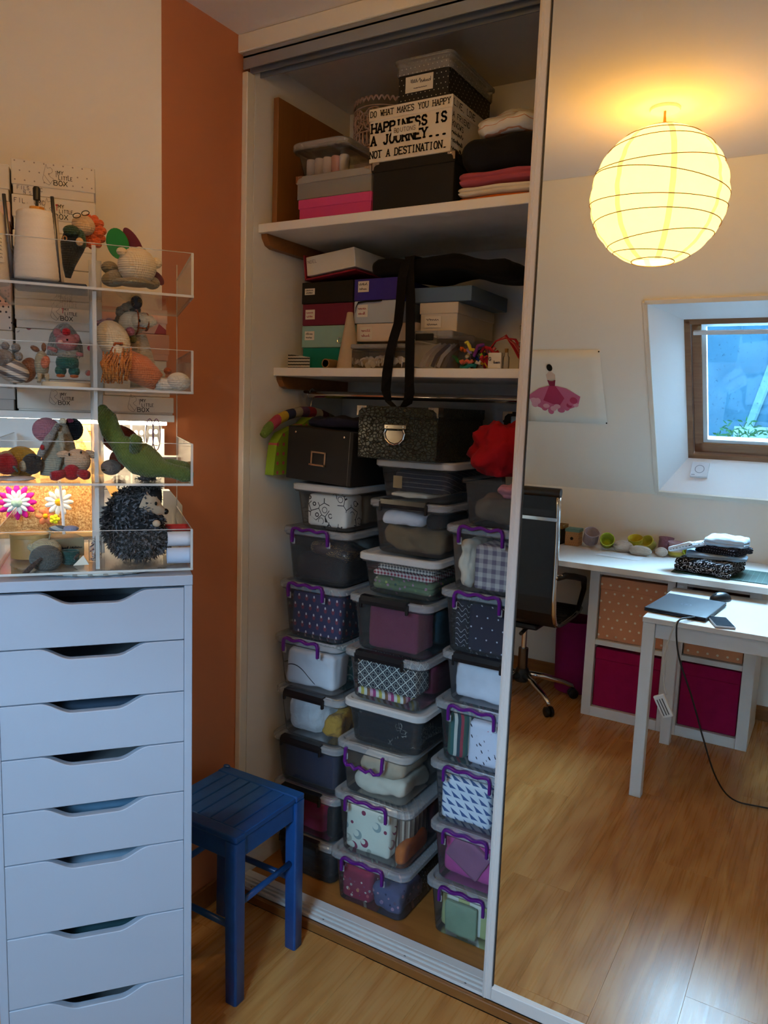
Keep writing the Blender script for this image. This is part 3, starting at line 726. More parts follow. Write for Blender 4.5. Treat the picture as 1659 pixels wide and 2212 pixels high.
# ---- middle stack
t = make_bin('purple handled bin of red floral cloth on the floor, bottom of the middle stack', .278, .55, Y2_, .0245, .187, 'purple')
fill(t, 'folded_fabric', 'red floral cloth in the bottom middle bin', CL['redfloral'], fx=(0, .5), fz=(0, .82), fy=(0, .6), r=.014)
fill(t, 'folded_fabric', 'crumpled violet floral cloth beside red floral cloth', CL['purplefloral'], fx=(.53, 1), fz=(0, .6), fy=(0, .45), amp=.012)
fill(t, 'folded_fabric', 'black cloth with tiny grey dots in the bottom middle bin', CL['blackdots'], fx=(.55, 1), fz=(0, .9), fy=(.5, 1), amp=.004)
fill(t, 'folded_fabric', 'dark blue cloth at the back of bottom middle bin', CL['navy'], fx=(0, .5), fz=(0, .95), fy=(.64, 1))
t = make_bin('purple handled bin of cream crescent print cloth, second in the middle stack', .285, .553, Y2_, .187, .377, 'purple')
fill(t, 'folded_fabric', 'cream cloth printed with maroon and grey crescents', CL['crescent'], fx=(0, .76), fz=(0, .95), fy=(0, .16), r=.012, amp=.003)
fill(t, 'folded_fabric', 'brown striped cloths standing behind crescent print', cloth('brownstack', None, striped(.02, hx('#8a7462'), hx('#b3a592'), hx('#5c4a40'))), fx=(.1, .95), fz=(0, .8), fy=(.2, .6), layers=0, amp=.006)
fill(t, 'fabric_scrap', 'orange scrap in the second middle bin', CL['orange'], fx=(.82, 1), fz=(0, .35), fy=(0, .5), amp=.008)
fill(t, 'folded_fabric', 'dark plum cloth at the back of second middle bin', CL['plum'], fx=(.0, 1), fz=(0, .75), fy=(.64, 1))
t = make_bin('clear bin with purple handle hanging down over rolled white gauze', .29, .542, Y2_, .377, .537, 'purple', hang=True)
fill(t, 'rolled_fabric', 'rolled white gauze with frayed ends', CL['cream'], fx=(.1, 1), fz=(0, .45), fy=(0, .6), amp=.012, r=.035)
fill(t, 'rolled_fabric', 'grey beige linen roll lying on white gauze', CL['beige'], fx=(.15, .95), fz=(.45, 1), fy=(0, .6), amp=.010, r=.03)
fill(t, 'folded_fabric', 'pale grey sheer cloth behind the gauze roll', CL['grey'], fz=(0, .6), fy=(.64, 1))
t = make_bin('milky lidded bin of black lace cloth in the middle stack', .312, .578, Y2_, .537, .667, 'white')
fill(t, 'folded_fabric', 'black lace cloth with pale stitches', cloth('lace', None, lambda g: g.mix((g.vor(90, None, 'Distance', 'DISTANCE_TO_EDGE') < .03)*(g.noise(14, 2) > .58), hx('#17161a'), hx('#8d8880'))), fz=(0, .95), layers=3, amp=.008)
t = make_bin('black clip bin of navy lattice cloth in the middle stack', .308, .578, Y2_, .667, .817, 'black')
fill(t, 'folded_fabric', 'navy cloth with white shell lattice', CL['lattice'], fx=(0, .94), fz=(.22, 1), fy=(0, .3), r=.012, amp=.003)
fill(t, 'folded_fabric', 'candy striped pink and yellow cloth under lattice cloth', CL['candy'], fx=(0, .8), fz=(0, .2), fy=(0, .3), r=.01, amp=.003)
fill(t, 'folded_fabric', 'maroon cloth standing behind lattice cloth', CL['maroon'], fz=(0, .9), fy=(.35, 1), layers=0)
t = make_bin('black clip bin of plain maroon cloth in the middle stack', .318, .586, Y2_, .817, .977, 'black')
fill(t, 'folded_fabric', 'smooth maroon cloth folded square', CL['maroon'], fx=(.12, .9), fz=(0, 1), fy=(0, .35), r=.01, amp=.002)
fill(t, 'folded_fabric', 'dark teal cloth behind smooth maroon cloth', cloth('darkteal', '#27414a'), fz=(0, .95), fy=(.4, 1), layers=3)
t = make_bin('milky lidded bin of folded gingham and floral cloths', .330, .590, .092, .977, 1.094, 'white')
fill(t, 'folded_fabric', 'green floral cloth at the bottom of the gingham bin', CL['greenfloral'], fz=(0, .52), fy=(0, .9), layers=2, r=.018)
fill(t, 'folded_fabric', 'red and white gingham cloth between two others', CL['redcheck'], fz=(.53, .76), fx=(.02, 1), fy=(0, .9), r=.012)
fill(t, 'folded_fabric', 'grey check cloth on top of red gingham', CL['greycheck'], fz=(.77, 1), fx=(.1, 1), fy=(0, .9), layers=2, r=.012)
t = make_bin('black clip bin of khaki clothing in the middle stack', .346, .604, .112, 1.094, 1.246, 'black')
fill(t, 'clothing_heap', 'crumpled khaki brown garment in a middle bin', CL['brown'], fz=(0, .62), fx=(0, 1), fy=(0, .8), amp=.016, r=.03, nf=20, cat='clothing')
fill(t, 'clothing_heap', 'white shirt lying on khaki garment', CL['white'], fz=(.64, .95), fx=(0, .68), fy=(0, .6), amp=.009, r=.02, cat='clothing')
fill(t, 'clothing_heap', 'black shirt beside the white shirt', CL['black'], fz=(.62, .98), fx=(.72, 1), fy=(0, .6), amp=.009, r=.02, cat='clothing')
t = make_bin('milky lidded bin of dark blue cloth topping the middle stack', .362, .612, .112, 1.246, 1.36, 'white')
fill(t, 'folded_fabric', 'dark blue cloth with fine white lines under the crocodile box', cloth('navylines', None, lambda g: g.mix(((g.q*80.0).fr() < .05), hx('#2a2c38'), hx('#a8a29a'))), fz=(.2, 1), fx=(.1, 1), fy=(0, .9), layers=2, amp=.006)
fill(t, 'folded_fabric', 'cream cloth below dark blue cloth', CL['cream'], fz=(0, .18), fx=(.05, .7), fy=(0, .9), r=.008)
bm = B(); box(bm, -.014, .014, -.0006, .0006, -.034, 0); o = tag(obj('price_tag', bm, mat('kraft_card', hx('#a88a5c'), .8)), 'small kraft tag hanging in the top middle bin', 'tag'); o.location = (.43, .112+.028, 1.312)

# ---- right stack
XR0, XR1 = .588, .846
t = make_bin('purple handled bin of green striped cloth on the floor, bottom of the right stack', .588, XR1, Y3_, .0245, .192, 'purple')
fill(t, 'folded_fabric', 'green and white striped cloth in the bottom right bin', CL['greenstripe'], fz=(0, .8), fy=(.06, .6), r=.014)
fill(t, 'fabric_scrap', 'sage green scrap leaning on striped cloth', cloth('sage', '#8fa284'), fx=(.12, .62), fz=(.02, .74), fy=(0, .045), amp=.006, r=.004)
fill(t, 'folded_fabric', 'dark cloth behind the green striped cloth', CL['navy'], fz=(0, 1), fy=(.65, 1))
t = make_bin('purple handled bin of bright pink felt in the right stack', .591, XR1, Y3_, .192, .362, 'purple')
fill(t, 'folded_fabric', 'bright pink felt in a right bin', CL['pinkpaper'], fz=(0, .96), fy=(.05, .9), layers=2, amp=.004)
fill(t, 'fabric_scrap', 'mauve triangle scrap lying against pink felt', CL['mauve'], fx=(.02, .6), fz=(.3, .95), fy=(0, .04), amp=.004, r=.003, tilt=.5)
t = make_bin('purple handled bin of blue triangle print cloth in the right stack', .582, XR1, Y3_, .362, .542, 'purple')
fill(t, 'folded_fabric', 'white cloth with blue and orange triangles', CL['triangle'], fx=(0, .74), fz=(0, .86), fy=(0, .4), r=.012)
fill(t, 'folded_fabric', 'navy wave print cloth above triangle cloth', CL['scarf'], fx=(0, .9), fz=(.0, 1), fy=(.44, .95), amp=.008)
fill(t, 'folded_fabric', 'blue grey denim beside triangle cloth', CL['bluegrey'], fx=(.77, 1), fz=(0, .8), fy=(0, .4))
t = make_bin('purple handled bin of white sprig print cloth in the right stack', .588, XR1, Y3_, .542, .717, 'purple')
fill(t, 'folded_fabric', 'white cloth with black sprigs and pink buds', CL['sprig'], fx=(.34, 1), fz=(0, .88), fy=(0, .5), r=.010, amp=.003)
fill(t, 'folded_fabric', 'teal and red tartan cloths standing beside sprig print', cloth('tartan', None, striped(.05, hx('#2f5f5c'), hx('#c9c3b4'), hx('#29424a'), hx('#9c3440'), hx('#3d5a4a'))), fx=(0, .31), fz=(0, .95), fy=(0, .7))
fill(t, 'folded_fabric', 'mauve cloth lying behind sprig print', CL['mauve'], fx=(.34, 1), fz=(0, 1), fy=(.54, 1))
t = make_bin('black clip bin stuffed with crumpled white cloth in the right stack', .602, XR1, Y3_, .717, .859, 'black')
fill(t, 'folded_fabric', 'crumpled plain white cloth filling a right bin', CL['white'], fz=(0, 1), amp=.005, nf=24)
t = make_bin('purple handled bin of navy dotted cloth in the right stack', .598, XR1, .08, .859, 1.032, 'purple')
fill(t, 'folded_fabric', 'navy cloth with white dots in a right bin', CL['navydots'], fx=(.25, 1), fz=(0, .95), fy=(0, .5), r=.01, amp=.003)
fill(t, 'folded_fabric', 'black cloth with chalk scribbles beside navy dots', cloth('chalk', None, lambda g: g.mix((((g.q*70.0)+(g.p*260.0).sn()*.35).fr() < .10)*(g.noise(30, 1) > .5), hx('#20202c'), hx('#b8b8c0'))), fx=(0, .22), fz=(0, 1), fy=(0, .8))
fill(t, 'folded_fabric', 'plain navy cloth behind navy dots', CL['navy'], fx=(.25, 1), fz=(0, 1), fy=(.55, 1))
t = make_bin('purple handled bin of mauve gingham cloth in the right stack', .612, XR1, .065, 1.032, 1.207, 'purple')
fill(t, 'folded_fabric', 'mauve and cream gingham cloth in a right bin', CL['mauvecheck'], fx=(.27, 1), fz=(0, .86), fy=(0, .5), r=.01, amp=.003)
fill(t, 'rolled_fabric', 'cream jersey crumpled beside mauve gingham', CL['cream'], fx=(0, .25), fz=(0, .88), fy=(0, .5), amp=.014, r=.024, nf=26)
fill(t, 'folded_fabric', 'beige cloth at the back of the gingham bin', CL['beige'], fz=(0, 1), fy=(.55, 1), layers=3)
t = make_bin('open clear bin overflowing with red and pink scraps, topping the right stack', .642, .85, .065, 1.207, 1.327, 'none', lid=False, depth=.33)
fill(t, 'clothing_heap', 'khaki brown garment in the open bin', CL['khaki'], fz=(0, .8), fx=(0, .9), fy=(0, .45), amp=.012, r=.03, cat='clothing')
fill(t, 'fabric_scrap', 'pink scraps spilling over the open bin', cloth('pinkmix', None, floral(hx('#b97a80'), hx('#c9a09c'), hx('#8c5a60'), hx('#d8b8ac'), sc=40)), fz=(.4, 1.25), fx=(.42, 1), fy=(.47, .95), amp=.018, r=.03, nf=30)
fill(t, 'fabric_scrap', 'pink frilled cloth pressed to the side of the open bin', CL['rose'], fz=(.82, 1.2), fx=(.5, 1), fy=(.0, .4), amp=.014, r=.02, nf=30)
def heap(name, label, m, c, r, seed, amp=.25, nf=7.0, flat=.0, cat='fabric', n=26, sq=1.0):
    """crumpled heap of cloth: a noisy dome"""
    bm = B(); vs = ball(bm, (0, 0, 0), r, n*2, n); sd = Vector((seed*3.1, seed*7.7, seed))
    for v in vs:
        d = v.co.normalized(); k = noise.noise(d*nf*.35+sd)*amp + abs(noise.noise(d*nf*.8+sd))*amp*.7 - abs(noise.noise(d*nf*1.7+sd))*amp*.3
        v.co = v.co*(1+k)
        v.co.z = max(v.co.z, flat) if v.co.z < flat else v.co.z
    o = obj(name, bm, m, smooth=True); o.location = c; return tag(o, label, cat)
heap('clothing_heap', 'red garment heaped on the open bin below the shelf', CL['red'], (.728, .185, 1.392), (.092, .085, .072), 3, .28, 6, -.06, 'clothing')
heap('fabric_scrap', 'coral scrap tucked under the red garment by the mirror door', cloth('coral', '#b5473f'), (.825, .10, 1.345), (.03, .022, .045), 5, .3, 8)
# ================================================================== boxes on the wardrobe shelves
def card(name, c, k=.05, rough=.7): 
    c = hx(c) if isinstance(c, str) else c
    return mat('card_'+name, rough=rough, spec=.3, pat=lambda g: g.mix(g.noise(18, 4), tuple(v*(1-k) for v in c), tuple(min(1, v*(1+k)) for v in c)))
INK = mat('ink_black', hx('#171512'), .8, spec=.2); INKB = mat('ink_blue', hx('#2a2c4a'), .8, spec=.2); INKR = mat('ink_red', hx('#b0344c'), .8, spec=.2); PAPER = mat('paper_label', hx('#ddd6c6'), .8)
CHROME = MATS['chrome']; STEEL = mat('brushed_steel', hx('#b9a48e'), .28, 1)
def carton(name, label, x0, x1, y0, y1, z0, z1, m, lid=0.0, ml=None, cat='box', ov=.0025, rz=0.0, ry=0.0, group=None, bev=.0015):
    """lidded carton: origin at the front centre of its base; y runs backwards"""
    t = thing(name, label, cat, ((x0+x1)/2, y0, z0), group=group, rot=(0, ry, rz)); w = (x1-x0)/2; d = y1-y0; h = z1-z0-.0006
    hb = h-lid*.25 if lid else h
    bm = B(); box(bm, -w+(ov if lid else 0), w-(ov if lid else 0), ov if lid else 0, d-(ov if lid else 0), 0, hb, bev=bev, seg=1); obj('box_body', bm, m, t)
    if lid:
        bm = B(); o_, i_ = .0, .002
        box(bm, -w, w, 0, d, h-lid, h, bev=bev, seg=1); obj('lid', bm, ml or m, t)
    t['_d'] = (w, d, h); return t
def corners(t, zl, s=.018, m=None):
    w, d, h = t['_d']
    for sx in (-1, 1):
        bm = B(); y = -.0009
        prism(bm, [(sx*(w+.0008), h+.0006), (sx*(w+.0008), h-s), (sx*(w-.004), h-s), (sx*(w-.006), h-s*.55), (sx*(w-s*.6), h-.006), (sx*(w-s*1.15), h-.0045), (sx*(w-s*1.15), h+.0006)], y, .0005)
        box(bm, min(sx*(w+.0009), sx*(w-.0003)), max(sx*(w+.0009), sx*(w-.0003)), -.0009, s, h-s*.9, h+.0006)
        box(bm, min(sx*(w+.0009), sx*(w-s)), max(sx*(w+.0009), sx*(w-s)), -.0009, s, h, h+.0008)
        q = obj('metal_corner', bm, m or STEEL, t)
        bm = B(); ball(bm, (sx*(w-s*.6), -.0012, h-.0035), .0018, 8, 5); obj('rivet', bm, CHROME, q)
def sticker(t, x0, x1, z0, z1, m=None, y=0.0, lines=(), ink=None, seed=1, kind=None):
    bm = B(); box(bm, x0, x1, y-.0012, y-.0002, z0, z1); s = obj('paper_sticker', bm, m or PAPER, t)
    if lines:
        bm = B(); R = random.Random(seed)
        for l in lines:
            if isinstance(l, str): pass
            else:
                fx, fz, fw, fh, n = l; scribble(bm, face_xz(y-.0013), x0+(x1-x0)*fx, z0+(z1-z0)*fz, (x1-x0)*fw, (z1-z0)*fh, n, .0006, R)
        obj('handwriting', bm, ink or INKB, s)
    return s
def lettering(t, text, x, z, h, w, adv=None, hw=.09, y=0.0, ink=None, serif=0.0, jit=.0, seed=2, slant=0.0, name='lettering', f=None):
    bm = B(); write(bm, text, f or face_xz(y-.0008), x, z, h, w, adv, hw, serif, jit, random.Random(seed), slant); return obj(name, bm, ink or INK, t)

# ---- upper shelf (top at 2.0)
Z1s = 2.0003; YF = .046
bm = B(); box(bm, 0, .018, 0, .33, 0, .35, bev=.0015, seg=1); o = tag(obj('wooden_board', bm, M_plank), 'brown wooden board standing against the wardrobe side', 'board'); o.location = (.012, .085, Z1s)
bx = carton('gift_box', 'flat pink box at the bottom of the upper shelf', .136, .3715, YF, .275, Z1s, 2.0525, card('fuchsia', '#cc4478'), .024, card('fuchsia_lid', '#d24a80'))
bx = carton('storage_box', 'grey translucent box with metal corners on the pink box', .127, .3705, YF, .275, 2.0528, 2.1145, clear('smoky_plastic', (.75, .75, .74), .55, (.42, .41, .39), .25), .02, clear('smoky_plastic_lid', (.7, .7, .7), .7, (.45, .44, .42), .25))
corners(bx, .02)
for i in range(5):
    bm = B(); lathe(bm, [(.0155, 0), (.017, .002), (.017, .03), (.0155, .033), (.0, .033)], 14); o = tag(obj('thread_spool', bm, cloth('spool_pale', '#c9bba8'), smooth=True, angle=40), 'pale thread spool in the grey translucent box', 'spool', 'spools in the grey box'); o.location = (.16+.043*i, .085, 2.0535)
bnt = make_bin('clear tub of pale cotton rolls on the grey translucent box', .099, .287, YF, 2.1148, 2.206, 'plain', depth=.225)
for i in range(5):
    c = ('#d8d0c8', '#d2c6bc', '#d8c8c0', '#cf9a8e', '#d9cfc6')[i]
    bm = B(); lathe(bm, [(.011, 0), (.0135, .003), (.0135, .05), (.0115, .053), (.006, .053), (.005, .048), (0, .048)], 16); o = tag(obj('cotton_roll', bm, cloth('roll%d' % i, c), smooth=True, angle=40), 'salmon pink cotton roll among pale ones in the clear tub' if i == 3 else 'pale cotton roll standing in the clear tub', 'roll', 'cotton rolls in the tub'); o.location = (.142+.0275*i, .095, 2.1160)
# crocheted lace basket
t = thing('lace_basket', 'mauve crocheted basket with an openwork lace rim', 'basket', (.195, .388, Z1s)); LACE = cloth('lace_yarn', '#c8b0a8', bs=1, bd=.006)
bm = B(); lathe(bm, [(.07, 0), (.085, .006)] + [(.088+.0012*(i % 2), .01+.0125*i) for i in range(21)] + [(.084, .262)], 40, cap=False); obj('basket_body', bm, LACE, t, smooth=True)
bm = B(); rb = .09
for k in range(9):
    a0 = 2*pi*k/9; zc = .335; R1 = .036
    def on_cyl(u, v): a = a0+u/rb; return Vector((rb*cos(a)*1.02, rb*sin(a)*1.02, zc+v))
    for rr in (.010, .020, .032): tube(bm, [on_cyl(rr*cos(q), rr*sin(q)) for q in [2*pi*j/16 for j in range(16)]], .0026, 4, closed=True)
    for j in range(12):
        q = 2*pi*j/12; tube(bm, [on_cyl(.010*cos(q), .010*sin(q)), on_cyl(.032*cos(q+.1), .032*sin(q+.1))], .003, 4)
for j in range(72):
    a = 2*pi*j/72; p0 = Vector((rb*cos(a), rb*sin(a), .262)); a2 = a+(.06 if j % 2 else -.06); p1 = Vector((rb*1.01*cos(a2), rb*1.01*sin(a2), .305)); tube(bm, [p0, p1], .0024, 4)
n = 36
tube(bm, [(rb*1.03*cos(2*pi*j/180), rb*1.03*sin(2*pi*j/180), .385+.012*abs(sin(n/2*2*pi*j/180))) for j in range(180)], .0036, 5, closed=True)
for zc in (.262, .302, .372): tube(bm, [(rb*1.015*cos(2*pi*j/60), rb*1.015*sin(2*pi*j/60), zc) for j in range(60)], .002, 5, closed=True)
obj('lace_rim', bm, LACE, t, smooth=True)
M_blk = card('matte_black', '#1c1a1a', .1)
bx = carton('storage_box', 'plain black box with metal lid corners below the HAPPINESS box', .3725, .608, YF, .30, Z1s, 2.119, M_blk, .024, M_blk); corners(bx, .024)
bx = carton('letter_box', 'white box with black HAPPINESS IS A JOURNEY lettering', .357, .595, YF, .30, 2.1202, 2.252, card('distressed_white', '#d9d0c0', .06), .030, card('distressed_white_lid', '#ddd4c4', .06))
def hline(text, z, h, x0, x1, y, hw=.085, seed=1):
    n = len(text); adv = (x1-x0)/n; lettering(bx, text, x0+adv*.12, z, h, adv*.74, adv, hw, y, INK, serif=.14, jit=.02, seed=seed, name='printed_line')
hline('DO WHAT MAKES YOU HAPPY', .1100, .0135, -.114, .114, 0.0, .075)
hline('HAPPINESS IS', .072, .0215, -.112, .106, .0025, .115, 2); hline('A JOURNEY...', .042, .0215, -.112, .108, .0025, .115, 3); hline('NOT A DESTINATION.', .011, .0165, -.114, .108, .0025, .09, 4)
wbx = .119
def side(text, z, h, y0, adv): lettering(bx, text, y0, z, h, adv*.74, adv, .08, 0, INK, .12, name='printed_line', f=lambda u, v: Vector((wbx+(.0008 if v > .1015 else -.0018), u, v)))
side('LIVE, LOVE', .108, .014, .006, .0125); side('A FRIEND', .083, .012, .008, .0125); side('KNOWS', .062, .012, .008, .013); bm = B(); _R = random.Random(31)
for _z in (.045, .026, .007): scribble(bm, lambda u, v: Vector((wbx-.0018, u, v)), .008, _z, .06, .010, 5, .0011, _R)
obj('faded_print', bm, INK, bx)
bm = B(); box(bm, -.05, .028, .0001, .0009, .0570, .0800); s_ = obj('paper_sticker', bm, PAPER, bx); lettering(s_, 'BOUTONS', -.042, .0635, .0100, .0062, .0092, .05, .0002, INKB, jit=.06, name='handwriting')
DOTB = card('black_dots', '#19181a'); MATS['card_black_pin'] = mat('card_black_pin', rough=.6, pat=dotted(hx('#19181b'), hx('#c9c4bc'), .0125, .1))
bx = carton('dotted_box', 'black pin dotted box under a clear lid, topmost on the upper shelf', .421, .564, .081, .335, 2.2525, 2.352, MATS['card_black_pin'])
w, d, h = bx['_d']
bm = B()
def lp2(i, z, r): return [(x, y, z) for x, y in rrect(-w+i, w-i, i, d-i, r)]
loft(bm, [lp2(-.004, h-.022, .012), lp2(-.007, h-.018, .014), lp2(-.007, h+.006, .014), lp2(-.012, h+.008, .016), lp2(-.012, h+.014, .016), lp2(.0, h+.016, .012), lp2(.006, h+.012, .01)], cap0=False); obj('clear_lid', bm, M_lid, bx, smooth=True, angle=35)
sticker(bx, -.05, .028, .035, .073, lines=((.2, .55, .25, .25, 3), (.52, .5, .4, .3, 5), (.3, .2, .5, .05, 4)), seed=3)
def pile(name, label, m, x0, x1, y0, y1, z0, z1, layers=0, amp=.004, r=.015, nf=14, cat='fabric', n=14, groove=.006):
    _seed[0] += 1; bm = B(); w, d = (x1-x0)/2, (y1-y0)/2; soft(bm, -w, w, -d, d, 0, z1-z0, layers, amp, _seed[0], r, n, n, n, nf, groove)
    o = obj(name, bm, m, smooth=True); o.location = ((x0+x1)/2, (y0+y1)/2, z0); return tag(o, label, cat)
pile('folded_fabric', 'orange red cloth at the very bottom of the upper shelf pile', CL['orange'], .617, .80, .06, .3, Z1s, 2.011, r=.005)
pile('folded_fabric', 'cream cloth folded on the upper shelf with a frayed edge', CL['cream'], .612, .81, .052, .3, 2.0115, 2.034, 2, .004, .01)
pile('folded_fabric', 'dusty rose cloth folded over the cream one', cloth('dusty', '#a9505c'), .614, .82, .05, .3, 2.0345, 2.067, 2, .005, .014)
pile('clothing_heap', 'black garment heaped on the rose cloth', CL['black'], .611, .83, .05, .31, 2.0675, 2.149, 0, .012, .038, 9, 'clothing', 18)
heap('folded_fabric', 'white cloth with orange stripes thrown on the black garment', cloth('tea_towel', None, lambda g: g.mix(((g.z*55.0 + g.y*8.0).fr() < .10), hx('#d5d2ca'), hx('#c08a68'))), (.735, .17, 2.178), (.105, .11, .04), 21, .22, 5, -.024)

# ---- lower shelf (top at 1.605)
Z2s = 1.6053; YS = .185
grp = 'card boxes stacked on the lower shelf'
def mini(label, x0, x1, z0, z1, m, y0=YS, y1=.46, st=None, **k):
    b = carton('card_box', label, x0, x1, y0, y1, z0, z1, m, group=grp, **k)
    if st:
        w, d, h = b['_d']; u, v, uw, vh, ink, sd = st
        sticker(b, -w+u, -w+u+uw, v, v+vh, lines=((.1, .62, .75, .22, 4), (.15, .2, .65, .22, 4)), ink=ink, seed=sd)
    return b
mini('emerald box at the foot of the left lower shelf stack', .058, .235, Z2s, 1.668, card('emerald', '#127a68'))
b = mini('mint blue box above the emerald one', .053, .243, 1.6685, 1.7325, card('mint', '#8fb5ac'), st=(.012, .022, .035, .026, INK, 5))
bm = B(); tube(bm, [(.045+.008*cos(q), -.003, .02+.009*sin(q)) for q in [pi*.3+1.4*pi*i/10 for i in range(11)]], .0013, 6); obj('wire_pull', bm, CHROME, b)
mini('burgundy box between mint and black boxes', .054, .233, 1.733, 1.796, card('burgundy', '#6e2035'), st=(.012, .018, .034, .028, INKR, 6))
mini('black box in the left lower shelf stack', .050, .2315, 1.7965, 1.859, M_blk, st=(.012, .026, .036, .018, INK, 7))
b = mini('white box marked NOEL tilted on the left stack', .075, .245, 1.884, 1.939, card('white_card', '#d9d4c8'), ry=-.11, y0=.175, y1=.40)
lettering(b, 'NOEL', -.078, .034, .0085, .0055, .0085, .05, 0, INKB, jit=.05)
t = thing('red_folder', 'dark red folder lying under the NOEL box', 'folder', (.16, .182, 1.8715), rot=(0, -.11, 0))
bm = B(); box(bm, -.094, .086, -.006, .24, .0015, .0065, bev=.001, seg=1); box(bm, -.094, -.0895, -.006, .24, .0015, .075, bev=.001, seg=1); obj('cover', bm, card('folder_red', '#8c1f34'), t)
mini('deep violet box in the second lower shelf stack', .2365, .3845, 1.798, 1.859, card('violet', '#3a2f8a'), st=(.014, .024, .036, .03, INK, 8))
b = mini('pale blue box with a black ribbon below the violet box', .238, .3875, 1.7345, 1.7975, card('pale_blue', '#b3bdc6'), st=(.012, .018, .035, .034, INKR, 9))
bm = B(); strap(bm, [(-.07, -.002, .03), (-.066, -.004, .045), (-.058, -.005, .058), (-.03, -.005, .061), (0, -.006, .0605), (.02, -.003, .062)], .005, .0008, (0, .3, 1)); obj('ribbon', bm, CL['black'], b)
b = mini('cream box with pink writing below the pale blue box', .248, .447, 1.684, 1.734, card('cream_card', '#d8c8b8'), st=(.014, .006, .04, .034, INKR, 10))
mini('kraft box hidden under the cream box', .252, .445, Z2s, 1.6835, card('kraft_brown', '#9a7a54'), y0=.225)
# accordion strip, tube, cone
t = thing('accordion_strip', 'silver striped accordion strip at the left end of the lower shelf', 'strip', (.03, .15, Z2s)); bm = B(); pts = []
for i in range(17): pts.append((.005*i, .008*(i % 2), 0))
for a, c in zip(pts, pts[1:]): quad(bm, a, c, (c[0], c[1], .042-.0012*pts.index(c)*.5), (a[0], a[1], .042-.0012*pts.index(a)*.5))
obj('folded_strip', bm, mat('strip_print', rough=.3, pat=lambda g: g.mix((g.z*110.0).fr() < .4, hx('#c9c3b8'), hx('#2c2a28'))), t, solid=.0006)
t = thing('cardboard_tube', 'short kraft cardboard tube lying beside the cone', 'tube', (.178, .135, Z2s+.0135)); bm = B()
lathe(bm, [(.0135, 0), (.0135, .08), (.0105, .08), (.0105, 0)], 20, RX(-pi/2))
obj('tube_wall', bm, card('kraft', '#9c7c58'), t, smooth=True, angle=40)
bm = B(); lathe(bm, [(.0348, 0), (.0345, .002), (.009, .155), (.0075, .158), (.005, .158), (.004, .15)], 32, cap=False); o = tag(obj('yarn_cone', bm, card('cone_card', '#b8a284'), smooth=True, angle=40), 'tall bare beige cardboard yarn cone on the lower shelf', 'cone'); o.location = (.243, .158, Z2s)
# clear box of buttons
bb = thing('button_box', 'clear lidded box half full of pale buttons', 'box', (.357, .125, Z2s)); bm = B(); box(bm, -.084, .084, 0, .095, 0, .052, bev=.004); obj('box_body', bm, M_bin, bb); bm = B(); box(bm, -.087, .087, -.003, .098, .0525, .066, bev=.004); obj('lid', bm, M_lid, bb)
R_ = random.Random(8); bmesh_btn = {}
for i in range(46):
    c = R_.choice(('#d8cfc0', '#cfc4b2', '#e0d8cc', '#b8a890')); r = R_.choice((.0065, .008, .0095)); key = (c, r)
    if key not in bmesh_btn:
        bm = B(); lathe(bm, [(0, .0012), (r*.62, .0012), (r*.72, .0022), (r, .002), (r, .0), (0, 0)], 12)
        for q in (0, pi/2, pi, 1.5*pi): lathe(bm, [(r*.1, 0), (r*.1, .0016), (0, .0016)], 5, T(r*.22*cos(q), r*.22*sin(q), 0))
        bmesh_btn[key] = obj('button', bm, card('btn'+c[1:], c, rough=.35)); o = bmesh_btn[key]
    else: o = bmesh_btn[key].copy(); COL.objects.link(o)
    row = i//16; o.location = (.285+.0095*(i % 16)+R_.uniform(-.002, .002), .133+R_.uniform(0, .02)+row*.012, Z2s+.009+R_.uniform(0, .012)+row*.005); o.rotation_euler = (R_.uniform(.9, 1.9), R_.uniform(-.6, .6), R_.uniform(0, 6))
    tag(o, 'pale round button heaped in the clear button box', 'button', 'buttons in the clear box')
# clear box of ribbons
b = thing('ribbon_box', 'clear box with black latch full of pale ribbons', 'box', (.528, .125, Z2s)); bm = B(); box(bm, -.055, .055, 0, .14, 0, .076, bev=.005); obj('box_body', bm, M_bin, b); bm = B(); box(bm, -.058, .058, -.003, .143, .0765, .098, bev=.005); l = obj('lid', bm, M_lid, b)
bm = B(); box(bm, -.05, .005, -.007, -.0032, .072, .09, bev=.002, seg=1); obj('latch', bm, M_clip, l)
for i in range(5):
    bm = B(); strap(bm, [(-.04+.012*i, .014+.01*i, .006), (-.03+.012*i, .02+.01*i, .035), (-.008+.011*i, .03+.01*i, .058), (.005+.009*i, .04+.01*i, .066)], .012, .0012, (.5, 1, 0)); o = tag(obj('ribbon', bm, cloth('ribbon%d' % i, ('#c8bcb0', '#b9a898', '#5a5058', '#cfc6be', '#7c6a60')[i])), ('pale', 'beige', 'plum', 'ivory', 'brown')[i]+' ribbon curled in the clear ribbon box', 'ribbon', 'ribbons in the latched box'); o.location = b.location
mini('white lidded box on the ribbon box', .450, .566, 1.7045, 1.7855, card('white_shoe', '#cfc6b6'), lid=.03, y0=.19, y1=.44, st=(.018, .014, .05, .03, INKB, 11))
b = carton('box_lid', 'wide blue box lid lying across the lower shelf', .428, .604, .188, .44, 1.786, 1.826, card('sky_blue', '#5c7694')); 
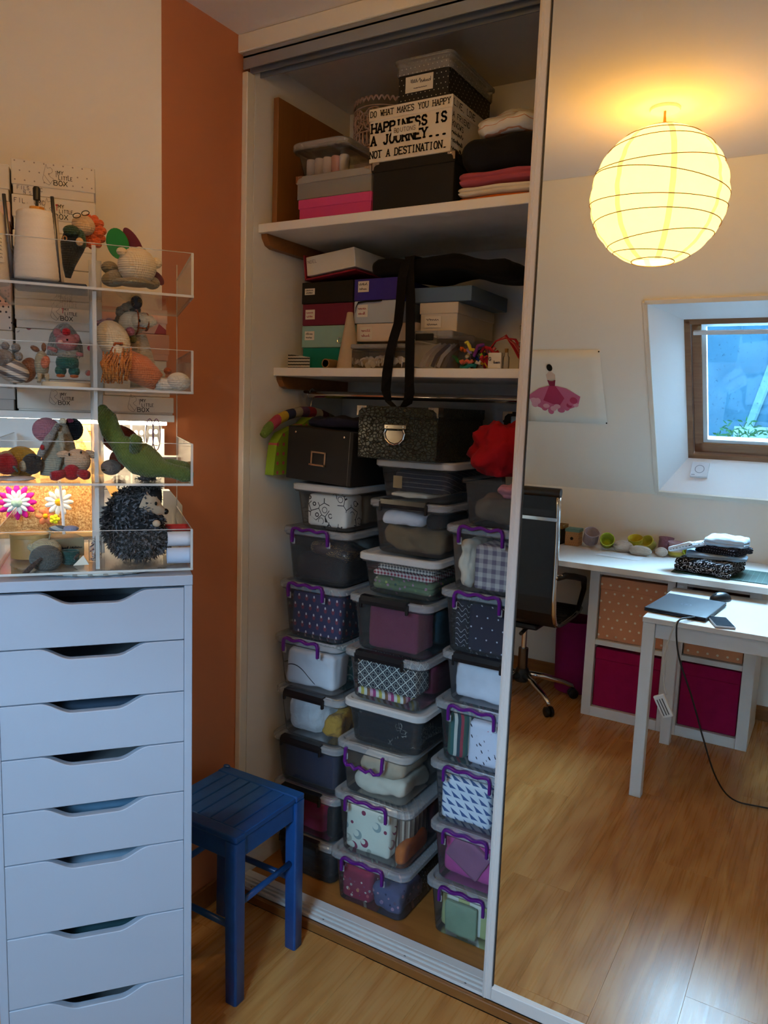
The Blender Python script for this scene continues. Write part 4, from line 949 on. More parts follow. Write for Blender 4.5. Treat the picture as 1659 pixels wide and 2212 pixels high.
# pipe cleaners
PC = ('#b0242e', '#d0b52c', '#1f3a86', '#26262c', '#c9707c', '#d8d2c8', '#2f7a48', '#c2313a', '#e0c840', '#7a3a8a', '#d0662a', '#2a8a94', '#5a3a24', '#20264a', '#d8705c', '#cfc4a8', '#8ab02c', '#8a1430', '#b08a20', '#a890c0')
R_ = random.Random(5)
for i in range(20):
    c = PC[i % len(PC)]; p = Vector((.612+R_.uniform(-.004, .062), .148+R_.uniform(-.01, .03), 0)); z = .008+R_.uniform(0, .045); d = R_.uniform(0, 2*pi); pts = []
    for j in range(7):
        pts.append(p + Vector((0, 0, z+.004*sin(j*1.3+i)))); d += R_.uniform(-.9, .9); p = p + Vector((cos(d)*.0095, sin(d)*.004, 0)); z = max(.007, min(.066, z+R_.uniform(-.012, .012)))
    bm = B(); tube(bm, pts, .0048, 7); o = tag(obj('pipe_cleaner', bm, cloth('chenille'+c[1:], c, bs=1, bd=.008), smooth=True), 'fuzzy %s pipe cleaner in the tangle on the lower shelf' % {'#b0242e': 'red', '#d0b52c': 'yellow', '#1f3a86': 'blue', '#26262c': 'black', '#c9707c': 'pink', '#d8d2c8': 'white', '#2f7a48': 'green', '#c2313a': 'scarlet', '#e0c840': 'lemon', '#7a3a8a': 'violet', '#d0662a': 'orange', '#2a8a94': 'turquoise', '#5a3a24': 'brown', '#20264a': 'navy', '#d8705c': 'coral', '#cfc4a8': 'cream', '#8ab02c': 'lime', '#8a1430': 'crimson', '#b08a20': 'gold', '#a890c0': 'lilac'}[c], 'pipe cleaner', 'tangled pipe cleaners'); o.location = (0, 0, Z2s)
for i in range(3):
    bm = B(); strap(bm, [(.66, .2, .055), (.675, .2, .075), (.70, .205, .083+.004*i), (.725, .21, .08-.012*i), (.74, .21, .06-.014*i)], .010, .002, (.2, 1, .3)); o = tag(obj('felt_strip', bm, cloth('feltstrip%d' % i, ('#a8202c', '#c9605c', '#b52834')[i])), ('bright red', 'salmon pink', 'dark red')[i]+' felt strip arching over the pipe cleaners', 'felt strip'); o.location = (0, 0, Z2s)
t = thing('label_card', 'small white label card standing at the right of the lower shelf', 'card', (.705, .128, Z2s)); bm = B(); box(bm, -.018, .018, 0, .012, 0, .04, bev=.001, seg=1); obj('card_body', bm, PAPER, t)
sticker(t, -.017, .017, .001, .039, lines=((.45, .3, .5, .2, 4),), ink=INKB, seed=4); lettering(t, 'G', -.015, .02, .008, .006, hw=.1, y=-.0013)
t = thing('cork_bottle', 'tiny glass bottle beside the label card', 'bottle', (.733, .135, Z2s)); bm = B(); lathe(bm, [(0, 0), (.008, 0), (.0085, .003), (.0085, .028), (.005, .034), (.005, .04), (.0, .04)], 16); obj('bottle_glass', bm, M_bin, t, smooth=True, angle=40)
bm = B(); lathe(bm, [(.0045, .0402), (.0048, .05), (0, .05)], 12); obj('cork', bm, card('cork', '#8c6a44'), t)
for z0, z1, lb, cc in ((Z2s, 1.676, 'clear tub of pins at the right end of the lower shelf', CL['redfloral']), (1.6763, 1.718, 'small clear tub on the tub of pins', CL['grey'])):
    bt = thing('clear_tub', lb, 'tub', (.795, .175, z0)); h = z1-z0-.0005; bm = B(); box(bm, -.045, .045, 0, .1, 0, h-.012, bev=.004); obj('box_body', bm, M_bin, bt); bm = B(); box(bm, -.047, .047, -.002, .102, h-.0115, h, bev=.003); obj('lid', bm, M_lid, bt)
    pile('sewing_bits', 'coloured bits inside the '+('tub of pins' if z0 == Z2s else 'upper small tub'), cc, .755, .835, .182, .27, z0+.003, z0+h*.45, r=.006, cat='bits')
bx = carton('kraft_box', 'brown kraft box with a black scrawl at the right end of the lower shelf', .752, .845, .18, .30, 1.7185, 1.797, card('kraft_orange', '#9c6a38')); bm = B(); R_ = random.Random(2)
for i in range(5): scribble(bm, face_xz(-.0004), -.04, .01+.012*i, .05, .02, 2, .0009, R_)
obj('black_scrawl', bm, INK, bx)
bt = thing('clear_tub', 'small milky tub on top of the kraft box', 'tub', (.80, .18, 1.7975)); bm = B(); box(bm, -.04, .04, 0, .09, 0, .028, bev=.004); obj('box_body', bm, M_milky, bt); bm = B(); box(bm, -.042, .042, -.002, .092, .0285, .038, bev=.003); obj('lid', bm, M_milky, bt)
# black bag with hanging strap
bag = thing('fabric_bag', 'black fabric bag lying over the lower shelf boxes with its strap dangling', 'bag', (.50, .25, 1.86)); CANV = cloth('bag_canvas', '#121114')
bm = B(); vs = soft(bm, -.2, .215, -.085, .12, 0, .045, 0, .006, 77, .02, 20, 12, 10, 10)
for v in vs: v.co.z += -.10*max(0, v.co.x-.05)**1.0 - .03*max(0, -v.co.x-.12) + .006*sin(v.co.x*30); 
obj('bag_body', bm, CANV, bag, smooth=True)
bm = B(); yS = -.142
pR = [(-.065, -.05, .046), (-.06, -.11, .04), (-.048, yS+.012, .0), (-.034, yS, -.08), (-.031, yS, -.18), (-.029, yS, -.25), (-.028, yS, -.29), (-.026, yS, -.32), (-.03, yS, -.345), (-.045, yS, -.358), (-.07, yS, -.36), (-.09, yS, -.345), (-.10, yS, -.315), (-.098, yS, -.27), (-.092, yS, -.22), (-.08, yS-.004, -.18), (-.066, yS-.006, -.14), (-.062, yS-.006, -.09), (-.061, yS-.002, -.02), (-.066, -.115, .03), (-.07, -.06, .044)]
sd = [(1, 0, 0)]*7 + [(.9, .45, 0), (.6, .8, 0), (.1, 1, 0), (0, 1, 0), (.1, 1, 0), (.6, .8, 0), (.9, .4, 0)] + [(1, 0, 0)]*7
strap(bm, pR, .027, .0022, sd); obj('shoulder_strap', bm, CANV, bag)

# ================================================================== things under the rail
t = thing('clothes_hanger', 'knitted striped clothes hanger on the chrome rail', 'hanger', (.03, .275, 1.533)); bm = B()
tube(bm, [(0, -.012, .004), (0, -.009, .013), (0, .0, .0165), (0, .011, .012), (0, .015, 0), (0, .010, -.012), (0, .0, -.022), (0, -.004, -.035), (0, -.004, -.06)], .0017, 6); obj('hook', bm, CHROME, t, smooth=True)
def knit_stripes(g):
    cs = ['#6d8a3a', '#b8425c', '#c9a838', '#2c3660', '#b0a89c', '#6a4a78', '#a03048', '#c8beb0', '#5c2038', '#7a6a50', '#c0a040', '#28305a', '#7c5a8c']
    f = ((g.y+.24)/.46); c = hx(cs[0])
    for i in range(1, len(cs)): c = g.mix(f > i/len(cs), c, hx(cs[i]))
    return c
bm = B(); tube(bm, [(0, -.235, -.128), (0, -.215, -.11), (0, -.17, -.082), (0, -.12, -.066), (0, -.06, -.056), (0, -.004, -.055), (0, .05, -.062), (0, .11, -.078), (0, .16, -.1), (0, .185, -.12)], [.011, .015, .0155, .0155, .0155, .016, .0155, .0155, .015, .011], 12); obj('knitted_cover', bm, mat('striped_knit', rough=.95, pat=knit_stripes, bump=lambda g: (g.y*1500.0).sn()*(g.z*900.0+g.x*900.0).sn(), bs=.6, bd=.002), t, smooth=True)
t = thing('baby_top', 'lime green baby top with pink dots hanging in the wardrobe corner', 'garment', (.03, .275, 1.533)); bm = B()
prof = [(-.205, -.245), (-.20, -.21), (-.19, -.15), (-.165, -.122), (-.115, -.105), (-.06, -.092), (-.03, -.074), (0, -.07), (.03, -.074), (.06, -.092), (.115, -.105), (.165, -.13), (.185, -.16), (.19, -.22), (.19, -.245)]
vs = prism(bm, prof, -.016, .016, Matrix(((0, 1, 0, 0), (1, 0, 0, 0), (0, 0, 1, 0), (0, 0, 0, 1))))
obj('garment_body', bm, mat('lime_dots', rough=.9, pat=lambda g: g.mix(g.dots(g.y+.004, g.z, .028, .2, .0), hx('#7c9a1e'), hx('#b0504e')), bump=crease, bs=.4, bd=.004), t)

# black file box on the left stack, crocodile box on the middle stack
t = carton('file_box', 'black file box with metal label holder on the left bin stack', .078, .306, .088, .40, 1.2785, 1.432, M_blk, ry=.05); w, d, h = t['_d']
for u in (-w+.028, w-.03):
    bm = B(); ball(bm, (u, -.001, h-.016), (.0034, .002, .0034), 10, 6); obj('rivet', bm, CHROME, t, smooth=True)
bm = B()
for r in ((-.026, .026, .083, .088), (-.026, .026, .046, .052), (-.026, -.021, .046, .088), (.021, .026, .046, .088)): box(bm, r[0], r[1], -.004, -.0003, r[2], r[3], bev=.001, seg=1)
bar(bm, (-.026, -.006, .05), (.026, -.006, .05), .010, .004); obj('label_holder', bm, STEEL, t)
bm = B(); box(bm, w-.012, w-.010, -.0006, .0004, 0, h); obj('cover_edge', bm, mat('edge_grey', hx('#3a3634'), .4), t)  # thin upright strip, greyer and smoother than the box front
pile('folded_fabric', 'dark blue cloth sticking out behind the file box', CL['navy'], .11, .29, .14, .33, 1.436, 1.462, amp=.012, r=.012, nf=24)
CROC = mat('crocodile_leather', hx('#1c2322'), .32, pat=lambda g: g.mix(g.vor(95, g.vec(g.x, g.y, g.z*1.25), 'Distance', 'DISTANCE_TO_EDGE').step(0, .12), hx('#0c1010'), hx('#27312f')), bump=lambda g: g.vor(95, g.vec(g.x, g.y, g.z*1.25), 'Distance', 'DISTANCE_TO_EDGE').step(0, .14), bs=.8, bd=.003)
t = carton('crocodile_box', 'black crocodile print box with silver latch on the middle bin stack', .338, .586, .064, .36, 1.3605, 1.502, CROC, .028, CROC, ov=.003); corners(t, .028, .026, mat('silver_corner', hx('#cfc2b4'), .2, 1)); w, d, h = t['_d']
bm = B(); box(bm, -.036, .030, -.0015, .0028, .082, .093, bev=.001, seg=1); pl = obj('latch_plate', bm, mat('gold_silver', hx('#c9bfae'), .22, 1), t)
pts = [(-.03, .080), (-.034, .070), (-.03, .055), (-.018, .044), (-.003, .040), (.012, .044), (.024, .055), (.028, .070), (.024, .080)]
bm = B(); prism(bm, [(x*.86-.0005, .0775+(z-.08)*.84) for x, z in pts], -.0022, .0026); q = obj('latch_cup', bm, MATS['gold_silver'], t)
bm = B(); tube(bm, [(x, -.003, z) for x, z in pts], .0022, 6); obj('pull_ring', bm, CHROME, q)
for u in (-.028, .022): bm = B(); ball(bm, (u, -.002, .0875), .0022, 8, 5); obj('rivet', bm, CHROME, pl)
t = carton('storage_box', 'black box with a metal corner half hidden behind the red garment', .648, .86, .345, .485, 1.32, 1.50, M_blk, .03, M_blk); corners(t, .03, .024)
bm = B(); box(bm, .06, .21, 0, .02, 0, .165, bev=.002, seg=1); t = tag(obj('blue_packet', bm, card('packet_blue', '#7fa3bd')), 'pale blue packet with a white printed strip above the red garment', 'packet'); t.location = (.625, .312, 1.322)
bm = B(); box(bm, .075, .2, -.0012, -.0002, .118, .148); s_ = obj('printed_strip', bm, PAPER, t); bm = B(); scribble(bm, face_xz(-.0013), .082, .128, .042, .009, 7, .0012, random.Random(5)); obj('small_print', bm, INKB, s_)
for _i, _c in enumerate(('#a85a4a', '#5a5a5c', '#8a9a98', '#909a9c')): bm = B(); box(bm, .130+.012*_i, .136+.012*_i, -.0018, -.0013, .129, .136); obj('colour_square', bm, card('sq%d' % _i, _c), s_)
# ================================================================== blue stool
BLUE = mat('blue_paint', rough=.32, pat=lambda g: g.mix(g.noise(35, 4), hx('#123f78'), hx('#1b5192')), bump=lambda g: g.noise(40, 4), bs=.25, bd=.002)
st = thing('wooden_stool', 'blue painted wooden stool with slatted seat in front of the orange wall', 'stool', (.175, -.245, 0))
SX, SY, SZ = .142, .138, .45
for sx in (-1, 1):
    for sy in (-1, 1):
        bm = B(); a = .019; c = .0165; X, Y = sx*(SX-.018), sy*(SY-.018); k = sx*.004
        loft(bm, [[(X+px+k, Y+py, 0) for px, py in rrect(-c, c, -c, c, .006)], [(X+px+k, Y+py, .002) for px, py in rrect(-c-.0015, c+.0015, -c-.0015, c+.0015, .006)], [(X+px, Y+py, .3) for px, py in rrect(-a, a, -a, a, .006)], [(X+px, Y+py, SZ-.016) for px, py in rrect(-a, a, -a, a, .006)]])
        obj('leg', bm, BLUE, st, smooth=True, angle=40)
for sy in (-1, 1):
    bm = B(); box(bm, -SX+.037, SX-.037, sy*(SY-.018)-.010, sy*(SY-.018)+.010, SZ-.068, SZ-.016, bev=.002, seg=1); obj('apron', bm, BLUE, st)
    bm = B(); rod(bm, (-SX+.036, sy*(SY-.018), .20), (SX-.036, sy*(SY-.018), .20), .0085, 12); obj('stretcher', bm, BLUE, st, smooth=True)
    bm = B(); box(bm, -SX, SX, min(sy*SY, sy*(SY-.036)), max(sy*SY, sy*(SY-.036)), SZ-.0155, SZ+.001, bev=.004); obj('seat_rail', bm, BLUE, st)
for sx in (-1, 1):
    bm = B(); box(bm, sx*(SX-.018)-.010, sx*(SX-.018)+.010, -SY+.037, SY-.037, SZ-.068, SZ-.016, bev=.002, seg=1); obj('apron', bm, BLUE, st)
    bm = B(); rod(bm, (sx*(SX-.018), -SY+.036, .255), (sx*(SX-.018), SY-.036, .255), .0085, 12); obj('stretcher', bm, BLUE, st, smooth=True)
sw = (2*SX-.004)/7
bm = B(); box(bm, .0012, sw-.0012, -SY+.0362, SY-.0362, -.0152, 0, bev=.002, seg=1); sl0 = obj('seat_slat', bm, BLUE, st); sl0.location = (-SX+.002, 0, SZ)
for i in range(1, 7): q = sl0.copy(); COL.objects.link(q); q.location = (-SX+.002+sw*i, 0, SZ)
bm = B(); ball(bm, (-SX+.01, SY-.008, SZ+.003), (.012, .008, .005), 10, 6); obj('paint_drip', bm, BLUE, st, smooth=True)
bm = B(); ball(bm, (SX-.012, SY+.0005, SZ-.03), (.005, .002, .005), 10, 6); obj('bolt_head', bm, BLUE, st, smooth=True)

# ================================================================== white drawer unit (local x to the right along its front, y to its back)
AX, AY, ARZ = .4208, -.6356, pi/2-ATH
def AL(x, y, z): return (AX + x*DX - y*DY, AY + x*DY + y*DX, z)
def athing(name, label, cat, x, y, z, rz=0.0, group=None): return thing(name, label, cat, AL(x, y, z), ARZ+rz, group)
M_unit = mat('white_lacquer', hx('#a9aebb'), .42, spec=.4)
M_in = mat('drawer_inside_grey', hx('#b8bcc2'), .7)  # one even pale grey for drawer trays and back boards
un = athing('drawer_unit', 'tall white drawer unit with nine cut out handles', 'drawer unit', 0, 0, 0)
for x0, x1 in ((-.36, -.3445), (-.0155, 0)):
    bm = B(); box(bm, x0, x1, 0, .39, 0, 1.1395, bev=.001, seg=1); obj('side_panel', bm, M_unit, un)
bm = B(); box(bm, -.3605, .0005, -.001, .39, 1.14, 1.16, bev=.001, seg=1); obj('top_panel', bm, M_unit, un)
bm = B(); box(bm, -.3443, -.0157, .38, .389, .02, 1.139); obj('back_panel', bm, M_in, un)
def front_mesh(h):
    w = .3275; cx = w/2; pts = [(0, 0), (w, 0), (w, h)]; nd = .0225
    def S_(t): return t*t*(3-2*t)
    for i in range(11): t = i/10; pts.append((w*.80-(w*.18)*t, h-nd*S_(t)))
    for i in range(11): t = i/10; pts.append((w*.38-(w*.18)*t, h-nd*S_(1-t)))
    pts.append((0, h))
    top = sorted(pts[2:], key=lambda p: p[0]); bm = B()
    loft(bm, [[(x, .0012, 0), (x, 0, .0012), (x, 0, z_-.0014), (x, .0014, z_), (x, .016, z_), (x, .016, 0)] for x, z_ in top]); return bm
def tray_mesh(h):
    bm = B(); w = .3275
    for r in ((.006, w-.006, .02, .37, .004, .009), (.006, .016, .02, .37, .004, h*.62), (w-.016, w-.006, .02, .37, .004, h*.62), (.006, w-.006, .36, .37, .004, h*.62)): box(bm, *r)
    return bm
z = 1.1372; small = big = None
for i in range(9):
    h = .1051 if i < 5 else .1507; zz = z-h; hh = h-.0022
    src = small if i < 5 else big
    if src is None:
        f = obj('drawer', front_mesh(hh), M_unit, un); tr_ = obj('drawer_tray', tray_mesh(hh), M_in, f)
        if i < 5: small = f
        else: big = f
    else:
        f = src.copy(); COL.objects.link(f); c = src.children[0].copy(); COL.objects.link(c); c.parent = f
    f.location = (-.3438, .0, zz); z = zz
for zi, c, sd in ((2, '#3a4656', 1), (4, '#5a7890', 2), (5, '#8aa0b4', 3), (6, '#2e4a50', 4)):
    zb = 1.1372-.1051*min(zi+1, 5)-.1507*max(0, zi-4); hgt = (.1051 if zi < 5 else .1507)*.6
    bm = B(); soft(bm, -.11, .12, -.1, .1, 0, hgt, 3, .006, 40+sd, .012); o = tag(obj('folded_fabric', bm, cloth('drawer%d' % zi, c), smooth=True), ('dark slate', 'sky blue', 'pale blue', 'bottle green')[sd-1]+' cloth glimpsed through a drawer cutout', 'fabric'); o.location = AL(-.18, .16, zb+.0135); o.rotation_euler = (0, 0, ARZ)

# ================================================================== wall shelf, boxes, pin board behind
ws = athing('wall_shelf', 'narrow white wall shelf carrying the little boxes', 'shelf', 0, .365, 1.445)
bm = B(); box(bm, -.75, -.005, 0, .122, 0, .016, bev=.001, seg=1); obj('board', bm, M_shelf, ws)
bm = B(); box(bm, -.75, -.232, 0, .012, -.066, -.0005, bev=.001, seg=1); obj('front_board', bm, M_shelf, ws)
bm = B(); box(bm, -.70, -.02, .03, .042, -.009, -.0005, bev=.002, seg=1); obj('led_strip', bm, mat('led_light', (1, 1, 1), .5, emit=(1.0, .80, .52), es=26.0), ws)
LBX = card('little_box_white', '#ddd3c6', .04); LBL = card('little_box_lid', '#e0d6c8', .04); LBP = mat('card_geo_pink', rough=.6, pat=lambda g: g.ramp(g.vor(16, g.vec(g.x, g.z*1.0), 'Color'), (.2, hx('#d8b0a4')), (.45, hx('#e0cabc')), (.6, hx('#a8404c')), (.8, hx('#cf9088'))))
LBD = mat('card_blush_dots', rough=.6, pat=lambda g: g.mix(g.dots(g.x, g.z, .011, .2)*(g.noise(14, 0) > .48), g.mix(g.noise(11, 0).step(.5, .53), hx('#ddd0c4'), hx('#d9a890')), hx('#2a2426')))
LBF = mat('card_bouquet', rough=.6, pat=lambda g: g.mix((g.vor(46, g.vec(g.x, g.z)) < .3)*(g.noise(16, 1) > .47), hx('#ddd6ca'), g.ramp(g.noise(22, 0), (.35, hx('#c0305c')), (.45, hx('#3d6a58')), (.55, hx('#8fa3a0')), (.65, hx('#c65a4a')))))
LBV = mat('card_hearts', rough=.6, pat=lambda g: g.mix(g.dots(g.x, g.z, .019, .085), hx('#ddd3c6'), hx('#9a8c86')))
LBG = card('little_box_grey', '#b8b0a8')
def logo(b, f, red=False, s=1.0):
    bm = B()
    def L(p): ribbon(bm, [(x*s, z*s) for x, z in p], .00038, f)
    L([(-.016, .036), (-.0145, .030), (-.009, .032), (-.006, .0295), (-.0055, .025), (-.0075, .0225), (-.0105, .0205), (-.012, .0185)]); L([(-.0165, .037), (-.019, .0265), (-.021, .018), (-.0225, .011), (-.021, .006), (-.017, .003), (-.0115, .0005), (-.0075, .006), (-.004, .0115)]); L([(-.0195, .0175), (-.0165, .0125), (-.012, .007), (-.0085, .003)]); L([(-.012, .0185), (-.0085, .0145), (-.004, .0125)])
    obj('line_figure', bm, mat('grey_line', hx('#8a7f78'), .8), b)
    bm = B(); write(bm, 'MY', f, .003*s, .0215*s, .0062*s, .0042*s, .0058*s, .075); write(bm, 'LITTLE', f, .005*s, .0125*s, .0062*s, .0028*s, .0041*s, .075); write(bm, 'BOX', f, -.0035*s, .0015*s, .0085*s, .0062*s, .0085*s, .07); obj('lettering', bm, INK, b)
    bm = B(); ribbon(bm, [(-.0005*s, .026*s), (.0015*s, .0265*s)], .0016 if red else .0007, f); ribbon(bm, [(.0008*s, .025*s), (.0008*s, .0165*s)], .0007, f); obj('little_key', bm, INKR if red else mat('grey_line', hx('#8a7f78'), .8), b)
def lbox(label, x0, x1, z0, z1, m, lid=.03, ml=None, lg=None, flip=False, red=False, dv=0.0, writing=None):
    t = athing('little_box', label, 'box', (x0+x1)/2, .372+dv, z0, group='little card boxes on the wall shelf'); w = (x1-x0)/2; h = z1-z0-.0006
    if flip: bm = B(); box(bm, -w+.0025, w-.0025, .0025, .108, lid*.8, h, bev=.001, seg=1); obj('box_body', bm, m, t); bm = B(); box(bm, -w, w, 0, .11, 0, lid, bev=.0015, seg=1); obj('lid', bm, ml or LBL, t)
    else: bm = B(); box(bm, -w+.0025, w-.0025, .0025, .108, 0, h-lid*.2, bev=.001, seg=1); obj('box_body', bm, m, t); bm = B(); box(bm, -w, w, 0, .11, h-lid, h, bev=.0015, seg=1); obj('lid', bm, ml or LBL, t)
    if lg is not None:
        lx, lz, sc = lg
        f = (lambda u, v: Vector((lx-u, -.0006, lz-v))) if flip else (lambda u, v: Vector((lx+u, -.0006, lz+v)))
        logo(t, f, red, sc)
    if writing:
        bm = B(); R = random.Random(3)
        for tx, wx, wz, hh in writing: write(bm, tx, (lambda u, v: Vector((u, -.0008, v))) if wz > h-lid else (lambda u, v: Vector((u, .0018, v))), wx, wz, hh, hh*.55, hh*.85, .05, jit=.06, rnd=R)
        obj('handwriting', bm, INKB, t)
    return t
Z0 = 1.4615
bx0, bx1 = -.338, -.172
lbox('little white box with logo at the foot of the middle column, behind the toys', bx0, bx1, Z0, 1.532, LBX, .066, None, (.004, .014, 1.0))
lbox('little white box with a flower bouquet print', bx0, bx1, 1.5325, 1.640, LBF, .07, LBF)
lbox('little white box with red key logo above the flower box', bx0, bx1, 1.6405, 1.703, LBX, .045, None, (.012, .019, 1.05), red=True)
lbox('little white box turned upside down on the red key box', bx0, bx1, 1.7035, 1.77, LBX, .04, None, (.012, .034, 1.0), flip=True)
lbox('plain little white box behind the thread cones', bx0, bx1, 1.7705, 1.845, LBX, .035)
lbox('little white box second from the top, handwriting on its lid', bx0, bx1, 1.8455, 1.918, LBX, .046, None, (.004, .028, 1.15), red=True, writing=[('FIL. DMC', -.078, .055, .009)])
lbox('little white box with hearts topping the middle column', bx0, bx1, 1.9185, 1.99, LBX, .052, LBV, (.004, .024, 1.15), writing=[('FILS DMC', -.072, .0095, .0075), ('N 5', -.06, .001, .0065)])
lbox('little white box with large BOX logo, lowest in the right column', -.168, -.006, Z0, 1.502, LBX, .036, None, (.004, .004, 1.1))
lbox('plain little cream box above the large logo box', -.160, -.012, 1.5025, 1.548, LBX, .018)
lbox('plain tall little cream box below the salmon one', -.165, -.022, 1.5485, 1.585, LBX, .02, dv=.003)
lbox('salmon pink little box in the right column', -.168, -.016, 1.5855, 1.645, card('salmon', '#d8a48c'), .045, card('salmon_lid', '#d6a088'))
lbox('little box with pink and crimson facets topping the right column', -.170, -.020, 1.6455, 1.70, LBP, .03, LBP)
lbox('little grey box at the far left end of the wall shelf', -.50, -.342, Z0, 1.515, LBG, .03, LBG)
lbox('tall plain little white box at the far left', -.50, -.343, 1.5155, 1.632, LBX, .03)
lbox('blush little box with black dots at the far left', -.50, -.342, 1.6325, 1.742, LBD, .055, LBD)
lbox('plain white box above the blush dotted box', -.50, -.342, 1.7425, 1.835, LBX, .03)
lbox('little box with pink facets at the far left', -.50, -.342, 1.8355, 1.90, LBP, .04, LBP)
lbox('little white box topping the far left column', -.50, -.342, 1.9005, 1.975, LBX, .05)
# pin board with crocheted flowers
pb = athing('cork_board', 'cork board in a light wood frame behind the toy stand', 'pin board', -.27, .466, 1.1605)
bm = B(); box(bm, -.14, .085, .006, .012, 0, .26); obj('cork_sheet', bm, mat('cork', rough=.9, pat=lambda g: g.ramp(g.noise(260, 3, None, .7), (.35, hx('#8a5a2c')), (.5, hx('#c08c50')), (.65, hx('#dcb880')))), pb)
for r in ((-.15, .095, .255, .272), (-.15, .095, -.0, .014), (-.15, -.138, .0, .27), (.083, .097, .0, .27)): bm = B(); box(bm, r[0], r[1], 0, .016, r[2], r[3], bev=.002, seg=1); obj('frame_bar', bm, mat('light_wood', rough=.5, pat=_wood(hx('#c08a48'), hx('#d8a866'), ax='x')), pb)
bm = B(); bar(bm, (.06, -.001, .262), (.135, -.001, .10), .02, .006, up=(0, 1, 0)); obj('brace', bm, MATS['light_wood'], pb)
def flower(name, label, x, z, r, n, mp, mc, v=.452, layers=1):
    t = athing(name, label, 'crochet flower', x, v, z)
    for l in range(layers):
        for k in range(n):
            a = 2*pi*k/n+l*.3; rr = r*(1-.3*l); bm = B(); ball(bm, (rr*.6*cos(a), -.004*l, rr*.6*sin(a)), (rr*.42, .004, rr*.42*min(1, 5.0/n)), 10, 6, RY(-a)); obj('petal', bm, mp[l] if isinstance(mp, list) else mp, t, smooth=True)
    bm = B(); ball(bm, (0, -.004*layers, 0), (r*.28, .005, r*.28), 10, 6); obj('flower_centre', bm, mc, t, smooth=True)
Y_ = lambda n, c: cloth('yarn_'+n, c, bs=1.0, bd=.006)
flower('crochet_flower', 'large pink rosette with white petals on the cork board', -.352, 1.248, .042, 12, [Y_('magenta', '#d81f86'), Y_('snow', '#e6e6e2')], Y_('sage', '#9fbfae'), layers=2)
flower('crochet_flower', 'white daisy with orange centre on the cork board', -.262, 1.248, .032, 11, Y_('daisy', '#ece8e0'), Y_('amber', '#e09a1c'))
flower('crochet_flower', 'peach crocheted flower beside the daisy', -.292, 1.215, .022, 6, Y_('peach', '#e88a5c'), Y_('amber', '#e09a1c'), v=.456)
flower('crochet_flower', 'small lemon yellow flower under the daisy', -.272, 1.208, .012, 5, Y_('lemon', '#e6d82c'), Y_('lemon', '#e6d82c'), v=.448)
flower('crochet_flower', 'half hidden white flower at the top left of the cork board', -.362, 1.345, .024, 8, Y_('snow', '#e6e6e2'), Y_('snow', '#e6e6e2'))
flower('crochet_flower', 'small white pompon flower near the top of the cork board', -.322, 1.342, .017, 7, Y_('snow', '#e6e6e2'), Y_('snow', '#e6e6e2'))
bm = B(); tube(bm, [(-.262, .405, 1.43), (-.264, .402, 1.36), (-.256, .402, 1.29), (-.252, .404, 1.235), (-.25, .41, 1.17)], .0035, 8); o = tag(obj('white_cable', bm, mat('cable_white', hx('#e6e6ea'), .4), smooth=True), 'white cable hanging down in front of the cork board', 'cable'); o.location = AL(0, 0, 0); o.rotation_euler = (0, 0, ARZ)
# strips of black and white photo booth pictures
def photostrip(label, x0, x1, z0, z1, n, v=.478, rows=1):
    t = athing('photo_strip', label, 'photo strip', (x0+x1)/2, v, z0, group='photo strips'); w = (x1-x0)/2; h = z1-z0
    bm = B(); box(bm, -w, w, 0, .0015, 0, h); obj('paper', bm, mat('photo_paper', hx('#dcdcd8'), .5), t)
    cw = 2*w/n; rh = h/rows
    for i in range(n):
        for r in range(rows):
            cx = -w+cw*(i+.5); z_ = rh*r
            bm = B(); box(bm, cx-cw*.44, cx+cw*.44, -.0006, -.0001, z_+rh*.08, z_+rh*.92); ph = obj('picture', bm, mat('photo_dark', hx('#38363a'), .5), t)
            bm = B()
            for s_ in (-.17, .2):
                c = (cx+cw*s_, z_+rh*(.5+.06*((i+r) % 2)))
                bm.faces.new([bm.verts.new((c[0]+cw*.14*cos(q), -.0009, c[1]+cw*.19*sin(q))) for q in [2*pi*j/12 for j in range(12)]]); bm.faces.new([bm.verts.new(p) for p in ((c[0]-cw*.2, -.0008, z_+rh*.1), (c[0]+cw*.2, -.0008, z_+rh*.1), (c[0]+cw*.1, -.0008, z_+rh*.34), (c[0]-cw*.1, -.0008, z_+rh*.34))])
            obj('figures', bm, mat('photo_light', hx('#c8c8c4'), .5), ph)
photostrip('long black and white photo strip behind the green dinosaur', -.166, -.03, 1.385, 1.444, 4)
photostrip('photo strip above the hedgehog, behind the stand', -.166, -.03, 1.27, 1.33, 4)
photostrip('upright photo strip near the orange wall', -.028, .012, 1.31, 1.36, 1, v=.479)
bm = B(); box(bm, -.168, -.02, 0, .004, 0, .265); o = tag(obj('pin_sheet', bm, mat('panel_white', hx('#dcdad4'), .6)), 'white sheet of card pinned behind the photo strips', 'card'); o.location = AL(0, .481, 1.1605); o.rotation_euler = (0, 0, ARZ)
bm = B(); prism(bm, [(-.02, 0), (.024, 0), (.024, .09), (-.004, .125), (-.02, .125)], 0, .038); o = tag(obj('white_holder', bm, MATS['panel_white']), 'slant topped white file holder behind the hedgehog', 'file holder'); o.location = AL(-.012, .3505, 1.1605); o.rotation_euler = (0, 0, ARZ)

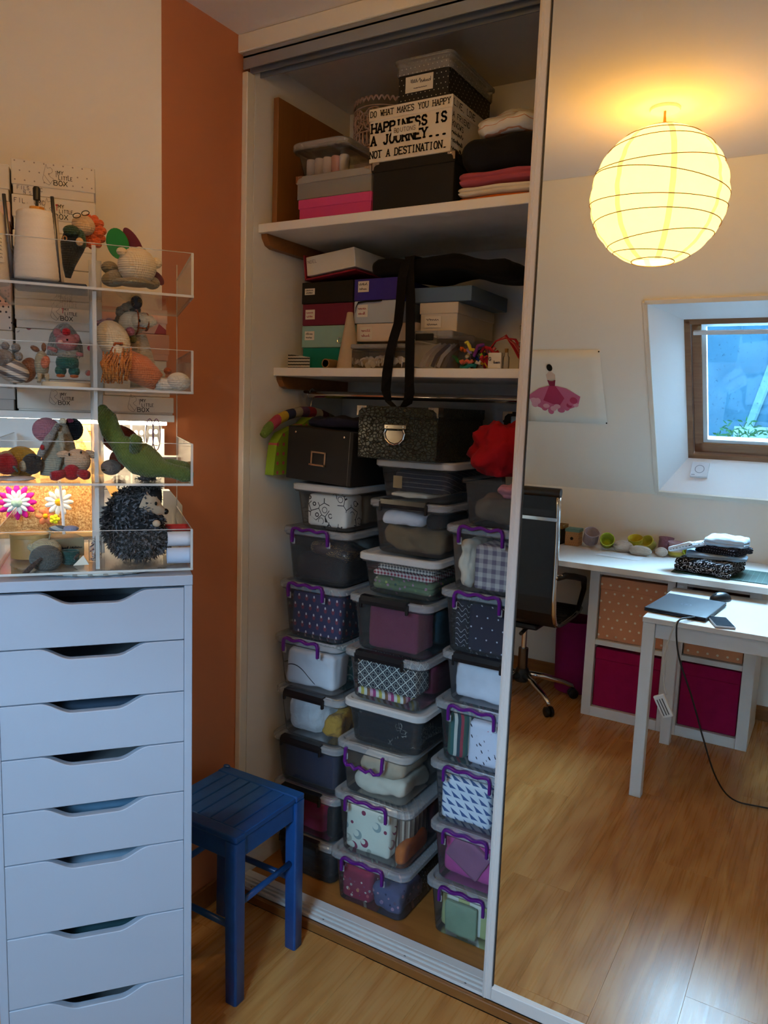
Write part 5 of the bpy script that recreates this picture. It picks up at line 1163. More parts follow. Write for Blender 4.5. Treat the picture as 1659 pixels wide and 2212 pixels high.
# ================================================================== acrylic rotating stand
ACR = clear('acrylic', (.992, .992, .988), .003, (.8, .8, .78), .04, .55)
EDG = clear('acrylic_edge_glow', (.95, .95, .93), .5, (.86, .84, .80), .15, 1.0)  # milky white: edge strips carry the bright glow of acrylic edges as colour
SW = .345; V0 = .004
TZ = [1.1735, 1.338, 1.512, 1.689]
sd_ = athing('acrylic_stand', 'clear acrylic rotating display stand with four tiers on the drawer unit', 'display stand', -SW/2, V0+SW/2, 1.1605)
hw = SW/2
bm = B(); lathe(bm, [(0, 0), (.16, 0), (.168, .003), (.17, .006), (.168, .0085), (0, .0085)], 48); obj('turntable', bm, mat('turntable_white', hx('#e8e2d6'), .3), sd_, smooth=True, angle=40)
bm = B()
for k in range(14):
    a = -pi/2 + (k-6.5)*.16; box(bm, .1695*cos(a)-.004, .1695*cos(a)+.004, .1695*sin(a)-.002, .1695*sin(a)+.002, .003, .0065)
obj('turntable_marks', bm, mat('mark_grey', hx('#8d857a'), .4), sd_)
for i, zt in enumerate(TZ):
    z = zt-1.1605
    bm = B(); box(bm, -hw, hw, -hw, hw, z-.004, z); tier = obj('tier_floor', bm, ACR, sd_)
    bm = B()
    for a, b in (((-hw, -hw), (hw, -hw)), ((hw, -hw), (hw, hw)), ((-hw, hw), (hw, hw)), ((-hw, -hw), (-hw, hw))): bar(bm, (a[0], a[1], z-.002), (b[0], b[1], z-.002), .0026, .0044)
    obj('painted_edge_glow', bm, EDG, tier)
    rh = .076
    for (x0, x1, y0, y1) in ((-hw, hw, -hw, -hw+.003), (hw-.003, hw, -hw+.003, hw), (-hw, -hw+.003, -hw+.003, hw))[:2 if i == 3 else 3]:
        bm = B(); box(bm, x0, x1, y0, y1, z+.0002, z+rh); rp = obj('rail_panel', bm, ACR, sd_)
        bm = B(); bar(bm, (x0 if x1-x0 > .1 else (x0+x1)/2, y0 if y1-y0 > .1 else (y0+y1)/2, z+rh), (x1 if x1-x0 > .1 else (x0+x1)/2, y1 if y1-y0 > .1 else (y0+y1)/2, z+rh), .0022, .0012); obj('painted_edge_glow', bm, EDG, rp)
    bm = B()
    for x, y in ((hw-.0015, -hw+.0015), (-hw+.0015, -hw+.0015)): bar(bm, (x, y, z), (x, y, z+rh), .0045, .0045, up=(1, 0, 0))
    obj('corner_edge_glow', bm, EDG, sd_)
    top = (TZ[i+1]-1.1605-.0045) if i < 3 else z+rh
    bm = B(); box(bm, -.0025, .0025, -hw+.02, hw-.003, z+.0002, top); dv = obj('divider', bm, ACR, sd_)
    bm = B(); box(bm, -.0035, .0035, -hw+.018, -hw+.021, z+.0002, top); obj('painted_edge_glow', bm, EDG, dv)
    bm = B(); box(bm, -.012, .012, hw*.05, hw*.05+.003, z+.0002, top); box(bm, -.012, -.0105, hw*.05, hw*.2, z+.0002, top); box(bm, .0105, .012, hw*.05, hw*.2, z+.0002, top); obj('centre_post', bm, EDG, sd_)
bm = B(); bar(bm, (hw-.001, hw-.001, .013), (hw-.001, hw-.001, TZ[3]-1.1605+.11), .002, .002, up=(1, 0, 0)); obj('rear_edge_glow', bm, EDG, sd_)

# ================================================================== crocheted toys; positions in the drawer unit's own frame
K = .00087
def tp(X, Y, v): return Vector((-(.175-(X-205)*.00085), v, 1.512+(842-Y)*.000873))
def ym(n, c, fr=520.0): 
    c_ = hx(c); return mat('crochet_'+n, rough=.95, spec=.1, pat=lambda g: g.mix(g.noise(60, 3), tuple(v*.82 for v in c_), tuple(min(1, v*1.1) for v in c_)), bump=lambda g: ((g.z*1500.0).sn()*.6 + (g.x*1400.0+g.y*1400.0).sn()*.4), bs=.55, bd=.0016, sheen=.2)
class Toy:
    def __init__(s, name, label, X, Yb, v, cat='crochet toy', zb=None):
        b = tp(X, Yb, v); b.z = zb if zb is not None else b.z; s.b = b; s.t = athing(name, label, cat, b.x, b.y, b.z)
    def L(s, X, Y, v): return tp(X, Y, v)-s.b
    def balls(s, part, m, *els, parent=None):
        bm = B()
        for e in els:
            X, Y, v, rx, rz, ry = e[:6]; M_ = RY(radians(e[6])) if len(e) > 6 else None
            ball(bm, s.L(X, Y, v), (rx*K, ry*K, rz*K), 18, 12, M_)
        return obj(part, bm, m, parent or s.t, smooth=True)
    def limb(s, part, m, pts, rs, n=10, parent=None):
        bm = B(); tube(bm, [s.L(*p) for p in pts], [r*K for r in rs], n); return obj(part, bm, m, parent or s.t, smooth=True)
F = [z_+.0004 for z_ in TZ]
BLKE = mat('bead_black', hx('#0c0b0c'), .15)
# --- top tier
t = athing('thread_holder', 'navy thread stand with steel spindles on the top tier', 'thread stand', tp(118, 600, .07).x, .085, F[3]); bm = B(); box(bm, -.062, .064, -.045, .06, 0, .009, bev=.002, seg=1); obj('base_plate', bm, mat('navy_plastic', hx('#141c34'), .35), t)
for i, (X, H_) in enumerate(((138, .16), (46, .155))):
    bm = B(); rod(bm, (tp(X, 0, 0).x-tp(118, 0, 0).x, -.02, .009), (tp(X, 0, 0).x-tp(118, 0, 0).x-.010, -.02, H_), .0032, 8); obj('spindle', bm, mat('dull_steel', hx('#6a6a70'), .35, 1), t, smooth=True)
for X, lb, zb, v in ((95, 'white thread cone on the navy stand', .0095, .085), (-9, 'white thread cone with a printed label, leftmost on the top tier', 0.0, .075)):
    p = tp(X, 0, 0); t = athing('thread_cone', lb, 'thread cone', p.x, v, F[3]+zb); bm = B(); pr = [(.039, 0), (.0425, .004)] + [(.0435-.0085*(i/24)-.0004*(i % 2), .006+.115*i/24) for i in range(25)] + [(.0325, .124), (.012, .125)]
    lathe(bm, pr, 32); obj('wound_thread', bm, mat('white_thread', rough=.6, pat=lambda g: g.mix(g.noise(14, 2, g.vec(g.x*.2, g.y*.2, g.z*6.0)), hx('#d6c8b8'), hx('#e8dccb')), bump=lambda g: (g.z*4200.0).sn(), bs=.25, bd=.001), t, smooth=True, angle=50)
    bm = B(); lathe(bm, [(.0125, .125), (.0125, .133), (0, .133)], 16); obj('cone_core', bm, mat('amber_core', hx('#c8842c'), .45), t)
    if X == 95: bm = B(); lathe(bm, [(.0025, .133), (.0025, .145), (.006, .146), (.0065, .166), (.0045, .169), (0, .169)], 12); obj('spindle_tip', bm, mat('black_tip', hx('#17181f'), .4), t, smooth=True, angle=40)
    else:
        bm = B(); g_ = []
        for j in range(2): g_.append([bm.verts.new((.0432*sin(a)*(1-.05*j), -.0432*cos(a)*(1-.05*j)-.0006, .035+.05*j)) for a in [.1+.9*k/8 for k in range(9)]])
        for k in range(8): bm.faces.new((g_[0][k], g_[0][k+1], g_[1][k+1], g_[1][k]))
        lb_ = obj('paper_label', bm, PAPER, t); bm = B(); R = random.Random(6)
        for j in range(6): scribble(bm, lambda u, v_: Vector((.0438*sin(u/.0435), -.0438*cos(u/.0435)-.0004, v_)), .01, .042+.0065*j, .028, .0028, 7, .0003, R)
        obj('small_print', bm, INK, lb_)
T_ = Toy('crochet_doll', 'red haired crochet doll with glasses and navy dress slumped on the top tier', 172, 600, .17, zb=F[3])
T_.limb('dress', ym('navy', '#1f2534'), [(150, 598, .17), (152, 570, .17), (160, 530, .17), (168, 495, .17)], [6, 14, 26, 22], 16)
T_.balls('sleeve', ym('forest', '#3f564c'), (160, 500, .15, 18, 12, 12), (182, 515, .15, 8, 22, 10, -10)); T_.balls('head', ym('skin', '#d9b48c'), (185, 483, .16, 25, 22, 22, 20))
R = random.Random(9); T_.balls('hair', ym('ginger', '#d9663c'), *[(202+24*cos(a)*k, 492+30*sin(a)*k, .18-.01*R.random(), 9, 9, 9) for k in (.35, .75, 1.0) for a in [2*pi*j/11+k for j in range(11)]])
T_.balls('hand', MATS['crochet_skin'], (177, 525, .135, 8, 9, 7)); bm = B()
for c in ((172, 470), (190, 463)): tube(bm, [T_.L(c[0]+8*cos(a), c[1]+5*sin(a)-.2*8*cos(a), .136) for a in [2*pi*j/14 for j in range(14)]], .0009, 5, closed=True)
obj('glasses', bm, BLKE, T_.t); bm = B(); tube(bm, [T_.L(146+4*cos(a), 519+5*sin(a), .143) for a in [2*pi*j/10 for j in range(10)]], .0012, 5, closed=True); obj('wooden_button', bm, mat('button_wood', hx('#a8743c'), .5), T_.t)
T_ = Toy('crochet_dragon', 'round cream bellied toy with green and maroon felt wings on the top tier', 300, 625, .09, zb=F[3])
T_.balls('belly', ym('ivory', '#d8c4a4'), (298, 575, .085, 41, 40, 36)); T_.balls('limbs', ym('pebble', '#8c8068'), (252, 602, .1, 30, 18, 22, -15), (240, 575, .13, 18, 14, 20), (330, 605, .1, 18, 14, 20), (290, 612, .075, 45, 9, 30))
T_.balls('paws', MATS['crochet_ivory'], (265, 550, .07, 11, 9, 9), (340, 563, .09, 12, 12, 10), (302, 543, .075, 9, 8, 8)); T_.balls('snout', MATS['crochet_pebble'], (304, 548, .088, 17, 16, 13))
bm = B(); ball(bm, T_.L(258, 522, .13), (24*K, 3*K, 34*K), 24, 12, RY(radians(-14))); obj('green_wing', bm, mat('felt_green', hx('#1f7a38'), .95), T_.t, smooth=True)
bm = B(); ball(bm, T_.L(292, 512, .14), (13*K, 3*K, 34*K), 24, 12, RY(radians(-34))); obj('maroon_wing', bm, mat('felt_maroon', hx('#5c2034'), .95), T_.t, smooth=True)
bm = B(); ball(bm, T_.L(345, 590, .12), (10*K, 3*K, 18*K), 16, 8, RY(radians(-40))); obj('maroon_tail', bm, MATS['felt_maroon'], T_.t, smooth=True)
# --- third tier
t = athing('wooden_disc', 'round pale wooden stand under the pig in teal shorts', 'stand', tp(145, 0, 0).x, .115, F[2]); bm = B(); lathe(bm, [(0, 0), (.043, 0), (.044, .001), (.044, .008), (.043, .009), (0, .009)], 32); obj('disc', bm, card('pale_wood', '#d8bc96'), t, smooth=True, angle=40)
T_ = Toy('crochet_pig', 'pink crochet pig in teal shorts with a red pompon', 147, 822, .115, zb=F[2]+.0095)
T_.limb('shorts', ym('teal', '#1d5a54'), [(148, 800, .115), (148, 788, .115), (148, 778, .115)], [22, 24, 22], 16); T_.balls('trouser_leg', MATS['crochet_teal'], (134, 806, .112, 12, 12, 13), (162, 806, .112, 12, 12, 13)); T_.balls('jumper', ym('greywool', '#8f8a80'), (148, 768, .115, 23, 18, 18)); T_.balls('head', ym('pigpink', '#b06c6c'), (148, 744, .105, 23, 20, 20))
T_.balls('ear', MATS['crochet_pigpink'], (130, 727, .105, 9, 11, 5, -25), (166, 737, .105, 9, 12, 5, 20)); T_.balls('snout', ym('blush', '#d8a49c'), (136, 746, .083, 5, 4, 4)); T_.balls('pompon', ym('cherry', '#b01c22'), (148, 724, .095, 9, 9, 9)); T_.limb('arm', MATS['crochet_pigpink'], [(128, 764, .11), (108, 758, .108)], [5, 4]); T_.limb('arm', MATS['crochet_pigpink'], [(166, 768, .11), (181, 770, .108)], [5, 4]); T_.balls('foot', ym('rust', '#b05a28'), (134, 817, .108, 9, 4, 11), (162, 817, .108, 9, 4, 11)); T_.balls('eye', BLKE, (150, 741, .0865, 2.2, 2.2, 2))
heap('fluffy_ball', 'grey fluffy woollen ball behind the crochet pig', mat('fuzzy_grey', rough=1, pat=lambda g: g.mix(g.noise(90, 4), hx('#6e675c'), hx('#9a9284')), sheen=.5, bump=lambda g: g.noise(180, 4), bs=1, bd=.006), AL(tp(138, 0, 0).x, .225, F[2]+.065), (.036, .034, .064), 31, .06, 9, cat='toy')
T_ = Toy('crochet_lamb', 'grey and white striped crochet lamb slumped at the left of the third tier', 30, 838, .08, zb=F[2])
STR = mat('crochet_stripe', rough=.95, pat=lambda g: g.mix((g.z*70.0+g.x*30.0).fr() < .5, hx('#c9bfb2'), hx('#6f6a6c')), bump=lambda g: (g.z*1500.0).sn(), bs=.5, bd=.0015); T_.balls('body', STR, (40, 812, .08, 34, 24, 26, 25)); T_.balls('head', ym('dove', '#7d7672'), (24, 787, .07, 20, 18, 18)); T_.balls('curls', MATS['crochet_dove'], (10, 768, .075, 7, 9, 7), (28, 762, .075, 8, 9, 7), (48, 764, .078, 9, 9, 8), (52, 782, .08, 9, 10, 8))
T_ = Toy('crochet_fox', 'rust brown crochet animal between lamb and pig', 72, 836, .12, zb=F[2]); T_.balls('body', ym('russet', '#8a5a40'), (66, 808, .12, 18, 28, 18, 15)); T_.balls('head', ym('oat', '#a8987c'), (95, 795, .115, 15, 30, 15)); T_.balls('scarf', ym('coral', '#c06a4c'), (104, 790, .095, 9, 14, 6, 15)); T_.limb('leg', MATS['crochet_oat'], [(92, 815, .1), (90, 834, .095)], [5, 4]); T_.limb('leg', MATS['crochet_oat'], [(106, 815, .1), (108, 834, .095)], [5, 4]); T_.balls('ear', MATS['crochet_russet'], (82, 762, .115, 10, 6, 5, 30), (100, 758, .115, 5, 10, 5))
T_ = Toy('crochet_horse', 'cream crochet horse with brown bridle and grey mane', 305, 838, .16, zb=F[2])
T_.limb('neck', ym('sand', '#cbb394'), [(318, 834, .17), (316, 800, .17), (308, 760, .165), (300, 715, .16)], [34, 30, 27, 20], 18); hd = T_.balls('head', ym('cream', '#dcc6a4'), (288, 690, .145, 30, 27, 26), (308, 687, .13, 24, 20, 20, 12)); T_.limb('muzzle', MATS['crochet_cream'], [(312, 685, .125), (328, 687, .118), (340, 690, .112)], [19, 14, 5], 14)
R = random.Random(12); T_.balls('mane', ym('mane', '#8a8070'), *[(285-26*sin(a)+R.uniform(-4, 4), 672-34*cos(a)+R.uniform(-4, 4)+14, .15+R.uniform(-.01, .01), 9, 9, 9) for a in [.15*j for j in range(-4, 16)]])
T_.balls('forelock', MATS['gold_sequins'], (298, 645, .135, 13, 15, 11)); bm = B()
for X, r in ((297, 27), (319, 19)): tube(bm, [T_.L(X+5*cos(a), 688+r*sin(a), .138-.012*(X > 300)-.024*cos(a)*(r/27)) for a in [2*pi*j/20 for j in range(20)]], .0017, 6, closed=True)
tube(bm, [T_.L(298, 702, .117), T_.L(318, 704, .112)], .0016, 6); obj('bridle', bm, ym('bridle', '#a04e20'), T_.t, smooth=True); T_.balls('eye', BLKE, (304, 687, .1115, 2.2, 3.8, 2)); T_.balls('rosette', ym('rosette', '#b06a72'), (283, 712, .115, 10, 10, 8)); T_.balls('rosette_leaf', ym('moss', '#6a6238'), (289, 728, .12, 9, 9, 8))
T_ = Toy('crochet_doll', 'crochet doll with long orange wool hair and salmon trousers lying on the third tier', 300, 838, .085, zb=F[2])
T_.balls('body', MATS['crochet_ivory'], (246, 735, .09, 34, 44, 28, -28)); T_.balls('face', ym('pearl', '#dccdb4'), (254, 762, .068, 13, 16, 10)); T_.limb('trousers', ym('salmon', '#c8764c'), [(272, 778, .09), (300, 795, .085), (325, 812, .08), (342, 822, .078)], [26, 33, 27, 20], 16); T_.limb('leg', ym('whitewool', '#d8d2c8'), [(340, 824, .078), (356, 828, .076), (375, 826, .072)], [16, 14, 16], 14); T_.balls('foot', MATS['crochet_whitewool'], (386, 820, .068, 26, 21, 18)); T_.balls('collar', ym('lilac', '#a08090'), (225, 697, .095, 9, 6, 9), (238, 694, .093, 8, 6, 8), (214, 700, .1, 8, 6, 8)); T_.balls('heel', MATS['crochet_bridle'], (364, 796, .09, 9, 8, 8)); T_.limb('hood_edge', MATS['crochet_bridle'], [(262, 790, .066), (245, 784, .066), (240, 764, .066), (250, 744, .066), (266, 744, .067)], [3, 3, 3, 3, 3], 8)
bm = B(); R = random.Random(14)
for i in range(46):
    a = R.uniform(0, 1); x0 = 222+a*62; pts = [(x0+R.uniform(-4, 4), 748+R.uniform(0, 22)+10*(1-a), .062+R.uniform(-.006, .01)), (x0-6+R.uniform(-8, 6), 790+R.uniform(-6, 6), .05+R.uniform(-.008, .008)), (x0-14*a+R.uniform(-8, 8), 828+R.uniform(-6, 3), .045+R.uniform(-.01, .012))]
    pts = [(max(p[0], 216), p[1], max(p[2], .018)) for p in pts]; tube(bm, [T_.L(*p) for p in pts], .0013, 5)
h_ = obj('wool_hair', bm, ym('ginger2', '#c87a34'), T_.t, smooth=True); h_['kind'] = 'stuff'
# --- second tier
T_ = Toy('crochet_apple', 'red crochet apple at the left of the second tier', 24, 1040, .07, zb=F[1]+.006); T_.balls('apple', ym('applered', '#9c1018'), (24, 1008, .07, 22, 23, 21)); T_.limb('stalk', ym('stalk', '#4a5040'), [(40, 1012, .055), (48, 1022, .05)], [3, 2])
T_ = Toy('crochet_coaster', 'pale frilled crochet coaster under the red apple', 38, 1040, .075, zb=F[1]); bm = B(); lathe(bm, [(0, 0), (.034, 0), (.037, .002), (.034, .004), (0, .005)], 28); obj('disc', bm, ym('rosewhite', '#d8c4c0'), T_.t, smooth=True)
T_ = Toy('crochet_lemon', 'mustard crochet snail body behind the red apple', 48, 1040, .14, zb=F[1]); T_.balls('body', ym('mustard', '#b88a20'), (45, 1010, .14, 36, 36, 26)); T_.balls('face', ym('biscuit', '#b89a6c'), (18, 995, .115, 14, 12, 10))
T_ = Toy('crochet_hedgehog', 'small dark brown crochet hedgehog beside the grey hooded toy', 72, 1038, .1, zb=F[1]); T_.balls('body', ym('darkbrown', '#2c221e'), (72, 1010, .1, 21, 23, 20)); T_.balls('face', MATS['crochet_oat'], (55, 1014, .092, 9, 12, 10))
T_ = Toy('crochet_donkey', 'grey beige crochet donkey with long folded ears on the second tier', 125, 1038, .13, zb=F[1])
T_.limb('body', ym('taupe', '#a0947e'), [(128, 1036, .13), (128, 1010, .13), (128, 960, .13), (132, 922, .13)], [42, 40, 30, 12], 20); T_.limb('ear', ym('greyfelt', '#8d8680'), [(128, 925, .11), (108, 955, .095), (92, 985, .09), (84, 998, .09)], [5, 9, 8, 4]); T_.limb('arm', MATS['crochet_taupe'], [(133, 938, .095), (136, 970, .09), (130, 1000, .088), (124, 1022, .088)], [6, 7, 6, 5]); T_.balls('hoof', BLKE, (85, 995, .089, 7, 5, 6)); T_.balls('nose', ym('dustyrose', '#b5737a'), (98, 938, .16, 30, 28, 20)); T_.balls('headpiece', ym('jet', '#141214'), (158, 935, .145, 20, 25, 18)); T_.balls('bow', ym('plum', '#7a2840'), (150, 915, .13, 9, 5, 6)); T_.balls('tuft', MATS['crochet_ivory'], (136, 916, .12, 8, 7, 7)); T_.balls('heart', MATS['crochet_cherry'], (95, 972, .082, 4, 6, 3))
T_ = Toy('crochet_pig', 'beige crochet pig in red clothes sitting on the second tier', 160, 1040, .06, zb=F[1]); T_.balls('head', ym('pigbeige', '#c8a484'), (168, 1000, .065, 27, 27, 24)); T_.balls('ear', MATS['crochet_pigbeige'], (138, 986, .075, 14, 8, 6, -10), (196, 985, .075, 14, 8, 6, 25)); T_.balls('eye', BLKE, (152, 984, .046, 2, 3.5, 2), (176, 979, .047, 2, 3.5, 2)); T_.balls('suit', ym('suitred', '#b01822'), (156, 1022, .042, 17, 17, 15)); T_.limb('suit_leg', MATS['crochet_suitred'], [(145, 1023, .04), (125, 1028, .03), (117, 1028, .026)], [8, 11, 9], 12); T_.limb('suit_leg', MATS['crochet_suitred'], [(170, 1022, .04), (184, 1026, .03), (190, 1026, .026)], [8, 11, 9], 12)
T_ = Toy('knitted_dinosaur', 'long green knitted dinosaur leaning across the second tier', 310, 1038, .075, zb=F[1]); KG = mat('green_knit', rough=.95, pat=lambda g: g.mix(g.noise(50, 3), hx('#4c5c22'), hx('#6a7a30')), bump=lambda g: (g.x*1300.0).sn()*(g.z*900.0).sn(), bs=.5, bd=.0015, sheen=.2)
bm = B(); sk = [(222, 888, .10, 12), (230, 905, .098, 21), (240, 935, .094, 22), (254, 957, .09, 20), (275, 975, .085, 33), (305, 996, .078, 38), (330, 1008, .072, 31), (352, 1016, .07, 19), (375, 1020, .06, 16), (398, 1026, .05, 18), (412, 1029, .042, 12)]
tube(bm, [T_.L(*p[:3]) for p in sk], [p[3]*K for p in sk], 20); ball(bm, T_.L(*sk[0][:3]), 12*K, 14, 9); obj('body', bm, KG, T_.t, smooth=True)
T_.limb('foreleg', KG, [(290, 975, .06), (292, 950, .045), (285, 945, .035)], [14, 13, 9], 12); T_.limb('hind_leg', KG, [(345, 1012, .085), (375, 1008, .09), (405, 1015, .10), (415, 1020, .105)], [18, 14, 14, 9], 12)
T_ = Toy('toy_mouse', 'grey crochet mouse under the green dinosaur', 238, 1036, .12, zb=F[1]); T_.balls('body', ym('mouse', '#8c8a8c'), (238, 1018, .12, 22, 18, 18)); T_.balls('nose', BLKE, (221, 1022, .1, 4, 2.5, 3))
T_ = Toy('wire_glasses', 'pink wire toy glasses hooked on the second tier', 340, 1030, .2, 'toy', F[1]); bm = B()
for X in (330, 346): tube(bm, [T_.L(X+9*sin(a), 945+38*cos(a), .2) for a in [2*pi*j/20 for j in range(20)]], .0011, 5, closed=True)
obj('wire_rims', bm, mat('mauve_wire', hx('#8a5a6c'), .4), T_.t, smooth=True); T_.limb('wire_leg', MATS['mauve_wire'], [(338, 982, .2), (340, 1010, .2), (342, 1030, .2)], [1.3, 1.3, 1.3], 5)
T_ = Toy('crochet_strawberry', 'maroon knitted heart behind the green dinosaur', 262, 1036, .22, zb=F[1]); T_.balls('heart_body', ym('brick', '#7a3428'), (262, 960, .22, 50, 34, 18, 25), (255, 1010, .22, 20, 26, 16))
# --- bottom tier
t = athing('wooden_pot', 'round light wooden lidded box at the left of the bottom tier', 'box', tp(58, 0, 0).x, .165, F[0]); bm = B(); lathe(bm, [(0, 0), (.036, 0), (.037, .001), (.037, .045), (.036, .047), (0, .047)], 36); obj('pot_body', bm, mat('turned_wood', rough=.45, pat=_wood(hx('#b98a48'), hx('#d0a868'), .7, ax='z')), t, smooth=True, angle=40); bm = B(); lathe(bm, [(.0372, .0405), (.0378, .041), (.0378, .0475), (.0365, .0485), (0, .0485)], 36); obj('pot_lid', bm, MATS['turned_wood'], t, smooth=True, angle=40)
t = athing('small_carton', 'small brown cardboard box with dark print on the bottom tier', 'box', tp(136, 0, 0).x, .15, F[0], rz=.35); bm = B(); box(bm, -.036, .036, 0, .05, 0, .038, bev=.001, seg=1); obj('box_body', bm, card('carton_brown', '#97805f'), t); bm = B(); scribble(bm, face_xz(-.0004), -.014, .016, .018, .006, 5, .0009, random.Random(7)); scribble(bm, face_xz(-.0004), .006, .016, .026, .005, 8, .0005, random.Random(8)); obj('small_print', bm, INK, t)
T_ = Toy('sleep_toy', 'flat lilac and green striped felt piece on the small carton', 135, 1170, .17, 'toy', F[0]+.0385); T_.balls('felt_body', ym('lilac2', '#b8a4b0'), (146, 1166, .168, 18, 7, 14)); T_.balls('striped_body', STR, (118, 1166, .172, 20, 7, 14))
T_ = Toy('crochet_mouse', 'round grey crochet mouse lying face down on the bottom tier', 100, 1240, .06, zb=F[0]); T_.balls('body', ym('slate', '#57534e'), (100, 1210, .055, 34, 29, 30)); T_.balls('back', ym('linen', '#b0a07e'), (98, 1196, .08, 32, 25, 26)); T_.limb('tail', ym('umber', '#4a332a'), [(92, 1204, .028), (80, 1214, .022), (65, 1228, .018), (55, 1236, .016)], [4, 5, 5.5, 3]); T_.balls('ear', MATS['crochet_linen'], (68, 1190, .08, 8, 8, 5)); T_.limb('whisker', MATS['crochet_linen'], [(105, 1176, .075), (108, 1160, .072), (104, 1152, .072), (116, 1158, .07)], [1.6, 1.4, 1.3, 1.2], 6)
T_ = Toy('crochet_cup', 'teal crochet cup beside the grey mouse', 148, 1232, .075, zb=F[0]); bm = B(); lathe(bm, [(0, 0), (.010, 0), (.0155, .004), (.0175, .018), (.0175, .027), (.015, .0275), (.0145, .022), (0, .02)], 24); obj('cup', bm, ym('teal2', '#1a4440'), T_.t, smooth=True); T_.limb('spoon', ym('umber', '#4a332a'), [(158, 1215, .06), (166, 1203, .058)], [3, 2])
T_ = Toy('paper_crane', 'small folded white paper on the bottom tier', 172, 1238, .06, 'paper', F[0]); bm = B()
for a, b, c in (((-.014, 0, 0), (.014, .004, 0), (.004, .006, .018)), ((.014, .004, 0), (.004, .006, .018), (.01, .02, .006)), ((-.014, 0, 0), (.004, .006, .018), (-.008, .018, .004))): bm.faces.new([bm.verts.new(v) for v in (a, b, c)])
obj('folded_sheet', bm, PAPER, T_.t, solid=.0006)
for X, lb in ((195, 'clear tube of red beads by the stand centre'), (208, 'second slim tube of dark beads by the stand centre')):
    p = tp(X, 0, 0); t = athing('bead_tube', lb, 'bead tube', p.x, .10+(X-195)*.002, F[0]); bm = B(); box(bm, -.0065, .0065, -.0065, .0065, 0, .045, bev=.001, seg=1); obj('tube_body', bm, M_bin, t); bm = B(); R = random.Random(X)
    for i in range(22): ball(bm, (R.uniform(-.004, .004), R.uniform(-.004, .004), .003+.0018*i), .0019, 6, 4)
    q = obj('beads', bm, mat('beads%d' % X, rough=.3, pat=lambda g: g.ramp(g.noise(300, 0), (.4, hx('#3a3238')), (.5, hx('#a03038')), (.6, hx('#c9bcae')))), t, smooth=True); q['kind'] = 'stuff'
# big fluffy hedgehog
T_ = Toy('plush_hedgehog', 'big fluffy black and grey plush hedgehog looking right on the bottom tier', 290, 1226, .11, 'plush toy', F[0])
hb = [(286, 1144, .11, 64, 80, 56), (300, 1180, .11, 66, 46, 58), (318, 1085, .11, 34, 46, 40)]
FUR = mat('hedgehog_fur', rough=.9, pat=lambda g: g.mix(g.noise(150, 3, None, .7).step(.42, .66), hx('#0d0d10'), hx('#6c6c74')), sheen=.3)
T_.balls('body', mat('hedgehog_skin', hx('#1a1a1d'), .9), *hb); bm = B(); R = random.Random(21)
for X, Y, v, rx, rz, ry in hb:
    c = T_.L(X, Y, v)
    for i in range(1500):
        q = Vector((R.gauss(0, 1), R.gauss(0, 1), R.gauss(0, 1))).normalized(); p = c+Vector((q.x*rx*K, q.y*ry*K, q.z*rz*K)); s_ = Vector((R.uniform(-1, 1), R.uniform(-1, 1), R.uniform(-1, .4))).normalized(); d = (q*.75+s_*.85).normalized(); L_ = R.uniform(.006, .011); w_ = d.cross(q+Vector((.01, .02, 0))).normalized()*R.uniform(.0016, .003); e = p+d*L_*.55; f_ = p+d*L_+s_*.004
        Xp = X+q.x*rx; Yp = Y-q.z*rz
        if p.z < .004 or (Xp > 322 and 1062 < Yp < 1128 and q.y < .55): continue
        a, b_, c_, d_ = bm.verts.new(p-w_), bm.verts.new(p+w_), bm.verts.new(e+w_*.9), bm.verts.new(e-w_*.9); bm.faces.new((a, b_, c_, d_)); bm.faces.new((d_, c_, bm.verts.new(f_)))
q = obj('fur', bm, FUR, T_.t); q['kind'] = 'stuff'
SN = mat('hedgehog_face', hx('#c2a588'), .9); T_.limb('face', SN, [(312, 1098, .10), (330, 1105, .095), (344, 1113, .092), (358, 1117, .09)], [40, 30, 14, 6], 16); T_.balls('nose', BLKE, (359, 1116, .09, 7, 7, 7)); T_.balls('eye', BLKE, (336, 1095, .0735, 3, 4.5, 2.5)); T_.balls('paw', SN, (336, 1138, .058, 9, 8, 8))
# rolls standing at the right of the bottom tier
for X, Y, r, L_, c, lb, v in ((385, 1160, 16, 50, '#b8261c', 'red card roll lying on top of two white rolls', .11), (388, 1180, 17, 52, '#d4d2da', 'upper white paper roll at the right of the bottom tier', .075), (386, 1209, 18, 54, '#c4cce0', 'lower white paper roll at the right of the bottom tier', .05)):
    p = tp(X, Y, 0); zc = F[0]+(.016 if Y == 1209 else .045 if Y == 1180 else .0625); t = athing('paper_roll', lb, 'paper roll', p.x, v, zc); bm = B(); r_ = r*K*(1 if Y != 1160 else .55); lathe(bm, [(r_*.9, -L_/2*K), (r_, -L_/2*K+.001), (r_, L_/2*K-.001), (r_*.9, L_/2*K), (r_*.8, L_/2*K), (r_*.8, -L_/2*K+.001)], 24, RY(pi/2), cap=False); obj('roll_wall', bm, card('roll'+c[1:], c), t, smooth=True, angle=40)
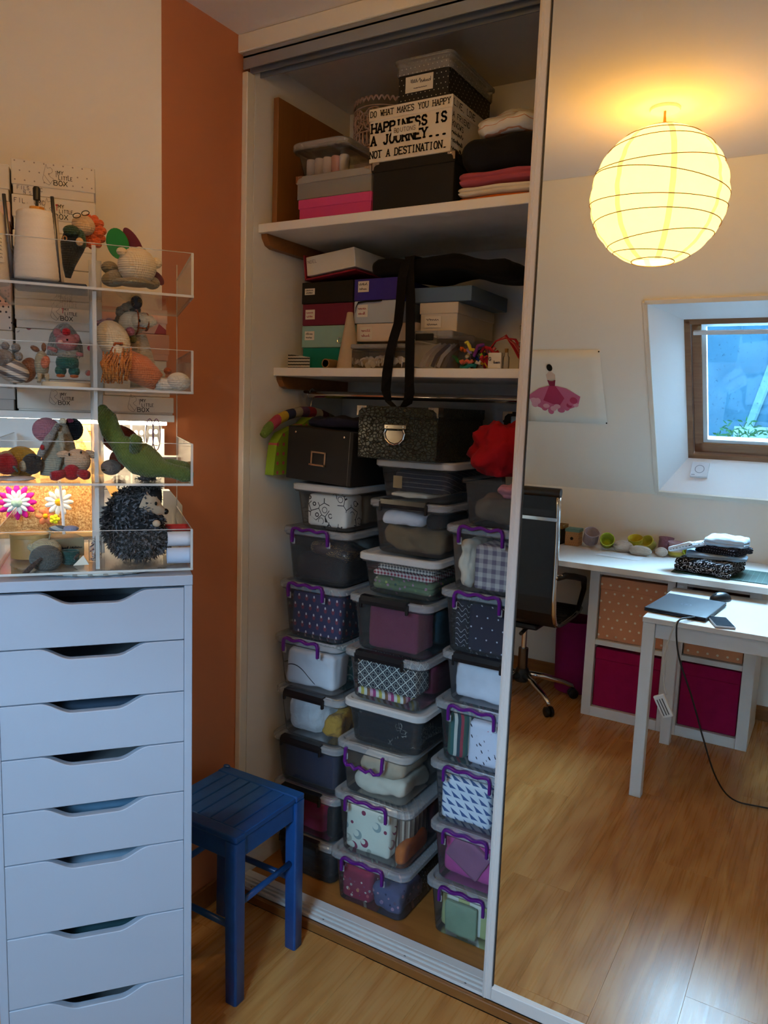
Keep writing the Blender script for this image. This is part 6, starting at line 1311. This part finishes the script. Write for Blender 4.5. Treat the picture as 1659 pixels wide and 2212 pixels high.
# ================================================================== the side of the room seen in the mirror
# positions are given as they read behind the mirror (x, depth) and put at their real place by vy()
W_lam = mat('white_laminate', hx('#d6d6d4'), .35, spec=.5)
dk = thing('desk', 'long white desk top under the roof window', 'desk', (.5, vy(2.18), 0))
bm = B(); box(bm, -.85, .775, -.315, .305, .772, .80, bev=.0015, seg=1); obj('desk_top', bm, W_lam, dk)
for sx in (-.80, -.76):
    pass
for x, y in ((-.80, .24), (-.80, -.26)):
    bm = B(); rod(bm, (x, y, 0), (x, y, .7715), .02, 14); obj('leg', bm, MATS['chrome'], dk, smooth=True, angle=40)
CUBE_O = mat('orange_dot_canvas', rough=.85, pat=lambda g: g.mix(g.dots(g.x, g.z, .043, .13), hx('#d08c64'), hx('#e6d6bc')), bump=crease, bs=.3, bd=.004)
CUBE_M = cloth('magenta_canvas', '#9c1046', bs=.3)
def cube_unit(label, x0, x1, s0, s1, dz):
    w = x1-x0; t = thing('cube_shelf', label, 'shelf unit', (x0, vy(2.42), 0)); D = .39
    for a, b in ((0, s0), (w-s1, w)): bm = B(); box(bm, a, b, 0, D, 0, .7695, bev=.001, seg=1); obj('side_panel', bm, W_lam, t)
    for a, b, nm in ((.0, .05, 'bottom_board'), (.372, .397, 'middle_board'), (.728, .7695, 'top_board')): bm = B(); box(bm, s0+.0003, w-s1-.0003, .0, D-.001, a, b, bev=.001, seg=1); obj(nm, bm, W_lam, t)
    bm = B(); box(bm, s0, w-s1, .002, .008, .05, .73); obj('back_board', bm, M_in, t)
    return t
def cube_box(label, x0, x1, z0, z1, m):
    t = thing('fabric_cube', label, 'storage cube', ((x0+x1)/2, vy(2.41), z0)); w = (x1-x0)/2; h = z1-z0
    bm = B(); box(bm, -w, w, 0, .36, 0, h*.82, bev=.004); obj('cube_body', bm, m, t)
    bm = B(); box(bm, -w-.002, w+.002, .002, .365, h*.80, h, bev=.005); obj('cube_lid', bm, m, t)
cube_unit('white two cube shelf unit under the desk, nearer the chair', .476, .878, .046, .035, 0)
cube_unit('white two cube shelf unit under the desk, behind the side table', .884, 1.245, .046, .05, 0)
cube_box('orange dotted storage cube above a magenta one, beside the chair', .526, .839, .3985, .715, CUBE_O)
cube_box('plain magenta storage cube beside the chair', .526, .839, .0515, .355, CUBE_M)
cube_box('orange dotted storage cube half hidden by the side table', .934, 1.191, .3985, .69, CUBE_O)
cube_box('plain magenta storage cube behind the hanging cables', .934, 1.191, .0515, .362, CUBE_M)
# side table with laptop
tb = thing('side_table', 'white square legged table with a laptop on it', 'table', (.885, vy(1.30), 0)); TX, TY = .75, -.64
bm = B(); box(bm, 0, TX, TY, 0, .715, .735, bev=.0015, seg=1); obj('table_top', bm, W_lam, tb)
for x in (.002, TX-.047):
    for y in (-.047, TY+.002): bm = B(); box(bm, x, x+.045, y, y+.045, 0, .7147, bev=.002, seg=1); obj('leg', bm, W_lam, tb)
for r in ((.048, TX-.048, -.035, -.017), (.048, TX-.048, TY+.017, TY+.035), (.017, .035, TY+.048, -.048), (TX-.035, TX-.017, TY+.048, -.048)): bm = B(); box(bm, *r, .655, .7147, bev=.001, seg=1); obj('apron', bm, W_lam, tb)
lt = thing('laptop', 'closed dark blue grey laptop on the side table', 'laptop', (1.003, vy(1.545), .7353), rz=.10); LAPM = mat('slate_metal', hx('#2b3440'), .35, .3)
bm = B(); box(bm, -.118, .118, -.165, .165, .002, .009, bev=.003); obj('laptop_base', bm, LAPM, lt); bm = B(); box(bm, -.118, .118, -.165, .165, .0095, .017, bev=.003); l = obj('laptop_lid', bm, LAPM, lt)
bm = B(); fl = lambda u, v: Vector((-v, u, .0174)); ribbon(bm, [(.018*cos(a), .018*sin(a)) for a in [2*pi*j/24 for j in range(25)]], .0012, fl); write(bm, 'HP', fl, -.009, -.006, .012, .006, .0095, .09, slant=.003); obj('maker_emblem', bm, mat('emblem_silver', hx('#7d8894'), .3, .6), l)
for x, y in ((-.1, -.14), (.1, -.14), (-.1, .14), (.1, .14)): bm = B(); lathe(bm, [(.006, 0), (.006, .0025), (0, .0025)], 10, T(x, y, 0)); obj('rubber_foot', bm, M_clip, lt)
ms = thing('computer_mouse', 'black computer mouse behind the laptop', 'mouse', (1.10, vy(1.80), .7353), rz=.6); bm = B(); ball(bm, (0, 0, .004), (.032, .055, .032), 20, 12); 
for v in bm.verts: v.co.z = max(0, v.co.z)
obj('shell', bm, mat('mouse_black', hx('#15181d'), .35), ms, smooth=True); bm = B(); lathe(bm, [(.004, -.003), (.004, .003)], 10, T(0, .03, .03) @ RY(pi/2)); obj('wheel', bm, M_clip, ms)
ph = thing('smartphone', 'smartphone in a clear case at the front of the side table', 'phone', (1.155, vy(1.385), .7353), rz=-.35); bm = B(); box(bm, -.036, .036, -.072, .072, 0, .009, bev=.004); obj('clear_case', bm, mat('case_clear', hx('#b8bcc2'), .2), ph); bm = B(); box(bm, -.032, .032, -.068, .068, .0093, .0098); obj('screen', bm, mat('screen_black', rough=.12, pat=lambda g: g.mix(g.noise(30, 3), hx('#14181d'), hx('#4a5a68'))), ph)
# cables
def cable(label, pts, r, m, name='cable'):
    bm = B(); P = []
    for i in range(len(pts)-1):
        for k in range(6):
            t_ = k/6; p0, p1, p2, p3 = (Vector(pts[max(i-1, 0)]), Vector(pts[i]), Vector(pts[i+1]), Vector(pts[min(i+2, len(pts)-1)]))
            P.append(.5*((2*p1)+(p2-p0)*t_+(2*p0-5*p1+4*p2-p3)*t_*t_+(3*p1-p0-3*p2+p3)*t_**3))
    P.append(Vector(pts[-1])); tube(bm, [(p.x, vy(p.y), p.z) for p in P], r, 7); return tag(obj(name, bm, m, smooth=True), label, 'cable')
cable('black power cable running from the laptop down to the floor', [(1.10, 1.43, .745), (1.06, 1.37, .747), (1.02, 1.30, .746), (1.015, 1.283, .70), (1.035, 1.28, .60), (1.09, 1.30, .45), (1.14, 1.34, .28), (1.19, 1.40, .12), (1.25, 1.47, .02), (1.36, 1.5, .006), (1.6, 1.55, .006)], .0032, mat('cable_black', hx('#141416'), .5))
cable('thin white cable hanging over the table edge', [(1.08, 1.42, .742), (1.03, 1.34, .743), (1.01, 1.288, .735), (.99, 1.283, .66), (.978, 1.282, .58), (.985, 1.282, .50), (1.0, 1.282, .452)], .0024, mat('cable_beige', hx('#c9c4ba'), .5))
ad = thing('usb_hub', 'white usb hub dangling on a thin white cable', 'usb hub', (.992, vy(1.282), .405), rot=(0, -.5, 0)); bm = B(); box(bm, -.021, .021, -.008, .008, -.045, .045, bev=.003); obj('hub_body', bm, mat('hub_white', hx('#dcdad6'), .4), ad)
for i in range(3): bm = B(); box(bm, -.013+.010*i, -.009+.010*i, .0082, .009, -.035, .03); obj('port_slot', bm, mat('slot_grey', hx('#5a5856'), .6), ad)
# office chair (its back towards the mirror)
oc = thing('office_chair', 'black leather office chair with chrome frame and castors', 'office chair', (.14, vy(2.07), 0)); LEA = mat('black_leather', rough=.35, pat=lambda g: g.mix(g.noise(40, 3), hx('#0e0e10'), hx('#1c1b1d')), bump=lambda g: g.noise(120, 3), bs=.2, bd=.002); CH = MATS['chrome']
for k in range(5):
    a = radians(40+72*k); c, s = cos(a), sin(a); bm = B(); tube(bm, [(.03*c, .03*s, .125), (.12*c, .12*s, .115), (.22*c, .22*s, .09), (.27*c, .27*s, .07), (.28*c, .28*s, .055)], [.02, .017, .014, .012, .010], 10); lg_ = obj('base_arm', bm, CH, oc, smooth=True)
    bm = B(); 
    for sg in (-1, 1): lathe(bm, [(0, -.009), (.02, -.009), (.026, -.005), (.026, .005), (.02, .009), (0, .009)], 16, T(.28*c-sg*.013*s, .28*s+sg*.013*c, .026) @ RZ(a+pi/2) @ RY(pi/2))
    obj('castor', bm, M_clip, lg_, smooth=True, angle=40)
bm = B(); lathe(bm, [(.038, .09), (.04, .14), (.03, .16), (0, .16)], 20); obj('hub', bm, M_clip, oc, smooth=True, angle=40)
bm = B(); rod(bm, (0, 0, .15), (0, 0, .27), .026, 16); obj('column_sleeve', bm, mat('dark_chrome', hx('#6c6258'), .25, 1), oc, smooth=True, angle=40); bm = B(); rod(bm, (0, 0, .27), (0, 0, .40), .014, 14); obj('gas_lift', bm, CH, oc, smooth=True, angle=40)
bm = B(); box(bm, -.1, .1, -.1, .1, .40, .43, bev=.01); rod(bm, (.03, .0, .40), (.03, .14, .385), .01, 8); obj('tilt_plate', bm, M_clip, oc)
prof = [(-.24, .475), (-.2, .462), (-.1, .452), (.05, .452), (.15, .462), (.2, .49), (.225, .54), (.235, .62), (.236, .75), (.243, .9), (.258, 1.05), (.275, 1.14)]
bm = B(); nrm = []
for i, p in enumerate(prof):
    a, b = prof[max(i-1, 0)], prof[min(i+1, len(prof)-1)]; d = Vector((b[0]-a[0], b[1]-a[1])).normalized(); nrm.append((d.y, -d.x))
lo = []
for sx, sg in ((-.212, 1), (.212, 1), (.212, -1), (-.212, -1)): lo.append([(sx, p[0]+n_[0]*.012*sg, p[1]+n_[1]*.012*sg) for p, n_ in zip(prof, nrm)])
loft(bm, [[l_[i] for l_ in lo] for i in range(len(prof))]); obj('seat_sling', bm, LEA, oc)
bm = B()
for i in range(2, len(prof)*3-3):
    t_ = i/3; k = int(t_); f_ = t_-k
    if k+1 >= len(prof): break
    p = (prof[k][0]*(1-f_)+prof[k+1][0]*f_, prof[k][1]*(1-f_)+prof[k+1][1]*f_); n_ = nrm[k]; rod(bm, (-.205, p[0]-n_[0]*.012, p[1]-n_[1]*.012), (.205, p[0]-n_[0]*.012, p[1]-n_[1]*.012), .009, 6)
obj('padding_ribs', bm, LEA, oc, smooth=True)
for sx in (-.222, .222):
    bm = B(); tube(bm, [(sx, p[0]+.004, p[1]) for p in prof], .0125, 10); obj('side_rail', bm, CH, oc, smooth=True)
    bm = B(); tube(bm, [(sx*1.06, .245, .72), (sx*1.16, .20, .73), (sx*1.17, .05, .70), (sx*1.17, -.12, .66), (sx*1.14, -.16, .60), (sx*1.04, -.15, .48)], [.012, .016, .017, .017, .014, .012], 10); ar = obj('armrest', bm, LEA, oc, smooth=True)
    bm = B(); rod(bm, (sx, .245, .72), (sx*1.12, .22, .728), .012, 10); obj('arm_joint', bm, CH, ar)
bm = B(); box(bm, -.222, .222, .262, .272, .995, 1.015, bev=.002, seg=1); obj('back_bar', bm, CH, oc); bm = B(); rod(bm, (-.235, .28, 1.135), (.235, .28, 1.135), .022, 16); obj('head_roll', bm, LEA, oc, smooth=True, angle=40)
# magenta bin under the desk
bm = B(); lathe(bm, [(0, 0), (.095, 0), (.10, .004), (.112, .40), (.108, .40), (.096, .01), (0, .008)], 32); o = tag(obj('waste_bin', bm, cloth('bin_magenta', '#8e1656', bs=.2), smooth=True, angle=40), 'round magenta bin under the desk behind the chair', 'bin'); o.location = (.335, vy(2.355), 0)
# things on the desk
ZD = .8004
bx = thing('kraft_gift_box', 'small kraft dotted box with teal lid on the desk', 'box', (.279, vy(2.37), ZD)); bm = B(); box(bm, -.037, .037, -.037, .037, 0, .075, bev=.001, seg=1); obj('box_body', bm, mat('kraft_dots', rough=.8, pat=lambda g: g.mix(g.dots(g.x, g.z, .012, .14), hx('#b08458'), hx('#8c6440'))), bx); bm = B(); box(bm, -.039, .039, -.039, .039, .0755, .092, bev=.001, seg=1); obj('lid', bm, card('teal_lid', '#6a948e'), bx); bm = B(); ball(bm, (0, .038, .04), (.009, .004, .009), 10, 6); obj('knob', bm, BLKE, bx, smooth=True)
carton('dark_box', 'black box with a gold lid edge behind the chair', .12, .225, vy(2.44), vy(2.33), ZD, .905, M_blk, .02, card('gold_lid', '#8a6a34'))
def sock(label, x, y, r, h, c, m=None, tilt=(1.2, 0, 0), stripes=None):
    t = thing('yarn_basket', label, 'crochet basket', (x, vy(y), ZD+.002+abs(cos(tilt[0])*cos(tilt[1]))*h*.6+sqrt(1-(cos(tilt[0])*cos(tilt[1]))**2)*r*1.28), rot=tilt); r *= 1.22; h *= 1.2; bm = B(); lathe(bm, [(0, -h*.5), (r*.8, -h*.5), (r, -h*.35), (r*.98, h*.3), (r*1.05, h*.5), (r*.9, h*.5), (r*.82, -h*.3), (0, -h*.38)], 22)
    obj('knitted_body', bm, m or ym('b'+c[1:], c), t, smooth=True); bm = B(); tube(bm, [(r*cos(a), r*sin(a), h*.5) for a in [2*pi*j/20 for j in range(20)]], .003, 6, closed=True); obj('knitted_rim', bm, m or ym('b'+c[1:], c), t, smooth=True)
sock('lilac grey crochet basket lying at the left of the desk row', .375, 2.36, .033, .06, '#b3a6ae', tilt=(-.5, .3, 0)); sock('lime green crochet basket lying on its side on the desk', .47, 2.33, .029, .055, '#b2c23a', tilt=(-1.1, .5, 0)); sock('yellow crochet basket among the yarn', .60, 2.40, .03, .05, '#cdb92e', tilt=(-.4, 0, 0)); sock('second yellow green basket behind the white yarn', .665, 2.42, .026, .05, '#c2b440', tilt=(-.9, -.4, 0))
sock('pastel striped crochet basket standing on the desk', .805, 2.40, .032, .06, '#d8a8a0', mat('pastel_stripes', rough=.95, pat=lambda g: g.ramp((g.z/.066+.5), (.0, hx('#c8d07a')), (.25, hx('#d8c84a')), (.45, hx('#dcc8c0')), (.62, hx('#d89a90')), (.8, hx('#c8a8b4'))), bump=lambda g: (g.z*1500.0).sn(), bs=.5, bd=.0015), (0, 0, 0)); sock('mauve crochet basket behind the pastel one', .745, 2.44, .03, .06, '#9c7484', tilt=(.3, 0, 0)); sock('small lime crochet piece beside the pastel basket', .87, 2.39, .02, .03, '#a8b838', tilt=(-1, 0, .4))
def ballofyarn(label, x, y, rx, rz, c):
    t = thing('yarn_ball', label, 'yarn', (x, vy(y), ZD+rz)); bm = B(); ball(bm, (0, 0, 0), (rx, rz*1.1, rz*.96), 20, 12); obj('yarn_core', bm, ym('y'+c[1:], c), t, smooth=True); bm = B(); R = random.Random(int(x*1000))
    for i in range(12): a = R.uniform(0, pi); e = R.uniform(-.5, .5); tube(bm, [Matrix.Rotation(a, 3, 'X') @ Vector((rx*1.01*cos(q), rz*1.03*sin(q), rz*.2*e)) for q in [2*pi*j/18 for j in range(18)]], .0022, 5, closed=True)
    obj('wound_strands', bm, ym('y'+c[1:], c), t, smooth=True)
ballofyarn('left white skein of yarn on the desk', .555, 2.33, .05, .03, '#d8cfc2'); ballofyarn('right white skein of yarn on the desk', .65, 2.29, .055, .025, '#cfc4b4'); ballofyarn('small cream yarn ball between skein and striped basket', .745, 2.34, .03, .023, '#d6ccbe')
for i in range(4):
    bm = B(); ball(bm, (0, 0, 0), (.045, .022, .008), 16, 8); o = tag(obj('felt_petal', bm, ym('petal%d' % i, ('#cfa0ac', '#d8b4b0', '#c88a96', '#d6c0b8')[i]), smooth=True), ('dusky pink', 'pale blush', 'deep rose', 'cream pink')[i]+' felt piece lying behind the lime basket', 'felt piece'); o.location = (.455+.03*i, vy(2.43+.005*(i % 2)), ZD+.0095+.017*(i % 2)); o.rotation_euler = (0, 0, .3*i)
bm = B(); box(bm, 0, .215, 0, .2, 0, .0012); o = tag(obj('paper_sheet', bm, mat('sheet_white', rough=.6, pat=lambda g: g.mix(((g.y*60.0).fr() < .15)*(g.x > .03)*(g.x < .18)*.35, hx('#d8dce0'), hx('#8a8e94')))), 'printed paper sheets lying on the desk', 'paper'); o.location = (.47, vy(2.345), ZD); o.rotation_euler = (0, 0, .04)
bm = B(); box(bm, 0, .4, 0, .3, 0, .003); mat_g = tag(obj('cutting_mat', bm, mat('cutting_green', rough=.55, pat=lambda g: g.mix(((g.x*40.0).fr() < .04).mx((g.y*40.0).fr() < .04), hx('#16423c'), hx('#5a8078')))), 'dark green cutting mat under the fabric pile', 'cutting mat'); mat_g.location = (.865, vy(2.25), ZD)
ZM = ZD+.0033
def fold(label, m, x, y, w, d, z0, z1, rz=0.0, layers=2, amp=.008, r=.012, ry=0.0):
    _seed[0] += 1; bm = B(); soft(bm, -w, w, -d, d, 0, z1-z0, layers, amp, _seed[0], r, 18, 18, 18, 16, .008); o = obj('fabric_pile', bm, m, smooth=True); o.location = (x, vy(y), ZM+z0); o.rotation_euler = (0, ry, rz); return tag(o, label, 'fabric')
fold('black cloth with white dotted rings at the bottom of the desk pile', cloth('rings', None, lambda g: g.mix((((g.vor(28, g.vec(g.p, g.q))*34.0).sn()) > .55)*(g.noise(160, 0) > .45), hx('#121218'), hx('#c8ccd4'))), 1.01, 2.08, .125, .115, 0, .062, .2, 2, .012, .02)
fold('light blue grey cloth in the middle of the desk pile', cloth('ice', '#9fb4c6'), 1.03, 2.12, .13, .10, .063, .088, -.15, 2, .007)
fold('black speckled cloth near the top of the desk pile', CL['blackdots'], 1.06, 2.12, .10, .085, .089, .123, .3, 3, .009)
fold('pale blue cloth on top of the desk pile', cloth('ice2', '#b4c4d4'), 1.07, 2.11, .09, .08, .124, .165, .1, 2, .014, .018)
fold('white cloth with small black dots leaning on the desk pile', cloth('wdots', None, dotted(hx('#d0d4da'), hx('#2a2c34'), .018, .14)), .915, 2.04, .065, .06, .10, .125, .5, 1, .004, .008, ry=-.35)
# drawing pinned to the slope, small box on the sill
def sp_(x, z, off=.002): s_ = (z-1.10)/EZ; return WM @ Vector((x, s_, -off))
po = thing('pinned_drawing', 'white sheet with a pink ball gown drawing pinned to the sloping wall', 'drawing', sp_(.28, 1.63, 0)); OI = sp_(.28, 1.63, 0)
bm = B(); wave_sheet(bm, lambda u, v: sp_(.02+.43*u, 1.815-.352*v, .003+.012*(u > .5)*((u-.5)*2)**2*sin(pi*v)**.7)-OI, 8, 8); obj('paper', bm, mat('drawing_paper', hx('#efece0'), .7), po, smooth=True, solid=.0008)
def shp(name, pts, m, off=.0065, rows=None):
    bm = B(); bm.faces.new([bm.verts.new(sp_(x, z, off)-OI) for x, z in pts]); obj(name, bm, m, po)
def el(cx, cz, rx, rz, n=18): return [(cx+rx*cos(2*pi*j/n), cz+rz*sin(2*pi*j/n)) for j in range(n)]
PK = [mat('ink_pink%d' % i, hx(c), .7) for i, c in enumerate(('#b0305c', '#cc6c90', '#dca4b4', '#8c1c44'))]; gx, gz = .19, 1.612
GS = 1.2
def gp(pts): return [(gx+(x-gx)*GS, gz+(z-gz)*GS) for x, z in pts]
_shp = shp
def shp(name, pts, m, off=.0065): _shp(name, gp(pts), m, off)
shp('skirt', [(gx-.016, gz+.03), (gx+.016, gz+.03), (gx+.06, gz+.02), (gx+.115, gz-.012), (gx+.10, gz-.05), (gx+.05, gz-.068), (gx, gz-.062), (gx-.05, gz-.068), (gx-.10, gz-.05), (gx-.115, gz-.012), (gx-.06, gz+.02)], PK[1])
shp('skirt_fold', [(gx-.014, gz+.03), (gx+.014, gz+.03), (gx+.045, gz-.02), (gx+.02, gz-.05), (gx-.01, gz-.045), (gx-.05, gz-.03)], PK[0], .0070); shp('bodice', [(gx-.012, gz+.03), (gx+.012, gz+.03), (gx+.018, gz+.055), (gx+.006, gz+.05), (gx-.006, gz+.05), (gx-.018, gz+.055)], PK[3], .0072); shp('shoulders', [(gx-.018, gz+.056), (gx+.018, gz+.056), (gx+.020, gz+.075), (gx+.004, gz+.088), (gx-.004, gz+.088), (gx-.020, gz+.075)], mat('ink_skin', hx('#d8c4b4'), .7), .0066); shp('hair_bun', el(gx, gz+.103, .0125, .014), INK, .0072)
R = random.Random(17)
for i in range(16):
    a = pi*(1.05+.9*i/15); c = (gx+.1*cos(a)*R.uniform(.75, 1.1), gz-.022+.052*sin(a)*R.uniform(.6, 1.05)); shp('ruffle', el(*c, R.uniform(.010, .017), R.uniform(.009, .014), 12), PK[R.choice((0, 1, 2, 2))], .0074+.0002*i)
for x, z in ((.445, 1.808), (.445, 1.47)): bm = B(); ball(bm, sp_(x, z, .006)-OI, .004, 8, 6); obj('pin', bm, BLKE, po, smooth=True)
a_ = Vector((0, OS0, 0)); b_ = Vector((0, FS0, FN)); mid = WM @ Vector((.862, OS0+(FS0-OS0)*.62, FN*.62)); dv_ = (WM.to_3x3() @ (b_-a_)).normalized(); xv = Vector((1, 0, 0)); nv = dv_.cross(xv); nv = nv if nv.z > 0 else -nv
sb = thing('small_white_box', 'small white printed box lying on the window recess ledge', 'box'); sb.matrix_world = Matrix(((xv.x, dv_.x, nv.x, mid.x), (xv.y, dv_.y, nv.y, mid.y), (xv.z, dv_.z, nv.z, mid.z+.006), (0, 0, 0, 1)))
bm = B(); box(bm, -.042, .042, -.042, .042, .002, .022, bev=.002, seg=1); obj('box_body', bm, mat('gloss_white', hx('#dfe4ea'), .35), sb); bm = B(); ribbon(bm, [(.022*cos(q), .022*sin(q)) for q in [2*pi*j/24 for j in range(25)]], .0015, lambda u, v: Vector((u, v, .0226))); ribbon(bm, [(-.035, -.034), (-.02, -.034)], .002, lambda u, v: Vector((u, v, .0226))); obj('printed_ring', bm, mat('print_grey', hx('#8a94a0'), .6), sb)
